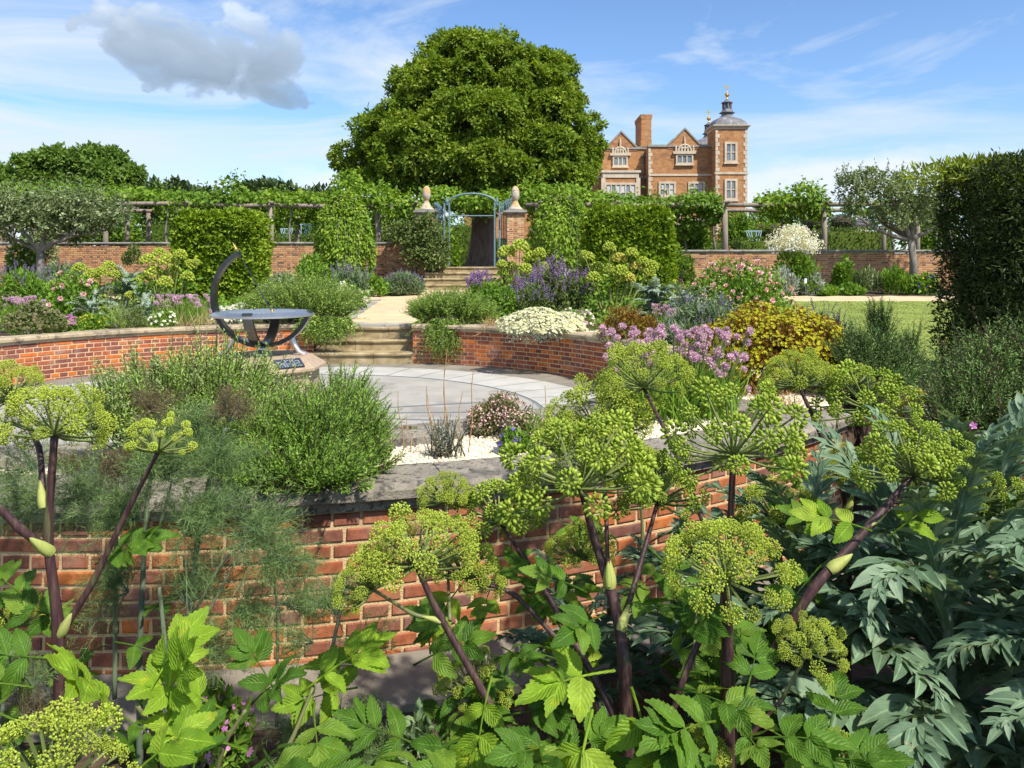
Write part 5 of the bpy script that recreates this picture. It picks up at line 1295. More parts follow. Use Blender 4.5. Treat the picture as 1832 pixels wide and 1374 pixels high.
def rosemary(name, label, starts, dirs, lens, mat, L=.026, per=60, curve=(0, 0, .25), width=1.0, brown=0.0, buds=None, fan=.85):
    c = starts.mean(0)
    t = thing(name, label, 'shrub', (c[0], c[1], starts[:, 2].min()))
    n = len(starts); tt = np.linspace(.12, 1, per)
    cu = np.asarray(curve, float)
    if cu.ndim == 1: cu = np.broadcast_to(cu, (n, 3))
    pos = starts[:, None]+dirs[:, None]*lens[:, None, None]*tt[None, :, None]+cu[:, None]*(lens[:, None, None]*tt[None, :, None]**2)
    tan = unit(dirs[:, None]+2*cu[:, None]*tt[None, :, None]).reshape(-1, 3)
    pos = pos.reshape(-1, 3); m = len(pos)
    f = unit(tan*.62+unit(np.cross(tan, rdir(m)))*fan)
    tone = np.clip(np.repeat(rng.rand(n), per)*.5+rng.rand(m)*.3+np.tile(tt, n)*.2, 0, 1)
    s_ = L*rng.uniform(.7, 1.2, m)*np.tile(1-.45*tt**3, n)
    br = np.repeat(rng.rand(n) < brown, per)
    sc = np.stack([s_, s_*width, s_], -1)
    mb = MB(); mb.scatter(NEEDLE2, pos[~br], f[~br], rdir((~br).sum(), .3), sc[~br], tone[~br]); mb.build('foliage', MT[mat], t, kind='stuff')
    if br.any():
        mb = MB(); mb.scatter(NEEDLE2, pos[br], f[br], rdir(br.sum(), .3), sc[br], tone[br]); mb.build('old_growth', MT['rosemary_brown'], t, kind='stuff')
    mid = starts+dirs*lens[:, None]*.5+cu*lens[:, None]*.25; end = starts+dirs*lens[:, None]+cu*lens[:, None]
    mb = MB()
    for i in range(n): mb.tube([starts[i], mid[i], end[i]], [.0045, .003, .001], 3, cap=False)
    mb.build('stems', MT['twig'], t, kind='stuff')
    if buds:
        k = rng.choice(n, buds); tb = rng.uniform(.55, 1.0, (buds, 9))
        pb = (starts[k][:, None]+dirs[k][:, None]*lens[k][:, None, None]*tb[..., None]+cu[k][:, None]*(lens[k][:, None, None]*tb[..., None]**2)).reshape(-1, 3)
        pb += rng.normal(size=pb.shape)*.008
        mb = MB(); mb.scatter(OCTA, pb, rdir(len(pb)), rdir(len(pb)), rng.uniform(.008, .016, len(pb))); mb.build('buds', MT['rosemary_pale'], t, kind='stuff')
    return t

# far-left border, from the wall coping backwards
def trailing(label, pxc, wpx, pyt, Y, zc, hang_px, hang_len, n1, n2, seed):
    cx = PX(pxc, Y); w = wpx/2/F*Y; h = PZ(pyt, Y)-zc
    s1 = np.stack([cx+rng.uniform(-.75, .75, n1)*w, Y+.25+rng.uniform(-.5, .45, n1)*w*.9, np.full(n1, zc)+rng.uniform(0, .1, n1)], -1)
    d1 = unit(np.stack([(s1[:, 0]-cx)/w*.9, (s1[:, 1]-Y-.25)/w*.6, np.full(n1, .75)], -1)+rng.normal(size=(n1, 3))*.22)
    l1 = h*rng.uniform(.65, 1.1, n1)*(1.25-.5*np.abs((s1[:, 0]-cx)/w))
    s2 = np.stack([PX(hang_px, Y)+rng.normal(size=n2)*w*.2, np.full(n2, Y-.22), np.full(n2, zc+.05)+rng.uniform(0, .12, n2)], -1)
    d2 = unit(np.stack([(s2[:, 0]-PX(hang_px, Y))*.7, np.full(n2, -.22), np.full(n2, -.30)], -1)+rng.normal(size=(n2, 3))*.12)
    l2 = hang_len*rng.uniform(.35, 1.0, n2)
    cu = np.concatenate([np.tile([0, 0, -.12], (n1, 1)), np.tile([0, .06, -.62], (n2, 1))])
    rosemary('trailing_rosemary', label, np.concatenate([s1, s2]), np.concatenate([d1, d2]), np.concatenate([l1, l2]), 'rosemary_trail', .055, 40, cu, 2.0)
trailing('trailing rosemary mound spilling over the wall left of the steps', 535, 165, 498, 12.75, .62, 590, .30, 1000, 300, 1)
trailing('trailing rosemary mound hanging in a tongue down the wall right of the steps', 806, 130, 525, 12.75, .60, 800, .50, 800, 200, 2)

mound('heath_mound', 'low dark green heath mound sitting on the left end of the far coping', 'shrub', 8, 110, 546, 590, 11.0, 3600, .05, 'green_dull', LEAFN, 10, flowers=[('brown_tips', 'thyme', 500, .05, OCTA, None)], z0=.60)
chives('lilac chive clump behind the dark heath mound', 12, 70, 532, 560, 12.0, 34, .065, 260)
mound('rose_bush', 'loose rose bush with few pale pink blooms at the left', 'rose bush', 72, 176, 482, 570, 13.2, 3200, .07, 'green', LEAF, 12, flowers=[('bloom', 'pink', 26, .105, None, ROSE)], z0=.6)
mound('lavender_plant', 'sprawling lavender with violet spikes along the left path', 'lavender', -20, 90, 490, 535, 16.5, 2200, .12, 'green', LEAFN, 8, spikes=('lav_fl', 50, .30, .028))
mound('lavender_plant', 'grey lavender in front of the apple trunk', 'lavender', 70, 150, 470, 510, 19.5, 1400, .12, 'lav', LEAFN, 8, spikes=('lav_fl', 30, .3, .028))
mound('mock_orange', 'round shrub dotted with white flowers under the apple tree', 'shrub', 4, 80, 432, 500, 22.8, 2600, .10, 'vine_dark', LEAF, 10, flowers=[('white_flowers', 'white', 190, .07, PETAL4, None)])
mound('mock_orange', 'pale silvery shrub behind the apple trunk', 'shrub', 40, 110, 410, 470, 24.0, 2000, .10, 'apple', LEAF, 10)
mound('green_shrub', 'small clipped grey-green bush against the wall behind the cardoon', 'shrub', 218, 256, 440, 470, 23.5, 900, .08, 'green_dull', LEAF, 6)
chives('lilac chive clump between the white flowers left of the sundial arc', 272, 378, 528, 575, 12.4, 60, .065, 520)
mound('snow_in_summer', 'patch of small white flowers beneath the sundial arc', 'flowers', 372, 462, 543, 566, 12.75, 900, .05, 'silver', LEAFN, 7, flowers=[('white_flowers', 'white', 420, .045, PETAL5, None)], z0=.6)
mound('snow_in_summer', 'thin scatter of white flowers in front of the lilac chives', 'flowers', 262, 322, 556, 580, 12.1, 700, .06, 'green', LEAFN, 6, flowers=[('white_flowers', 'white', 70, .05, PETAL5, None)], z0=.6)
mound('cinquefoil', 'small yellow-flowered plant on the gravel beside the coping', 'flowers', 136, 188, 560, 583, 11.9, 700, .06, 'green', LEAF, 6, flowers=[('yellow_flowers', 'yellow', 60, .04, PETAL5, None)], z0=.6)
mound('pink_flowers', 'low pink flowers creeping over the gravel beside the heath mound', 'flowers', 100, 140, 562, 580, 12.2, 300, .05, 'green', LEAFN, 5, flowers=[('pink_flowers', 'magenta', 110, .045, PETAL5, None)], z0=.6)
mound('santolina', 'small olive tuft on the gravel left of the sundial', 'shrub', 222, 268, 546, 580, 12.0, 1100, .05, 'green_dull', LEAFN, 6, z0=.6)
def blades(name, label, px, pyt, pyb, Y, n, mat, wpx=16, spread=.5):
    x, zb, zt = PX(px, Y), PZ(pyb, Y), PZ(pyt, Y); t = thing(name, label, 'grass', (x, Y, zb)); w = wpx/F*Y
    q = np.stack([x+rng.uniform(-.5, .5, n)*w, Y+rng.uniform(-.5, .5, n)*w, np.full(n, zb)], -1); ln = (zt-zb)*rng.uniform(.6, 1.1, n)
    d = rdir(n, 3.2-spread*2); mb = MB(); mb.scatter(BLADE, q, d, rdir(n), np.stack([ln, ln*.35+.04, ln*1.3], -1)); mb.build('blades', MT[mat], t, kind='stuff'); return t
blades('grass_tuft', 'upright yellow-green grass stalks behind the far coping', 217, 525, 580, 12.2, 70, 'stalk')
blades('grass_tuft', 'fine grass with pinkish tips left of the sundial arc', 350, 550, 580, 12.2, 160, 'straw', 60, .7)
blades('grass_tuft', 'dry reddish grass tuft between the trailing rosemary and the white mat', 880, 560, 590, 12.2, 120, 'dry', 24, .9)
blades('grass_tuft', 'straw-coloured grass tuft under the rusty shrub', 1085, 575, 606, 10.6, 150, 'straw', 34, .9)
blades('grass_tuft', 'tuft of thin reddish dead grass beside the big green umbels', 1395, 690, 742, 4.9, 230, 'dry', 60, .9)
blades('daylily', 'clump of upright strap leaves behind the violet flowers', 960, 718, 772, 4.25, 55, 'green', 40, .8)

mound('curry_mound', 'grey-green hummock behind the sundial ring', 'shrub', 462, 540, 488, 540, 15.5, 2200, .09, 'lav', LEAFN, 9)
mound('green_shrub', 'leafy green shrub between the block hedge and the weeping cone', 'shrub', 525, 600, 455, 510, 20.9, 1600, .11, 'green', LEAF, 9)
mound('green_shrub', 'bright feathery shrub right of the trailing mound by the path', 'shrub', 570, 614, 530, 570, 13.9, 1300, .07, 'green', LEAFN, 7)
mound('peony_plant', 'white peony plant in full bloom beside the sand path', 'peony', 586, 658, 508, 545, 16.6, 1100, .12, 'green', LEAF, 8, flowers=[('bloom', 'white', 26, .19, None, PEONY)])
mound('lavender_plant', 'lavender with pale spikes behind the white peonies', 'lavender', 588, 660, 488, 520, 18.2, 1300, .14, 'lav', LEAFN, 8, spikes=('lav_fl', 40, .32, .03))
mound('lavender_plant', 'rounded grey-green lavender dome beside the gate steps', 'lavender', 682, 762, 486, 524, 20.6, 4200, .13, 'lav', LEAFN, 7, spikes=('lav_fl', 70, .16, .026), up=.9)
mound('green_shrub', 'leafy low plant between the peonies and the lavender dome', 'shrub', 648, 692, 490, 524, 20.0, 1100, .11, 'green', LEAF, 7)
mound('creeping_thyme', 'flat mauve creeping thyme spilling over the path edge', 'flowers', 612, 650, 545, 558, 16.0, 500, .05, 'thyme', LEAFN, 5, flowers=[('mauve_flowers', 'lav_fl', 120, .04, PETAL5, None)])

# low ground cover between the plants of the far borders
n = 42000; gx = rng.uniform(-12, 9, n); gy = rng.uniform(10.5, 23.3, n); ri = np.hypot(gx-CI[0], gy-CI[1])
nz = np.sin(gx*2.1+gy*1.3)+np.sin(gy*2.7-gx*1.7)+rng.normal(size=n)*.5
pk = (ri > RI+.85) & ~pathcond(gx, gy) & ~((gy > 18.5) & (gy < 20.4)) & ~((gx > 3.3) & (gy < 20.4)) & ~edging(gx, gy) & (nz > -.9) & ~((gx > -4.3) & (gx < -.1) & (gy > 18))
gx, gy = gx[pk], gy[pk]; n = len(gx)
mb = MB(); mb.scatter(LEAF, np.stack([gx, gy, height(gx, gy)+.02+rng.rand(n)*.16], -1), rdir(n, .6), rdir(n, 1.0), rng.uniform(.06, .13, n)); setp(mb.build('ground_cover', MT['green']), 'low leafy ground cover between the border plants', 'ground cover', kind='stuff')
# creeper on the left pier
t = thing('climbing_rose', 'tangled climbing rose smothering the left gate pier and wall', 'climber', (PX(745, 23.6), 23.6, .85))
cls = [lob(770, 415, 23.7, 26, 30, .35), lob(735, 420, 23.9, 30, 28, .3), lob(785, 450, 23.5, 20, 30, .3), lob(710, 418, 24.1, 22, 16, .25), lob(760, 460, 23.6, 34, 20, .35)]
mb = MB(); [limb(mb, (PX(750, 23.8), 23.8, .8), l[:3], .03, .012) for l in cls]; mb.build('stems', MT['bark_grey'], t)
mb = MB(); rosettes(mb, cls, 420, 9, .12, LEAF, .5, .4, .2, spread=1.2, cl=.8); mb.build('foliage', MT['green_dull'], t, kind='stuff')
mound('ivy_bush', 'bright ivy beside the left gate post', 'shrub', 788, 824, 440, 480, 24.9, 600, .14, 'vine', LEAFW, 6)

# far-right border
mound('white_mat', 'dense mat of creamy-white flowers spilling over the right coping', 'flowers', 890, 1046, 552, 600, 11.35, 2600, .05, 'silver', LEAFN, 16, dy=.42, flowers=[('cream_flowers', 'cream', 2300, .048, PETAL5, None)], z0=.52)
mound('snow_in_summer', 'loose scatter of white flowers behind the creamy mat', 'flowers', 985, 1062, 548, 590, 11.9, 900, .06, 'green_dull', LEAFN, 7, flowers=[('white_flowers', 'white', 120, .05, PETAL5, None), ('pink_flowers', 'magenta', 60, .05, PETAL5, None)], z0=.58)
mound('oregano', 'fresh green rounded bush behind the hanging rosemary', 'shrub', 848, 925, 506, 562, 14.2, 3600, .06, 'green', LEAF, 10)
mound('catmint', 'violet catmint flowering against the lower gate steps', 'flowers', 832, 880, 500, 535, 16.6, 900, .08, 'green', LEAFN, 7, spikes=('salvia_fl', 50, .28, .04))
mound('dark_sage', 'dark grey-purple shrub between the green bush and the purple salvia', 'shrub', 912, 985, 505, 570, 14.4, 2400, .08, 'green_dull', LEAFN, 10, spikes=('lav_fl', 60, .25, .03))
mound('salvia_plant', 'tall purple salvia in front of the weeping dome shrub', 'flowers', 930, 1052, 488, 560, 14.8, 2600, .09, 'green_dull', LEAF, 12, spikes=('salvia_fl', 150, .34, .036))
mound('artemisia', 'small silver plant among the purple salvia spikes', 'shrub', 990, 1025, 480, 500, 15.6, 600, .10, 'silver', LEAFN, 6, z0=.9)
mound('spurge', 'small rust and olive shrub on the gravel behind the right wall', 'shrub', 1070, 1178, 540, 604, 10.3, 4200, .045, 'rusty', LEAF, 14, z0=.58)
chives('pale pink chive clump behind the rust shrub', 1165, 1200, 545, 590, 10.9, 34, .05, 160, dy=.2)
chives('mauve chives between the rust shrub and the lavender', 1195, 1250, 555, 585, 10.3, 30, .05, 160, dy=.2)
mound('lavender_plant', 'grey lavender strip behind the big golden spurge', 'lavender', 1180, 1320, 545, 615, 9.6, 3400, .10, 'lav', LEAFN, 10, spikes=('lav_fl', 80, .2, .018))
mound('lavender_plant', 'lavender with upright spikes at the lawn edge beyond the golden spurge', 'lavender', 1405, 1515, 572, 650, 8.0, 2600, .10, 'lav', LEAFN, 10, spikes=('lav_fl', 90, .22, .016))
mound('rose_bush', 'big rose bush covered in pale pink blooms in front of the right wall', 'rose bush', 1235, 1418, 462, 562, 13.6, 6500, .075, 'green', LEAF, 18, dy=.8, flowers=[('bloom', 'pink', 92, .105, None, ROSE), ('buds', 'pink', 160, .035, OCTA, None)], z0=.62)
mound('golden_spurge', 'large dome of golden-yellow and rust spurge on the right of the planter', 'shrub', 1222, 1524, 548, 705, 6.0, 11000, .042, 'rusty', LEAF, 34, dy=.45, flowers=[('gold_bracts', 'gold_leaf', 2600, .027, PETAL5, None)], z0=.62)
# right wall border
t, ls = mound('crambe', 'airy cloud of tiny white crambe flowers in front of the right wall', 'flowers', 1378, 1468, 452, 525, 20.9, 1200, .16, 'vine_dark', LEAF, 8, z0=.85)
cb = [lob(1420, 428, 20.9, 46, 22, .5), lob(1395, 435, 20.9, 24, 16, .4), lob(1448, 440, 20.9, 26, 16, .4), lob(1420, 412, 20.9, 26, 12, .35)]
p, nn = shell(cb, 3600, .3, 1.1); mb = MB(); mb.scatter(PETAL4, p, rdir(len(p)), rdir(len(p), .5), .045*rng.uniform(.6, 1.2, len(p))); mb.build('flower_cloud', MT['white'], t, kind='stuff')
mb = MB()
for q in range(60): e = p[rng.randint(len(p))]; mb.tube([(PX(1422, 20.9)+rng.normal()*.1, 20.9, 1.0), (e+np.array([PX(1422, 20.9), 20.9, 1.2]))/2, e], [.01, .006, .002], 3)
mb.build('flower_stalks', MT['stalk'], t, kind='stuff')
mound('artemisia', 'silver-white feathery artemisia left of the plant label', 'shrub', 1378, 1428, 484, 528, 20.6, 1500, .16, 'silver', LEAFN, 8, up=1.2)
mound('artemisia', 'silver-white feathery artemisia right of the plant label', 'shrub', 1432, 1472, 488, 528, 20.6, 1200, .16, 'silver', LEAFN, 8, up=1.2)
mound('border_perennial', 'tall dark leafy perennial against the right wall', 'plant', 1492, 1532, 462, 520, 21.6, 1100, .13, 'vine_dark', LEAF, 7)
mound('border_perennial', 'grey-green stemmy perennial below the apple trunk', 'plant', 1530, 1580, 478, 520, 21.4, 1100, .14, 'apple', LEAFN, 7, up=1.0)
mound('border_perennial', 'feathery green perennial right of the stemmy one', 'plant', 1572, 1640, 480, 525, 21.2, 1500, .14, 'green', LEAFN, 8, up=1.0)
mound('iris_clump', 'violet-flowered clump at the foot of the apple trunk', 'flowers', 1625, 1680, 492, 525, 21.0, 900, .14, 'green', LEAF, 7, flowers=[('violet_flowers', 'violet', 60, .07, PETAL5, None), ('yellow_flowers', 'yellow', 30, .07, PETAL5, None)])
mound('border_perennial', 'low fresh green edging plant by the mulch', 'plant', 1500, 1545, 505, 528, 20.7, 700, .10, 'green', LEAF, 6)
mound('border_perennial', 'low pale hosta-like tuft at the path edge', 'plant', 1462, 1500, 512, 530, 20.5, 400, .16, 'green', LEAF3, 5)
mound('green_shrub', 'wispy twiggy shrub against the wall beside the square hedge', 'shrub', 1198, 1240, 430, 505, 22.6, 900, .11, 'vine_dark', LEAF, 8)
t = thing('plant_label', 'small white plant label on a thin stake in the right border', 'plant label', (PX(1441, 20.3), 20.3, .84))
mb = MB(); mb.tube([(PX(1441, 20.3), 20.3, .8), (PX(1441, 20.3), 20.3, 1.12)], .008, 5); mb.build('stake', MT['lead'], t)
mb = MB(); mb.box((PX(1441, 20.3)-.03, 20.28, 1.1), (PX(1441, 20.3)+.03, 20.29, 1.22)); mb.build('plate', m_flat('label_white', (.75, .75, .72), .5), t)

# ---------------------------------------------------------------- cardoons
def cardoon_leaf(L, W, arch, seed, pairs=10, mat='cardoon', n3=3):
    r = np.random.RandomState(seed); mb = MB(); TT = T_leaf(.29, n3, .3, .32)
    xs = np.linspace(0, 1, 14); V = []; uv = []
    for x in xs:
        w = W*.13*(1-x)**.4*abs(math.sin(math.pi*min(1, x*.9+.06)))**.6+.004
        V += [(x*L, w, w*.5), (x*L, 0, 0), (x*L, -w, w*.5)]; uv += [(x, 0, 0), (x, .5, 0), (x, 1, 0)]
    Fc = np.array([f for i in range(len(xs)-1) for f in ((i*3, i*3+1, i*3+4, i*3+3), (i*3+1, i*3+2, i*3+5, i*3+4))])
    mb.add(V, Fc, .2, uv)
    for k in range(pairs):
        t = .16+.80*(k/(pairs-1))**.95
        ln = W*(math.sin(math.pi*min(1, (t*.86+.10)))**.75)*r.uniform(.85, 1.1)
        for s in (-1, 1):
            th = math.radians(r.uniform(38, 52)*(1-.35*t)); d = np.array([[math.cos(th), s*math.sin(th), .22]])
            o = np.array([[t*L-.02*L*(s > 0), 0, .002]])
            nr = np.array([[0, -s*.25, 1.0]])+r.normal(size=(1, 3))*.12
            mb.scatter(TT, o, d, nr, np.array([[ln, ln*1.05, ln]]), np.array([r.rand()]))
            for q, (u, a2) in enumerate(((.30, 34),)):
                for s2 in (-1, 1):
                    th2 = th+s2*math.radians(a2); d2 = np.array([[math.cos(th2), s*math.sin(th2), .2]])
                    mb.scatter(TT, o+d/np.linalg.norm(d)*ln*u*.8, d2, nr, np.array([[ln*.46, ln*.50, ln*.4]]), np.array([r.rand()]))
    mb.scatter(TT, np.array([[L*.90, 0, 0]]), np.array([[1.0, 0, 0]]), np.array([[0, 0, 1.0]]), np.array([[W*.7, W*.6, W*.5]]), np.array([.5]))
    me_V = mb.V
    for i, v in enumerate(me_V):
        x, y, z = v[:, 0].copy(), v[:, 1].copy(), v[:, 2].copy()+.03*np.sin(v[:, 0]*31+v[:, 1]*17+seed)*W
        ph = -arch*np.clip(x/L, 0, 1.4)**1.3; s = np.linspace(0, 1.4, 60); pv = -arch*s**1.3
        cx = np.concatenate([[0], np.cumsum(np.cos(pv[:-1])*L*(s[1]-s[0]))]); cz = np.concatenate([[0], np.cumsum(np.sin(pv[:-1])*L*(s[1]-s[0]))])
        X_ = np.interp(x/L, s, cx); Z_ = np.interp(x/L, s, cz)
        me_V[i] = np.stack([X_-np.sin(ph)*z, y, Z_+np.cos(ph)*z], -1)
    return mb.mesh('leaf', MT[mat], True)
CARF = [cardoon_leaf(1, .26, a, i, 8, 'cardoon_far', 2) for i, a in enumerate((.7, 1.1, 1.5, 1.9))]
def cardoon_far(label, px, pyb, Y, nl, L, seed, h=.5, zb=.58, stalks=1):
    r = np.random.RandomState(seed); x = PX(px, Y); t = thing('cardoon', label, 'cardoon', (x, Y, zb))
    mb = MB(); mb.tube([(x, Y, zb-.05), (x, Y, zb+h)], [.04, .025], 6); mb.build('stalk', MT['cardoon_far'], t)
    for i in range(nl):
        a = i*2.4+r.rand()*.6; u = r.rand(); el = math.radians(25+45*u)
        d = (math.cos(a)*math.cos(el), math.sin(a)*math.cos(el), math.sin(el))
        link('leaf', CARF[r.randint(4)], t, M_from((x+r.normal()*.05, Y+r.normal()*.05, zb+h*u*.9), d, (0, 0, 1), L*r.uniform(.75, 1.1)))
cardoon_far('tall silvery cardoon rising behind the rose bush at the left', 225, 570, 14.6, 60, .62, 1, .75)
cardoon_far('upright cardoon with a thick pale stalk above the yellow flowers', 168, 575, 12.9, 26, .45, 2, .5)
cardoon_far('low cardoon tuft in front of the left angelica', 262, 575, 13.2, 22, .42, 3, .25)
cardoon_far('broad silver-green cardoon between the yellow angelica and the rose bush', 1170, 570, 13.2, 70, .52, 4, .5)
cardoon_far('spreading cardoon beside the rose bush', 1225, 575, 12.8, 60, .5, 5, .42)

# ---------------------------------------------------------------- angelica at a distance
MT['umbel'] = m_leaf('umbel_flowers', (.30, .39, .04), (.46, .56, .07), .25, .6, c3=(.58, .66, .12))
MT['umbel_fruit'] = m_leaf('umbel_fruit', (.22, .32, .03), (.37, .50, .06), .28, .45, c3=(.52, .62, .11))
MT['umbel_gold'] = m_leaf('umbel_gold', (.42, .40, .06), (.60, .55, .11), .2, .6)
MT['ray'] = m_leaf('umbel_ray', (.14, .18, .05), (.25, .29, .09), .1)
def far_umbel(mat, seed, n=44):
    r = np.random.RandomState(seed); mb = MB(); i = np.arange(n)+.5; z = 1-1.25*i/n; a = i*2.39996
    d = np.stack([z, np.sqrt(1-z*z)*np.cos(a), np.sqrt(1-z*z)*np.sin(a)], -1); d = unit(d+r.normal(size=d.shape)*.06)
    mb.scatter(ICO, d*.85, r.normal(size=d.shape), r.normal(size=d.shape), np.repeat(r.uniform(.27, .36, (n, 1)), 3, 1), r.rand(n))
    m = n*9; dd = np.repeat(d, 9, 0); off = unit(r.normal(size=(m, 3))); mb.scatter(OCTA, dd*.85+off*.16, r.normal(size=(m, 3)), r.normal(size=(m, 3)), np.full((m, 3), .10), r.rand(m))
    mb.scatter(NEEDLE, np.zeros((n, 3)), d, r.normal(size=(n, 3)), np.stack([np.full(n, .8), np.full(n, .3), np.ones(n)], -1), r.rand(n))
    return mb.mesh('umbel', MT[mat])
FUM = {m: [far_umbel(m, i) for i in range(2)] for m in ('umbel', 'umbel_gold')}
def angelica_far(label, pxb, Y, heads, leaves, zb=.6, gold=0.0, seed=0):
    r = np.random.RandomState(seed); x = PX(pxb, Y); t = thing('angelica', label, 'angelica', (x, Y, zb))
    for (px, py, wp) in heads:
        q = P(px, py, Y+r.uniform(-.25, .25)); b = np.array([x+(q[0]-x)*.3, Y, zb])
        mb = MB(); mb.tube([b, (b+q)/2+np.array([0, 0, .05]), q], [.018, .014, .009], 5); mb.build('stem', MT['ray'], t)
        link('umbel', FUM['umbel_gold' if r.rand() < gold else 'umbel'][r.randint(2)], t, M_from(q, unit(np.array([(q[0]-x)*.4, -.15, 1.0])), (1, 0, 0), wp/2/F*Y))
    n = leaves*14; ctr = np.repeat(np.stack([x+r.normal(size=leaves)*.28, Y+r.normal(size=leaves)*.2, zb+r.uniform(.1, .75, leaves)], -1), 14, 0)
    mb = MB(); mb.scatter(LEAF3, ctr+rng.normal(size=(n, 3))*.07, rdir(n, -.1), rdir(n, 1.0), .13*rng.uniform(.7, 1.2, n)); mb.build('leaves', MT['green'], t, kind='stuff')
angelica_far('olive-green angelica heads behind the silvery cardoon at the left', 170, 14.0, [(142, 482, 26), (165, 495, 30), (180, 490, 26), (195, 478, 24), (150, 505, 24), (205, 492, 20), (168, 512, 22), (232, 530, 20), (145, 540, 16)], 10, seed=1)
angelica_far('yellow-green angelica clump in front of the left block hedge', 295, 13.8, [(265, 468, 30), (285, 455, 26), (300, 470, 34), (322, 458, 26), (340, 476, 26), (275, 490, 34), (310, 490, 34), (335, 497, 26), (255, 500, 24), (295, 508, 30), (350, 470, 16)], 18, seed=2)
angelica_far('pale angelica clump beside the upper gate steps', 925, 18.4, [(905, 455, 34), (930, 445, 36), (950, 465, 34), (965, 455, 26), (898, 475, 22), (940, 485, 30), (915, 480, 26), (960, 490, 30), (900, 490, 22), (972, 478, 22)], 14, zb=.75, seed=3)
angelica_far('golden-headed angelica clump in front of the right square hedge', 1095, 14.6, [(1052, 462, 26), (1068, 480, 26), (1090, 445, 26), (1085, 485, 30), (1108, 465, 28), (1130, 455, 26), (1138, 480, 26), (1110, 490, 34), (1150, 470, 24), (1165, 478, 28), (1062, 500, 30), (1160, 492, 30), (1095, 505, 30), (1125, 500, 26), (1045, 455, 16)], 16, gold=.35, seed=4)
# ---------------------------------------------------------------- planter plants close by
def near_rosemary(name, label, blobs, mat, n, L, lenr, per, buds=None, brown=0.0, width=1.0, droop=0.0, up=.8, fan=.85, zbase=.66, upc=.2):
    """sprigs rooted inside ellipsoid masses, reaching outwards and upwards"""
    S, D, LN = [], [], []
    tot = sum(b[3]*b[5] for b in blobs)
    for b in blobs:
        m = int(n*b[3]*b[5]/tot); c, r = np.array(b[:3]), np.array(b[3:])
        d = rdir(m); d[:, 2] = np.where(d[:, 2] < -.3, -d[:, 2], d[:, 2])
        s_ = c+d*r*rng.uniform(.25, .8, m)[:, None]; s_[:, 2] = np.maximum(s_[:, 2], zbase)
        dd = unit(d*.75+np.array([0, 0, up])+rng.normal(size=(m, 3))*.22)
        S.append(s_); D.append(dd); LN.append(rng.uniform(*lenr, m)*(.7+.3*r[2]/max(q[5] for q in blobs)))
    S, D, LN = np.concatenate(S), np.concatenate(D), np.concatenate(LN)
    cu = np.stack([D[:, 0]*.1, D[:, 1]*.1, np.full(len(S), upc-droop)], -1)
    return rosemary(name, label, S, D, LN, mat, L, per, cu, width, brown, buds, fan)
def eb(px, py, Y, rx, ry, ryd): return (*P(px, py, Y), rx/F*Y, ryd, ry/F*Y)
near_rosemary('rosemary_bush', 'large upright rosemary with pale buds on the near planter in front of the sundial', [eb(290, 770, 3.55, 120, 90, .28), eb(390, 748, 3.65, 110, 92, .28), eb(470, 775, 3.65, 70, 62, .22), eb(215, 790, 3.45, 75, 72, .22), eb(430, 815, 3.35, 130, 58, .2), eb(330, 830, 3.25, 120, 45, .18)], 'rosemary', 1250, .030, (.09, .25), 46, buds=420, brown=.05, width=1.2, fan=.6)
near_rosemary('rosemary_bush', 'glossy arching rosemary spilling over the near coping beside the white gravel', [eb(490, 825, 3.25, 90, 44, .2), eb(560, 800, 3.3, 100, 60, .24), eb(630, 800, 3.45, 60, 52, .2), eb(605, 750, 3.6, 44, 44, .17), eb(540, 855, 3.08, 100, 30, .12), eb(640, 840, 3.28, 52, 34, .16), eb(450, 870, 3.02, 60, 22, .1), eb(600, 870, 3.05, 60, 22, .1)], 'rosemary', 1350, .030, (.07, .18), 40, width=1.35, up=.30, upc=.30, fan=.62, zbase=.60)
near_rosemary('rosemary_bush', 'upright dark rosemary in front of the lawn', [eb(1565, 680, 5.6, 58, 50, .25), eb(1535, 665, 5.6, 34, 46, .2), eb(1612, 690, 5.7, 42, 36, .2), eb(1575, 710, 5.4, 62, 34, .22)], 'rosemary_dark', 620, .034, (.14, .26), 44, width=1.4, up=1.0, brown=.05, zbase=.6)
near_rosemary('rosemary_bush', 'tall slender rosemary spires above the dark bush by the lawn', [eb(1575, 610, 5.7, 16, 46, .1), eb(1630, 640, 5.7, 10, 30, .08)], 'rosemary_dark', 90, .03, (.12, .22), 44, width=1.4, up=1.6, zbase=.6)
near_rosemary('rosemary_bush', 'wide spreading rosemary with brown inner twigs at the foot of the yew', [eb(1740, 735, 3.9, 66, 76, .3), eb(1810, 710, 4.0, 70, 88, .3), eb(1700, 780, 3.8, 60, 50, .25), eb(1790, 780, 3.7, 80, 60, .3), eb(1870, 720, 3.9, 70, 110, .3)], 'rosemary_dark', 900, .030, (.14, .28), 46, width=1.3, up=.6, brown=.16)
mound('stonecrop', 'bright lime stonecrop patch under the dark rosemary', 'plant', 1610, 1665, 690, 715, 4.9, 700, .03, 'gold_leaf', LEAF, 6, z0=.64)
chives('large clump of lilac chive heads at the right of the planter', 1072, 1340, 588, 745, 4.95, 115, .056, 700, base=.64, dy=.28)
mound('thyme_mound', 'rounded thyme mound in pinkish flower behind the violets', 'shrub', 836, 972, 704, 768, 4.35, 3800, .022, 'thyme', LEAF, 14, flowers=[('pink_flowers', 'pink', 600, .012, PETAL5, None)], z0=.66, dy=.2)
mound('violet_plant', 'small plant with vivid violet flowers on the gravel', 'flowers', 890, 950, 768, 808, 4.0, 900, .03, 'green', LEAF, 8, flowers=[('violet_flowers', 'violet', 22, .034, PETAL5, None)], z0=.66)
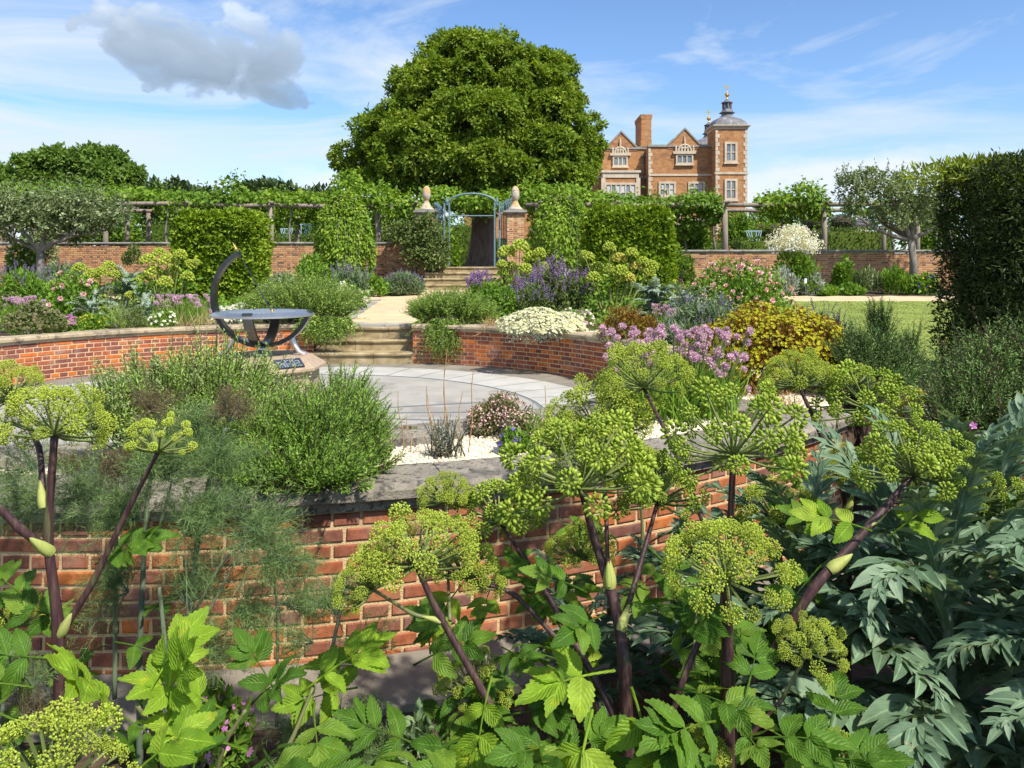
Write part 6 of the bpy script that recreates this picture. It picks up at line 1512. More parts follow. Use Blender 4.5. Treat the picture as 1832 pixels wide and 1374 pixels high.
mound('creeping_thyme', 'dark creeping plant with tiny mauve flowers on the gravel', 'flowers', 695, 765, 766, 786, 4.25, 700, .018, 'thyme', LEAF, 7, flowers=[('mauve_flowers', 'chive', 40, .014, PETAL5, None)], z0=.66)
c = P(798, 800, 3.85); c[2] = .66
S = np.tile(c, (70, 1))+rng.normal(size=(70, 3))*np.array([.03, .03, 0]); D = unit(np.stack([rng.normal(size=70)*.35, rng.normal(size=70)*.3, np.ones(70)], -1))
rosemary('curry_plant', 'wispy grey curry plant alone on the white gravel', S, D, rng.uniform(.09, .20, 70), 'silver', .022, 30, (0, 0, .1), .8)
t = thing('dry_stems', 'thin orange dry flower stems rising from the gravel', 'plant', tuple(c))
for px0, px1, py in ((782, 765, 705), (790, 800, 625), (800, 795, 660), (775, 763, 690), (815, 828, 700), (838, 850, 640), (722, 712, 700), (735, 728, 740), (990, 975, 690), (700, 692, 740)):
    b = np.array([PX(px0, 3.9), 3.9, .66]); e = P(px1, py, 3.9); mb = MB()
    mb.tube([b, b+(e-b)*.35+np.array([.008, 0, 0]), b+(e-b)*.7-np.array([.008, 0, 0]), e], [.003, .0026, .002, .0015], 4); mb.build('stem', MT['dry'], t)

# ---------------------------------------------------------------- foreground angelica
MT['stem_purple'] = m_noise('angelica_stem', [(.28, (.026, .012, .015)), (.5, (.060, .028, .032)), (.72, (.12, .085, .055))], 16, 6, .45, .6, .002, 90, stretch=(5, 5, .35), spec=.35, stain=[(7, .6, (.11, .13, .05), .7)])
MT['stem_green'] = m_noise('angelica_stem_green', [(.3, (.11, .14, .05)), (.7, (.18, .17, .08))], 7, 5, .45, .2, .002, 60, stretch=(3, 3, .5))
MT['sheath'] = m_noise('leaf_sheath', [(.3, (.26, .32, .07)), (.7, (.42, .43, .14))], 6, 5, .55, .4, .003, 40, stretch=(6, 6, .6), stain=[(9, .66, (.36, .22, .06), .8)])
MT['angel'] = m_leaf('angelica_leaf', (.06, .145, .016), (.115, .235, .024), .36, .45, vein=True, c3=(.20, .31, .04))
MT['angel_lit'] = m_leaf('angelica_leaf_lit', (.16, .30, .02), (.28, .45, .035), .45, .45, vein=True, c3=(.38, .52, .06))  # brighter copy of the angelica leaf, sunlight put into its colour
MT['ray2'] = m_leaf('umbel_ray_near', (.11, .15, .045), (.21, .26, .08), .1)
def umbellet_mesh(kind, seed):
    r = np.random.RandomState(seed); mb = MB()
    n = {'fruit': 42, 'flower': 72, 'bud': 60}[kind]; cap = {'fruit': 1.45, 'flower': 1.25, 'bud': 1.75}[kind]
    i = np.arange(n)+.5; z = 1-cap*i/n; a = i*2.39996+seed
    d = unit(np.stack([z, np.sqrt(1-z*z)*np.cos(a), np.sqrt(1-z*z)*np.sin(a)], -1)+r.normal(size=(n, 3))*.08)
    if kind == 'fruit':
        sc = np.stack([r.uniform(.36, .48, n), r.uniform(.19, .26, n), r.uniform(.17, .23, n)], -1)
        mb.scatter(ICO, d*r.uniform(.68, .80, (n, 1)), d, r.normal(size=(n, 3)), sc, r.rand(n))
    elif kind == 'flower':
        for q in range(2):
            mb.scatter(ICO if q == 0 else OCTA, d*r.uniform(.76, .98, (n, 1))+r.normal(size=(n, 3))*.10*q, r.normal(size=(n, 3)), r.normal(size=(n, 3)), np.repeat(r.uniform(.12, .19, (n, 1)), 3, 1), r.rand(n))
    else:
        mb.scatter(OCTA, d*.72, d, r.normal(size=(n, 3)), np.repeat(r.uniform(.30, .36, (n, 1)), 3, 1), r.rand(n))
    mb.scatter(NEEDLE, np.zeros((n, 3)), d, r.normal(size=(n, 3)), np.stack([np.full(n, .8), np.full(n, .35), np.ones(n)], -1), r.rand(n)*.3)
    return mb.mesh('umbellet', MT['umbel_fruit' if kind == 'fruit' else 'umbel'], kind == 'fruit')
UML = {k: [umbellet_mesh(k, i) for i in range(3)] for k in ('fruit', 'flower', 'bud')}
def umbel(t, hub, axis, R, kind, n=None, seed=0, cap=None, us=None):
    r = np.random.RandomState(seed+int(abs(hub[0])*1000)); n = n or {'fruit': 31, 'flower': 36, 'bud': 26}[kind]
    cap = cap or {'fruit': 1.28, 'flower': 1.12, 'bud': 1.0}[kind]
    i = np.arange(n)+.5; z = 1-cap*i/n; a = i*2.39996
    d = unit(np.stack([z, np.sqrt(1-z*z)*np.cos(a), np.sqrt(1-z*z)*np.sin(a)], -1)+r.normal(size=(n, 3))*.07)
    ln = R*r.uniform(.76, 1.06, n)*(1-.10*np.clip(r.normal(), -1, 1)*d[:, 1]); mb = MB()
    for k in range(n):
        e = d[k]*ln[k]; mb.tube([(0, 0, 0), e*.55-np.array([.04*R*(1-d[k, 0]), 0, 0]), e], [.0045, .0034, .0026], 4, r.rand()*.3)
    M = M_from(hub, axis, (r.rand(), 1, .2))
    u = link('umbel', mb.mesh('umbel', MT['ray2']), t, M)
    us = us or {'fruit': .215, 'flower': .20, 'bud': .15}[kind]
    for k in range(n):
        link('umbellet', UML[kind][r.randint(3)], u, M_from(d[k]*ln[k]*.97, d[k]+r.normal(size=3)*.12, r.normal(size=3), R*us*r.uniform(.62, 1.18)), local=True)
    return u

def leaflet(mb, o, d, nr, L, r, W=.56, teeth=9):
    """an ovate toothed leaflet folded along its midrib"""
    V = [(0, 0, 0)]; uv = [(0, .5, 0)]; Fc = []; prev = None; bend = r.uniform(.08, .34); fold = r.uniform(.08, .22); wav = r.rand()*6
    N_ = teeth*2
    for i in range(1, N_):
        t = i/N_; h = W*.5*math.sin(math.pi*t**.72)**.85*(1.0 if i % 2 else .87)
        x = t+(.02 if i % 2 else -.012); z = -bend*t*t+.03*math.sin(t*9+wav)
        b = len(V); hi = h*.5
        V += [(x+.02, h, z+fold*h*1.5+.02*math.sin(t*14+wav)), (t, hi, z+fold*hi*1.9), (t, 0, z), (t, -hi, z+fold*hi*1.9), (x+.02, -h, z+fold*h*1.5+.02*math.cos(t*13+wav))]
        uv += [(t, 0, 0), (t, .25, 0), (t, .5, 0), (t, .75, 0), (t, 1, 0)]
        if prev is None: Fc += [(0, b+1, b), (0, b+2, b+1), (0, b+3, b+2), (0, b+4, b+3)]
        else: Fc += [f for j in range(4) for f in ((prev+j, prev+j+1, b+j+1), (prev+j, b+j+1, b+j))]
        prev = b
    V.append((1, 0, -bend)); uv.append((1, .5, 0)); q = len(V)-1; Fc += [(prev+j, prev+j+1, q) for j in range(4)]
    mb.scatter((np.array(V), np.array(Fc), np.array(uv)), np.array([o]), np.array([d]), np.array([nr]), np.array([[L, L*r.uniform(.85, 1.15), L]]), np.array([r.rand()*.35]))
def angelica_leaf(seed, mat, pairs=1):
    r = np.random.RandomState(seed); mb = MB(); L = 1.0
    up = np.array([0, 0, 1.0])
    pts = [np.array([x, 0, .10*math.sin(x*2.2)]) for x in np.linspace(0, .55+.28*pairs, 6)]
    mb.tube(pts, np.linspace(.022, .009, 6), 5, .3)
    for k in range(pairs):
        b = pts[3] if pairs == 1 else pts[2+2*k]
        for s in (-1, 1):
            a = math.radians(r.uniform(52, 72))
            leaflet(mb, b, np.array([math.cos(a), s*math.sin(a), r.uniform(-.1, .2)]), up+r.normal(size=3)*.2, r.uniform(.48, .62), r)
    e = pts[-1]
    leaflet(mb, e-np.array([.03, 0, 0]), np.array([1, r.normal()*.08, .02]), up+r.normal(size=3)*.15, r.uniform(.55, .70), r)
    for s in (-1, 1):
        a = math.radians(r.uniform(40, 58)); leaflet(mb, e-np.array([.05, 0, 0]), np.array([math.cos(a), s*math.sin(a), r.uniform(-.05, .2)]), up+r.normal(size=3)*.2, r.uniform(.46, .58), r)
    return mb.mesh('leaf', MT[mat], True)
AL = {m: [angelica_leaf(i+(7 if m == 'angel' else 70), m, 1+(i % 2)) for i in range(6)] for m in ('angel', 'angel_lit')}

def stem_pts(pl, n=7):
    p = np.array([P(*q) for q in pl]); s = np.linspace(0, len(p)-1, n*(len(p)-1)+1)
    out = np.stack([np.interp(s, np.arange(len(p)), p[:, k]) for k in range(3)], -1)
    for _ in range(2): out[1:-1] = (out[:-2]+2*out[1:-1]+out[2:])/4
    return out
def sheath(t, pos, d, L, w, seed):
    r = np.random.RandomState(seed); mb = MB(); d = unit(np.array(d, float)); ref = np.array([.2, -1, .1]); sd = unit(np.cross(d, ref)); up = np.cross(sd, d)
    V = []; n, m = 9, 9; 
    for i in range(n):
        u = i/(n-1); rad = .82*w*(.80+.42*math.sin(math.pi*u**.7))*(1-u)**.5+.002; op = math.radians(70+170*u)
        for j in range(m):
            a = -math.pi+op*.5+(2*math.pi-op)*j/(m-1)
            V.append(np.array(pos)+d*L*u+(sd*math.sin(a)-up*math.cos(a)*-1)*rad*(1+.06*math.sin(j*2.1)))
    Fc = [(i*m+j, i*m+j+1, (i+1)*m+j+1, (i+1)*m+j) for i in range(n-1) for j in range(m-1)]
    mb.add(V, Fc, r.rand()).build('sheath', MT['sheath'], t, smooth=True)

def angelica(label, loc, stems, umbels, sheaths, leaves):
    t = thing('angelica', label, 'angelica', tuple(P(*loc)))
    for pl, r0, r1, mt in stems:
        pts = stem_pts(pl); mb = MB(); mb.tube(pts, .8*np.linspace(r0, r1, len(pts))*(1+.16*np.exp(-((np.arange(len(pts)) % 7)/1.2)**2)), 10); mb.build('stem', MT[mt], t, smooth=True)
    for k, (px, py, Y, Rp, kind, tilt) in enumerate(umbels):
        umbel(t, P(px, py, Y), unit(np.array([tilt[0], tilt[1]+.42, 1.0])), Rp/F*Y, kind, seed=k)
    for k, (pl, r0, r1, mt) in enumerate(stems):
        pts = stem_pts(pl)
        if k > 0 and r0 > .0065 and pl[0][1] < 1250:
            q = pts[0]; dv = unit(unit(pts[min(4, len(pts)-1)]-q)+np.array([0, -.12, .1])); sheath(t, q-dv*.012+np.array([0, -.004, 0]), dv, .045+r0*2.6, max(r0*1.15, .009), k+int(pl[0][0]))
        if len(pl) > 4:
            j = len(pts)*5//9; dv = unit(pts[j+1]-pts[j]); rr = r0+(r1-r0)*j/len(pts)
            sheath(t, pts[j]-dv*.01+np.array([0, -.003, 0]), unit(dv+np.array([.25*(-1)**k, -.1, 0])), .05+rr*1.8, rr*1.15, k+int(pl[0][0])+5)
    for (px, py, Y, az, el, L, mt) in leaves:
        a, e = math.radians(az), math.radians(el)
        d = np.array([math.cos(a)*math.cos(e), math.sin(a)*math.cos(e), math.sin(e)])
        link('leaf', AL[mt][rng.randint(6)], t, M_from(P(px, py, Y), d, np.array([0, -.55, 1.0])+rng.normal(size=3)*.2, L))
sp, sg = 'stem_purple', 'stem_green'
def lf(pxs, pys, Ys, n, L, mt, el=(-10, 35), az=(180, 360)):
    return [(rng.uniform(*pxs), rng.uniform(*pys), rng.uniform(*Ys), rng.uniform(*az), rng.uniform(*el), L*rng.uniform(.75, 1.15), mt) for _ in range(n)]
angelica('angelica with thick purple stem and big round green head at the left of the fennel', (108, 1500, 2.2),
         [([(108, 1500, 2.2), (106, 1130, 2.2), (84, 960, 2.2), (98, 775, 2.2)], .023, .012, sp), ([(88, 985, 2.2), (40, 950, 2.15), (-40, 870, 2.1)], .016, .012, sp), ([(112, 1130, 2.2), (165, 1045, 2.2), (225, 920, 2.2), (283, 808, 2.2)], .013, .007, sp),
          ([(78, 900, 2.2), (72, 800, 2.25), (25, 720, 2.5)], .012, .007, sp)],
         [(97, 778, 2.2, 92, 'flower', (0, -.1)), (22, 715, 2.5, 62, 'flower', (-.3, 0)), (283, 808, 2.2, 66, 'bud', (.1, -.15)), (20, 1120, 2.5, 60, 'flower', (-.2, 0))],
         [(105, 1140, 2.17, .5, .9, .17, .032), (84, 985, 2.19, -.15, .9, .055, .034), (212, 930, 2.19, .5, .8, .04, .012)],
         [(50, 1130, 2.15, 200, 0, .15, 'angel'), (110, 1180, 2.1, 185, 5, .17, 'angel'), (60, 1080, 2.3, 150, 10, .16, 'angel'), (170, 1010, 2.3, 10, 20, .14, 'angel'), (190, 990, 2.35, 340, 15, .13, 'angel')])
angelica('leafy young angelica with bright leaves at the bottom left', (330, 1500, 1.9),
         [([(300, 1500, 1.9), (290, 1340, 1.9), (245, 1260, 1.85)], .010, .006, sg), ([(360, 1500, 1.95), (400, 1330, 1.9), (440, 1270, 1.9)], .009, .005, sg), ([(420, 1500, 2.0), (520, 1330, 2.05), (560, 1230, 2.1)], .009, .005, sg), ([(330, 1500, 1.9), (230, 1400, 1.75)], .012, .008, sg)],
         [], [],
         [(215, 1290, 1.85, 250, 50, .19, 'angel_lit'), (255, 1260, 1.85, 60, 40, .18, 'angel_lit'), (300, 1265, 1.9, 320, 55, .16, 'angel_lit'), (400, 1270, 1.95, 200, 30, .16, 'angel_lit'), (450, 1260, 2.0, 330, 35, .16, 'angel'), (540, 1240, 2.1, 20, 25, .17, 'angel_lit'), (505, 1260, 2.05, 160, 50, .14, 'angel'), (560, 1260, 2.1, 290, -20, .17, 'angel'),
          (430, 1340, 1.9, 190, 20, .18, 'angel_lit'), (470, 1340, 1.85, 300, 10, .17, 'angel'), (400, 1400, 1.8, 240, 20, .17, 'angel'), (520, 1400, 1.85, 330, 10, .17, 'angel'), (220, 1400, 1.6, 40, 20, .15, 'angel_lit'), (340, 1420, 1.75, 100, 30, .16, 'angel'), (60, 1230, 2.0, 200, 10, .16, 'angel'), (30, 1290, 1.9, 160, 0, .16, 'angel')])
t = thing('angelica', 'pale fuzzy angelica head low in the bottom left corner', 'angelica', tuple(P(90, 1600, 1.45)))
mb = MB(); mb.tube(stem_pts([(110, 1900, 1.5), (100, 1600, 1.45), (95, 1420, 1.4)]), .012, 8); mb.build('stem', MT[sg], t)
umbel(t, P(95, 1425, 1.4), unit(np.array([0, -.15, 1.0])), 135/F*1.4, 'flower', seed=4)
angelica('angelica with leaning brown stem and lime heads in front of the brick wall', (930, 1500, 2.05),
         [([(960, 1500, 2.05), (905, 1310, 2.05), (780, 1090, 2.1), (745, 1012, 2.1)], .016, .009, sp), ([(790, 1110, 2.1), (740, 1100, 2.1), (668, 1055, 2.05)], .008, .005, sg), ([(1100, 1340, 2.1), (1030, 1180, 2.15), (920, 1060, 2.2), (835, 1035, 2.2)], .011, .006, sp), ([(805, 1110, 2.1), (800, 1000, 2.3), (800, 900, 2.5)], .006, .004, sg)],
         [(745, 1015, 2.1, 104, 'flower', (0, -.15)), (667, 1055, 2.05, 64, 'flower', (-.8, -.2)), (832, 1036, 2.2, 68, 'flower', (.25, -.1)), (800, 898, 2.5, 52, 'flower', (0, 0)), (850, 1240, 2.3, 66, 'flower', (.2, -.2))],
         [(770, 1118, 2.06, .8, -.15, .05, .018), (905, 1105, 2.12, -.8, .3, .05, .016), (985, 1220, 2.05, .1, -.9, .05, .014), (955, 1370, 2.0, .3, .9, .07, .02)],
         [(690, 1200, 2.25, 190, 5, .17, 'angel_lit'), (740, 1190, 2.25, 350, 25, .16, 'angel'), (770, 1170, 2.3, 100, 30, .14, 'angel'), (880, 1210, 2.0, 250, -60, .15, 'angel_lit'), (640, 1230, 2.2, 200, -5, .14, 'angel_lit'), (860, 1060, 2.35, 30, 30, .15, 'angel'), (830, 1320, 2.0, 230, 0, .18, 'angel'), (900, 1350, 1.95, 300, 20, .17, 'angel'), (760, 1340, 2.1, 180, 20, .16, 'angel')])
angelica('tall angelica with a huge seed-laden green head in the centre foreground', (1120, 1500, 2.1),
         [([(1128, 1500, 2.05), (1118, 1180, 2.1), (1100, 1080, 2.15), (1062, 960, 2.2), (1040, 875, 2.2)], .024, .012, sp), ([(1112, 1120, 2.12), (1140, 1030, 2.2), (1176, 900, 2.3)], .012, .007, sp), ([(1105, 1290, 2.1), (1040, 1170, 2.2), (960, 1030, 2.35), (895, 935, 2.5)], .014, .008, sp), ([(1088, 1040, 2.15), (1085, 930, 2.2), (1075, 850, 2.35)], .008, .005, sp)],
         [(1037, 875, 2.2, 138, 'fruit', (-.05, -.2)), (1176, 898, 2.3, 78, 'fruit', (.1, -.2)), (893, 935, 2.5, 80, 'fruit', (-.1, -.15)), (1075, 850, 2.4, 90, 'flower', (.1, 0)), (1040, 1000, 2.4, 62, 'flower', (0, -.2))],
         [(1122, 1195, 2.03, -.2, .95, .11, .028), (1138, 1195, 2.03, .3, .95, .09, .024), (1092, 1030, 2.12, .25, .9, .07, .016), (1150, 1000, 2.18, -.6, .2, .05, .012)],
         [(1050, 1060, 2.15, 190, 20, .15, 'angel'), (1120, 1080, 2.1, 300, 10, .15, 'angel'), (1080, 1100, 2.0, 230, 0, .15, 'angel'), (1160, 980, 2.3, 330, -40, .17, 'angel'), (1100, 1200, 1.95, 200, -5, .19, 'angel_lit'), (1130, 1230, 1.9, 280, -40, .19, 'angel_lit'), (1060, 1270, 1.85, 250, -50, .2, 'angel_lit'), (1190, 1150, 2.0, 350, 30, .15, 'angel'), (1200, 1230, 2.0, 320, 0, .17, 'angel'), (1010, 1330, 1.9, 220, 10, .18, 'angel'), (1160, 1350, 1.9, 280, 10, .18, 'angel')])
angelica('angelica with straight thick purple stem and dark seed head right of the centre', (1300, 1500, 2.0),
         [([(1302, 1500, 2.0), (1302, 1200, 2.0), (1301, 1100, 1.98), (1300, 1045, 1.95)], .024, .014, sp), ([(1290, 1130, 2.25), (1306, 960, 2.3), (1312, 812, 2.3)], .015, .011, sp), ([(1160, 1420, 2.0), (1230, 1190, 2.05), (1285, 1080, 2.1)], .012, .008, sp), ([(1270, 960, 2.4), (1200, 790, 2.7), (1152, 695, 2.95)], .012, .007, sp), ([(1240, 1200, 2.05), (1245, 1110, 2.1), (1242, 1050, 2.15)], .006, .004, sg)],
         [(1300, 1040, 1.95, 112, 'flower', (.0, -.55)), (1312, 815, 2.3, 128, 'fruit', (0, -.22)), (1152, 695, 2.95, 84, 'flower', (0, -.1)), (1395, 940, 2.65, 78, 'flower', (.1, -.2)), (1250, 1390, 1.9, 70, 'flower', (0, -.5))],
         [(1300, 1285, 1.93, .6, .75, .12, .03), (1340, 1235, 1.95, .6, -.6, .10, .022), (1330, 1050, 1.98, .3, .95, .08, .016)],
         [(1330, 1260, 1.9, 60, 30, .15, 'angel'), (1290, 1290, 1.88, 220, 10, .17, 'angel'), (1350, 1330, 1.85, 320, 0, .18, 'angel'), (1260, 1340, 1.85, 200, -20, .17, 'angel'), (1400, 1360, 1.85, 340, 10, .17, 'angel'), (1210, 1300, 1.9, 250, 0, .17, 'angel')])
angelica('angelica with long slanting purple stem leaning right towards the cardoon', (1330, 1500, 2.1),
         [([(1300, 1340, 2.1), (1340, 1240, 2.1), (1455, 1050, 2.1), (1565, 930, 2.15), (1632, 852, 2.2)], .021, .011, sp), ([(1400, 1250, 2.0), (1445, 1165, 2.0)], .006, .004, sg), ([(1330, 1330, 2.0), (1400, 1250, 2.0)], .008, .006, sp), ([(1560, 935, 2.15), (1620, 890, 2.2), (1665, 855, 2.25)], .008, .005, sp), ([(1700, 1060, 2.5), (1740, 970, 2.6), (1762, 900, 2.6)], .007, .004, sg)],
         [(1634, 852, 2.2, 94, 'fruit', (.15, -.2)), (1443, 1165, 2.0, 64, 'flower', (.2, -.6)), (1668, 852, 2.3, 80, 'fruit', (.5, -.2)), (1762, 900, 2.6, 64, 'fruit', (0, -.1)), (1510, 1385, 1.9, 66, 'fruit', (.2, -.3))],
         [(1450, 1058, 2.08, .25, .95, .10, .016), (1398, 1250, 1.98, .7, .5, .04, .012), (1570, 935, 2.12, .3, .8, .05, .014)],
         [(1560, 950, 2.1, 170, 10, .13, 'angel_lit'), (1590, 960, 2.15, 10, 30, .13, 'angel_lit'), (1480, 1330, 1.85, 60, 20, .16, 'angel'), (1440, 1340, 1.85, 300, -10, .16, 'angel'), (1500, 960, 2.3, 160, 20, .14, 'angel'), (1470, 1010, 2.3, 200, -40, .14, 'angel')])
angelica('angelica with lime seed heads standing against the planter wall end', (1515, 1400, 2.9),
         [([(1515, 1300, 2.85), (1518, 1040, 2.85), (1515, 900, 2.85), (1470, 780, 2.9), (1428, 688, 2.95)], .018, .008, sp), ([(1516, 910, 2.85), (1540, 830, 2.85), (1560, 735, 2.85)], .013, .008, sp), ([(1490, 830, 2.9), (1500, 740, 2.95), (1495, 695, 3.0)], .007, .004, sg), ([(1500, 960, 2.8), (1440, 900, 2.75), (1395, 945, 2.65)], .006, .004, sg)],
         [(1558, 735, 2.85, 80, 'fruit', (0, -.2)), (1428, 690, 2.95, 66, 'flower', (0, -.1)), (1495, 695, 3.0, 50, 'bud', (.1, -.1)), (1535, 690, 3.0, 40, 'bud', (.1, .1)), (1520, 850, 2.8, 50, 'flower', (-.2, -.3))],
         [(1516, 925, 2.82, .2, .95, .11, .018), (1450, 745, 2.9, .3, .9, .04, .012)],
         [(1480, 880, 2.8, 160, 30, .14, 'angel'), (1530, 900, 2.8, 340, 20, .15, 'angel'), (1450, 930, 2.7, 200, 20, .14, 'angel'), (1540, 980, 2.8, 20, 10, .15, 'angel')])
angelica('angelica with flat lime heads behind the huge seed head near the coping', (1080, 1100, 3.0),
         [([(1090, 1100, 2.95), (1085, 900, 3.0), (1072, 775, 3.0)], .010, .006, sg), ([(1140, 1100, 2.9), (1150, 960, 2.9), (1145, 860, 2.9)], .009, .006, sg)],
         [(1072, 775, 3.0, 98, 'flower', (0, -.15)), (1010, 800, 3.05, 60, 'flower', (-.2, -.1)), (1145, 862, 2.9, 66, 'flower', (0, -.2))], [], [(1100, 960, 2.9, 200, 10, .14, 'angel')])

# filler leaves low in the front bed
t = thing('ground_foliage', 'low mass of toothed green leaves filling the front bed under the angelicas', 'plant', (.2, 2.0, 0))
for (x0, x1, y0, y1, Y0, Y1, n, mt) in ((780, 1480, 1150, 1420, 2.15, 2.5, 34, 'angel'), (960, 1340, 1000, 1250, 2.3, 2.7, 16, 'angel'), (0, 300, 1020, 1350, 2.3, 2.7, 16, 'angel'), (820, 1400, 1300, 1480, 1.75, 2.05, 14, 'angel'), (330, 560, 1360, 1500, 1.7, 2.1, 7, 'angel'), (820, 1000, 1000, 1110, 2.5, 2.8, 6, 'angel_lit')):
    for q in lf((x0, x1), (y0, y1), (Y0, Y1), n, .15, mt, (-40, 40), (160, 380)):
        px, py, Y, az, el, L, m_ = q; a, e = math.radians(az), math.radians(el)
        link('leaf', AL[m_][rng.randint(6)], t, M_from(P(px, py, Y), (math.cos(a)*math.cos(e), math.sin(a)*math.cos(e), math.sin(e)), np.array([0, -.5, 1.0])+rng.normal(size=3)*.3, L))
t, _ = mound('purple_sage', 'dusky purple-leaved sage at the bottom by the footing stones', 'plant', 690, 800, 1290, 1420, 2.2, 420, .055, 'dark_sage' if 'dark_sage' in MT else 'lav', LEAF3, 7, z0=.02)
mound('cranesbill', 'pink-flowered cranesbill glimpsed under the bright sunlit angelica leaves', 'flowers', 250, 450, 1245, 1380, 2.5, 500, .05, 'green', LEAF, 8, flowers=[('pink_flowers', 'magenta', 60, .022, PETAL5, None)], z0=.02)

# ---------------------------------------------------------------- foreground cardoons
CARN = [cardoon_leaf(1, .26, a, i+20, 8, 'cardoon', 6) for i, a in enumerate((.35, .6, .85, 1.1, 1.35))]
def cardoon(label, base, lv, h):
    t = thing('cardoon', label, 'cardoon', tuple(base))
    b = np.array(base); mb = MB(); mb.tube([b, b+np.array([.01, 0, h*.5]), b+np.array([0, .02, h])], [.020, .017, .011], 10); mb.build('stalk', MT['cardoon'], t, smooth=True)
    for (az, el, z, L, k) in lv:
        a, e = math.radians(az), math.radians(el)
        link('leaf', CARN[k % 5], t, M_from(b+np.array([math.cos(a)*.02, math.sin(a)*.02, z]), (math.cos(a)*math.cos(e), math.sin(a)*math.cos(e), math.sin(e)), np.array([0, 0, 1.0])+rng.normal(size=3)*.15, L))
def cl_(n, h, L, seed, el=(18, 62)):
    r = np.random.RandomState(seed); out = []
    for i in range(n):
        u = (i+.5)/n; out.append((i*137.5+r.uniform(-20, 20), el[0]+(el[1]-el[0])*u+r.uniform(-8, 8), h*(.12+.85*u), L*(1.05-.45*u)*r.uniform(.9, 1.1), r.randint(5)))
    return out
cardoon('big silver-green cardoon filling the bottom right corner with jagged leaves', (1.28, 2.3, 0), cl_(30, .76, .80, 1, (25, 68)), .78)
cardoon('second jagged cardoon behind the slanting angelica stem', (.98, 2.55, 0), cl_(26, .68, .68, 2, (25, 66)), .70)
cardoon('tall cardoon with upright pointed leaves below the spreading rosemary', (1.72, 2.75, 0), cl_(24, .84, .72, 3, (35, 82)), .85)
cardoon('low shaded cardoon at the foot of the planter wall', (.62, 2.75, 0), cl_(20, .5, .48, 4), .5)
cardoon('cardoon with long arching leaves at the right edge of the bed', (1.62, 2.1, 0), cl_(26, .66, .74, 5, (25, 66)), .62)
cardoon('young cardoon shoots close against the footing stones', (.25, 2.72, 0), cl_(10, .42, .38, 6), .4)
t = thing('rose_campion', 'magenta-pink campion with silver leaves between the cardoon and the rosemary', 'flowers', (PX(1745, 3.1), 3.1, 0))
p = np.array([P(rng.normal(1748, 26), rng.normal(822, 24), rng.uniform(2.95, 3.2)) for _ in range(30)])
mb = MB()
for q in p[:22]: mb.tube([(PX(1750, 3.1), 3.1, .35), (q+np.array([PX(1750, 3.1), 3.1, .6]))/2, q], [.004, .003, .002], 4)
mb.build('stems', MT['silver'], t, kind='stuff')
for q in p: 
    mm = MB(); mm.scatter(PETAL5, q[None], rdir(1), np.array([[0, -.8, .6]])+rng.normal(size=(1, 3))*.3, np.array([.034]))
    mm.build('flower', MT['magenta'], t)
n = 90; mb = MB(); mb.scatter(LEAF3, np.stack([PX(1750, 3.1)+rng.normal(size=n)*.07, 3.1+rng.normal(size=n)*.06, rng.uniform(.35, .78, n)], -1), rdir(n, .5), rdir(n, .5), .07*rng.uniform(.6, 1.2, n)); mb.build('leaves', MT['silver'], t, kind='stuff')

# ---------------------------------------------------------------- fennel
MT['fennel'] = m_leaf('fennel_frond', (0.0743, 0.138, 0.0486), (0.176, 0.276, 0.0909), .15, .6, c3=(0.27, 0.389, 0.122))
MT['fennel_bronze'] = m_leaf('fennel_bronze', (.10, .085, .045), (.20, .15, .08), .15, .6)
MT['fennel_stem'] = m_noise('fennel_stem', [(.3, (.07, .10, .075)), (.6, (.17, .22, .13)), (.8, (.28, .33, .20))], 4, 4, .5, .1, .001, 40, stretch=(2, 2, .5))
def fennel(label, loc, stems, tufts):
    t = thing('fennel', label, 'fennel', tuple(P(*loc)))
    for pl, r0, r1 in stems:
        pts = stem_pts(pl); mb = MB(); mb.tube(pts, np.linspace(r0, r1, len(pts)), 8); mb.build('stem', MT['fennel_stem'], t, smooth=True)
    for mt in ('fennel', 'fennel_bronze'):
        mb = MB(); sb = MB(); any_ = False
        for (px, py, Y, Rp, n, dx, dz, m_) in tufts:
            if m_ != mt: continue
            any_ = True
            o = P(px, py, Y); R = Rp/F*Y; ax = unit(np.array([dx, rng.normal()*.2, dz]))
            for k in range(int(n*1.35)):
                d1 = unit(ax*.9+rng.normal(size=3)*.55); L1 = R*rng.uniform(.5, 1.0); sg_ = np.array([0, 0, -.25])*L1
                sb.tube([o, o+d1*L1*.5, o+d1*L1+sg_*.5], [.0016, .0011, .0006], 3, rng.rand(), False)
                m2 = 12; u = np.linspace(.2, 1, m2); c0 = o+d1[None]*L1*u[:, None]+sg_*.5*u[:, None]**2
                for s in range(2):
                    d2 = unit(d1*.7+rng.normal(size=(m2, 3))*.6); L2 = R*.30*(1.15-u*.6)
                    sc = np.stack([L2, np.full(m2, .011), np.ones(m2)], -1); mb.scatter(NEEDLE, c0, d2, rdir(m2), sc)
                    m3 = 5; uu = np.tile(np.linspace(.25, .95, m3), m2); c1 = np.repeat(c0, m3, 0)+np.repeat(d2*L2[:, None], m3, 0)*uu[:, None]
                    d3 = unit(np.repeat(d2, m3, 0)*.7+rng.normal(size=(m2*m3, 3))*.65); L3 = np.repeat(L2, m3)*.55
                    mb.scatter(NEEDLE, c1, d3, rdir(m2*m3), np.stack([L3, np.full(m2*m3, .009), np.ones(m2*m3)], -1))
        if any_: mb.build('fronds', MT[mt], t, kind='stuff'); sb.build('frond_ribs', MT['fennel_stem'], t, kind='stuff')
fe, fb = 'fennel', 'fennel_bronze'
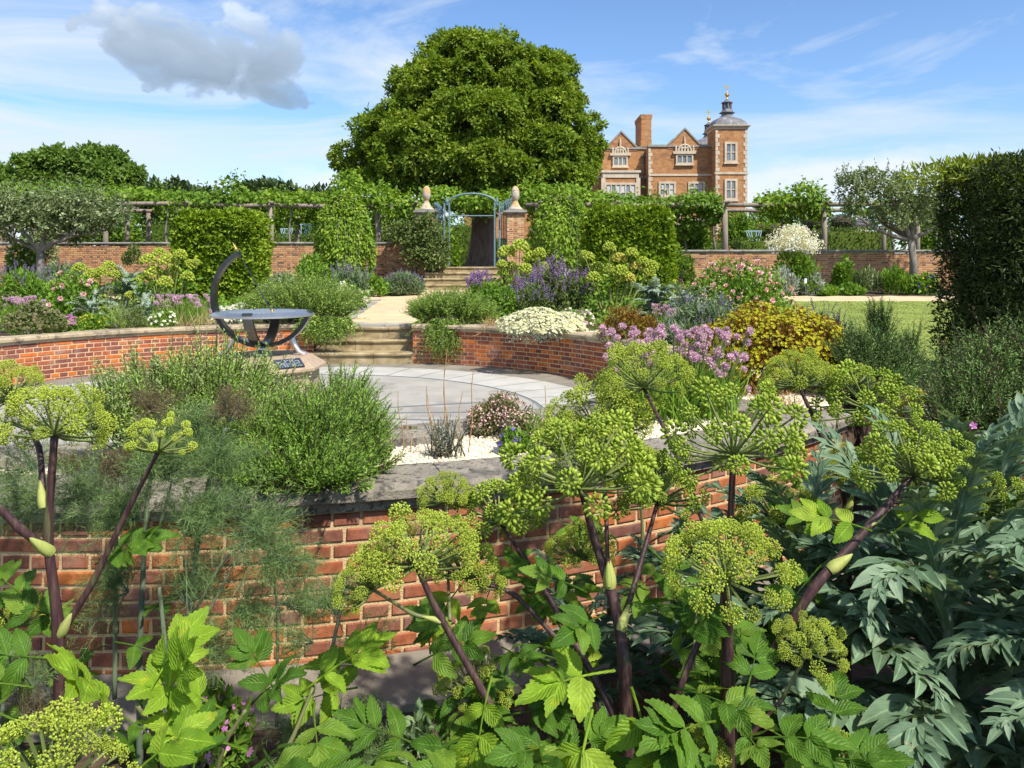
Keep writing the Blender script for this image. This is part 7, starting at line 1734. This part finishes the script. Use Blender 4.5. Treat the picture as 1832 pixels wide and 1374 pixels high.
fennel('tall feathery green fennel with blue-green stems in front of the brick wall', (360, 1500, 2.45),
       [([(330, 1500, 2.4), (335, 1150, 2.45), (355, 950, 2.5), (385, 810, 2.5), (405, 765, 2.5)], .013, .005), ([(250, 1500, 2.5), (250, 1150, 2.5), (262, 900, 2.5), (275, 830, 2.5)], .012, .005), ([(320, 1400, 2.45), (300, 1200, 2.4), (285, 1050, 2.4)], .010, .006), ([(205, 1250, 2.55), (208, 950, 2.55), (210, 860, 2.55)], .008, .005), ([(345, 1100, 2.45), (400, 1000, 2.45), (450, 965, 2.45), (500, 1000, 2.45), (510, 1040, 2.45)], .005, .003), ([(275, 980, 2.5), (300, 890, 2.5), (310, 850, 2.5)], .006, .003), ([(330, 1180, 2.45), (370, 1100, 2.4), (440, 970, 2.4)], .005, .003)],
       [(300, 860, 2.5, 110, 26, -.2, .8, fe), (385, 850, 2.5, 120, 30, .1, .9, fe), (250, 930, 2.5, 130, 30, -.4, .6, fe), (330, 960, 2.45, 140, 34, .3, .5, fe), (420, 960, 2.45, 130, 28, .6, .3, fe), (470, 1000, 2.45, 110, 24, .7, -.1, fe), (180, 900, 2.55, 120, 26, -.6, .4, fe), (90, 900, 2.6, 130, 24, -.5, .2, fe), (60, 840, 2.65, 110, 18, -.5, .3, fe), (330, 1080, 2.45, 130, 28, .2, .3, fe), (420, 1090, 2.45, 110, 20, .7, .1, fe), (230, 1060, 2.5, 120, 22, -.4, .2, fe), (500, 1080, 2.45, 110, 18, .8, .1, fe), (340, 1170, 2.4, 120, 20, .4, .2, fe),
        (275, 740, 2.55, 80, 12, 0, 1, fb), (410, 755, 2.5, 85, 13, .1, 1, fb), (350, 780, 2.5, 80, 20, 0, 1, fe), (215, 850, 2.55, 70, 18, 0, 1, fb), (130, 850, 2.6, 60, 14, 0, 1, fb)])
fennel('thin fennel stem with sparse fronds right of the bright sunlit leaves', (590, 1500, 2.3),
       [([(570, 1500, 2.3), (583, 1210, 2.35), (612, 1080, 2.4), (625, 1030, 2.4)], .009, .003), ([(495, 1300, 2.45), (497, 1090, 2.45), (490, 1040, 2.45)], .006, .003), ([(640, 1500, 2.2), (600, 1330, 2.3)], .005, .004)],
       [(600, 1100, 2.4, 100, 12, .1, .6, fe), (560, 1150, 2.4, 90, 10, -.5, .2, fe), (640, 1160, 2.4, 90, 9, .6, .2, fe), (610, 1320, 2.25, 110, 16, .4, .2, fe), (660, 1340, 2.2, 110, 14, .5, .1, fe), (560, 1330, 2.25, 110, 12, -.3, .2, fe), (640, 1400, 2.1, 110, 14, .2, .4, fe)])
fennel('brownish fennel tangle at the left edge below the purple stem', (20, 1400, 2.2),
       [([(10, 1500, 2.2), (0, 1300, 2.2), (20, 1160, 2.2)], .008, .004)], [(40, 1290, 2.2, 90, 14, .3, .3, fb), (130, 1290, 2.15, 80, 12, .1, .5, fb), (60, 1230, 2.2, 90, 10, -.2, .6, fe)])

# ---------------------------------------------------------------- repeats carry a group
GR = {}
for o in COL.objects:
    if o.parent is None and 'category' in o and 'group' not in o and 'kind' not in o: GR.setdefault(o.name.split('.')[0], []).append(o)
for nm, os_ in GR.items():
    if len(os_) > 1:
        for o in os_: o['group'] = nm.replace('_', ' ')+' repeats in the walled garden'
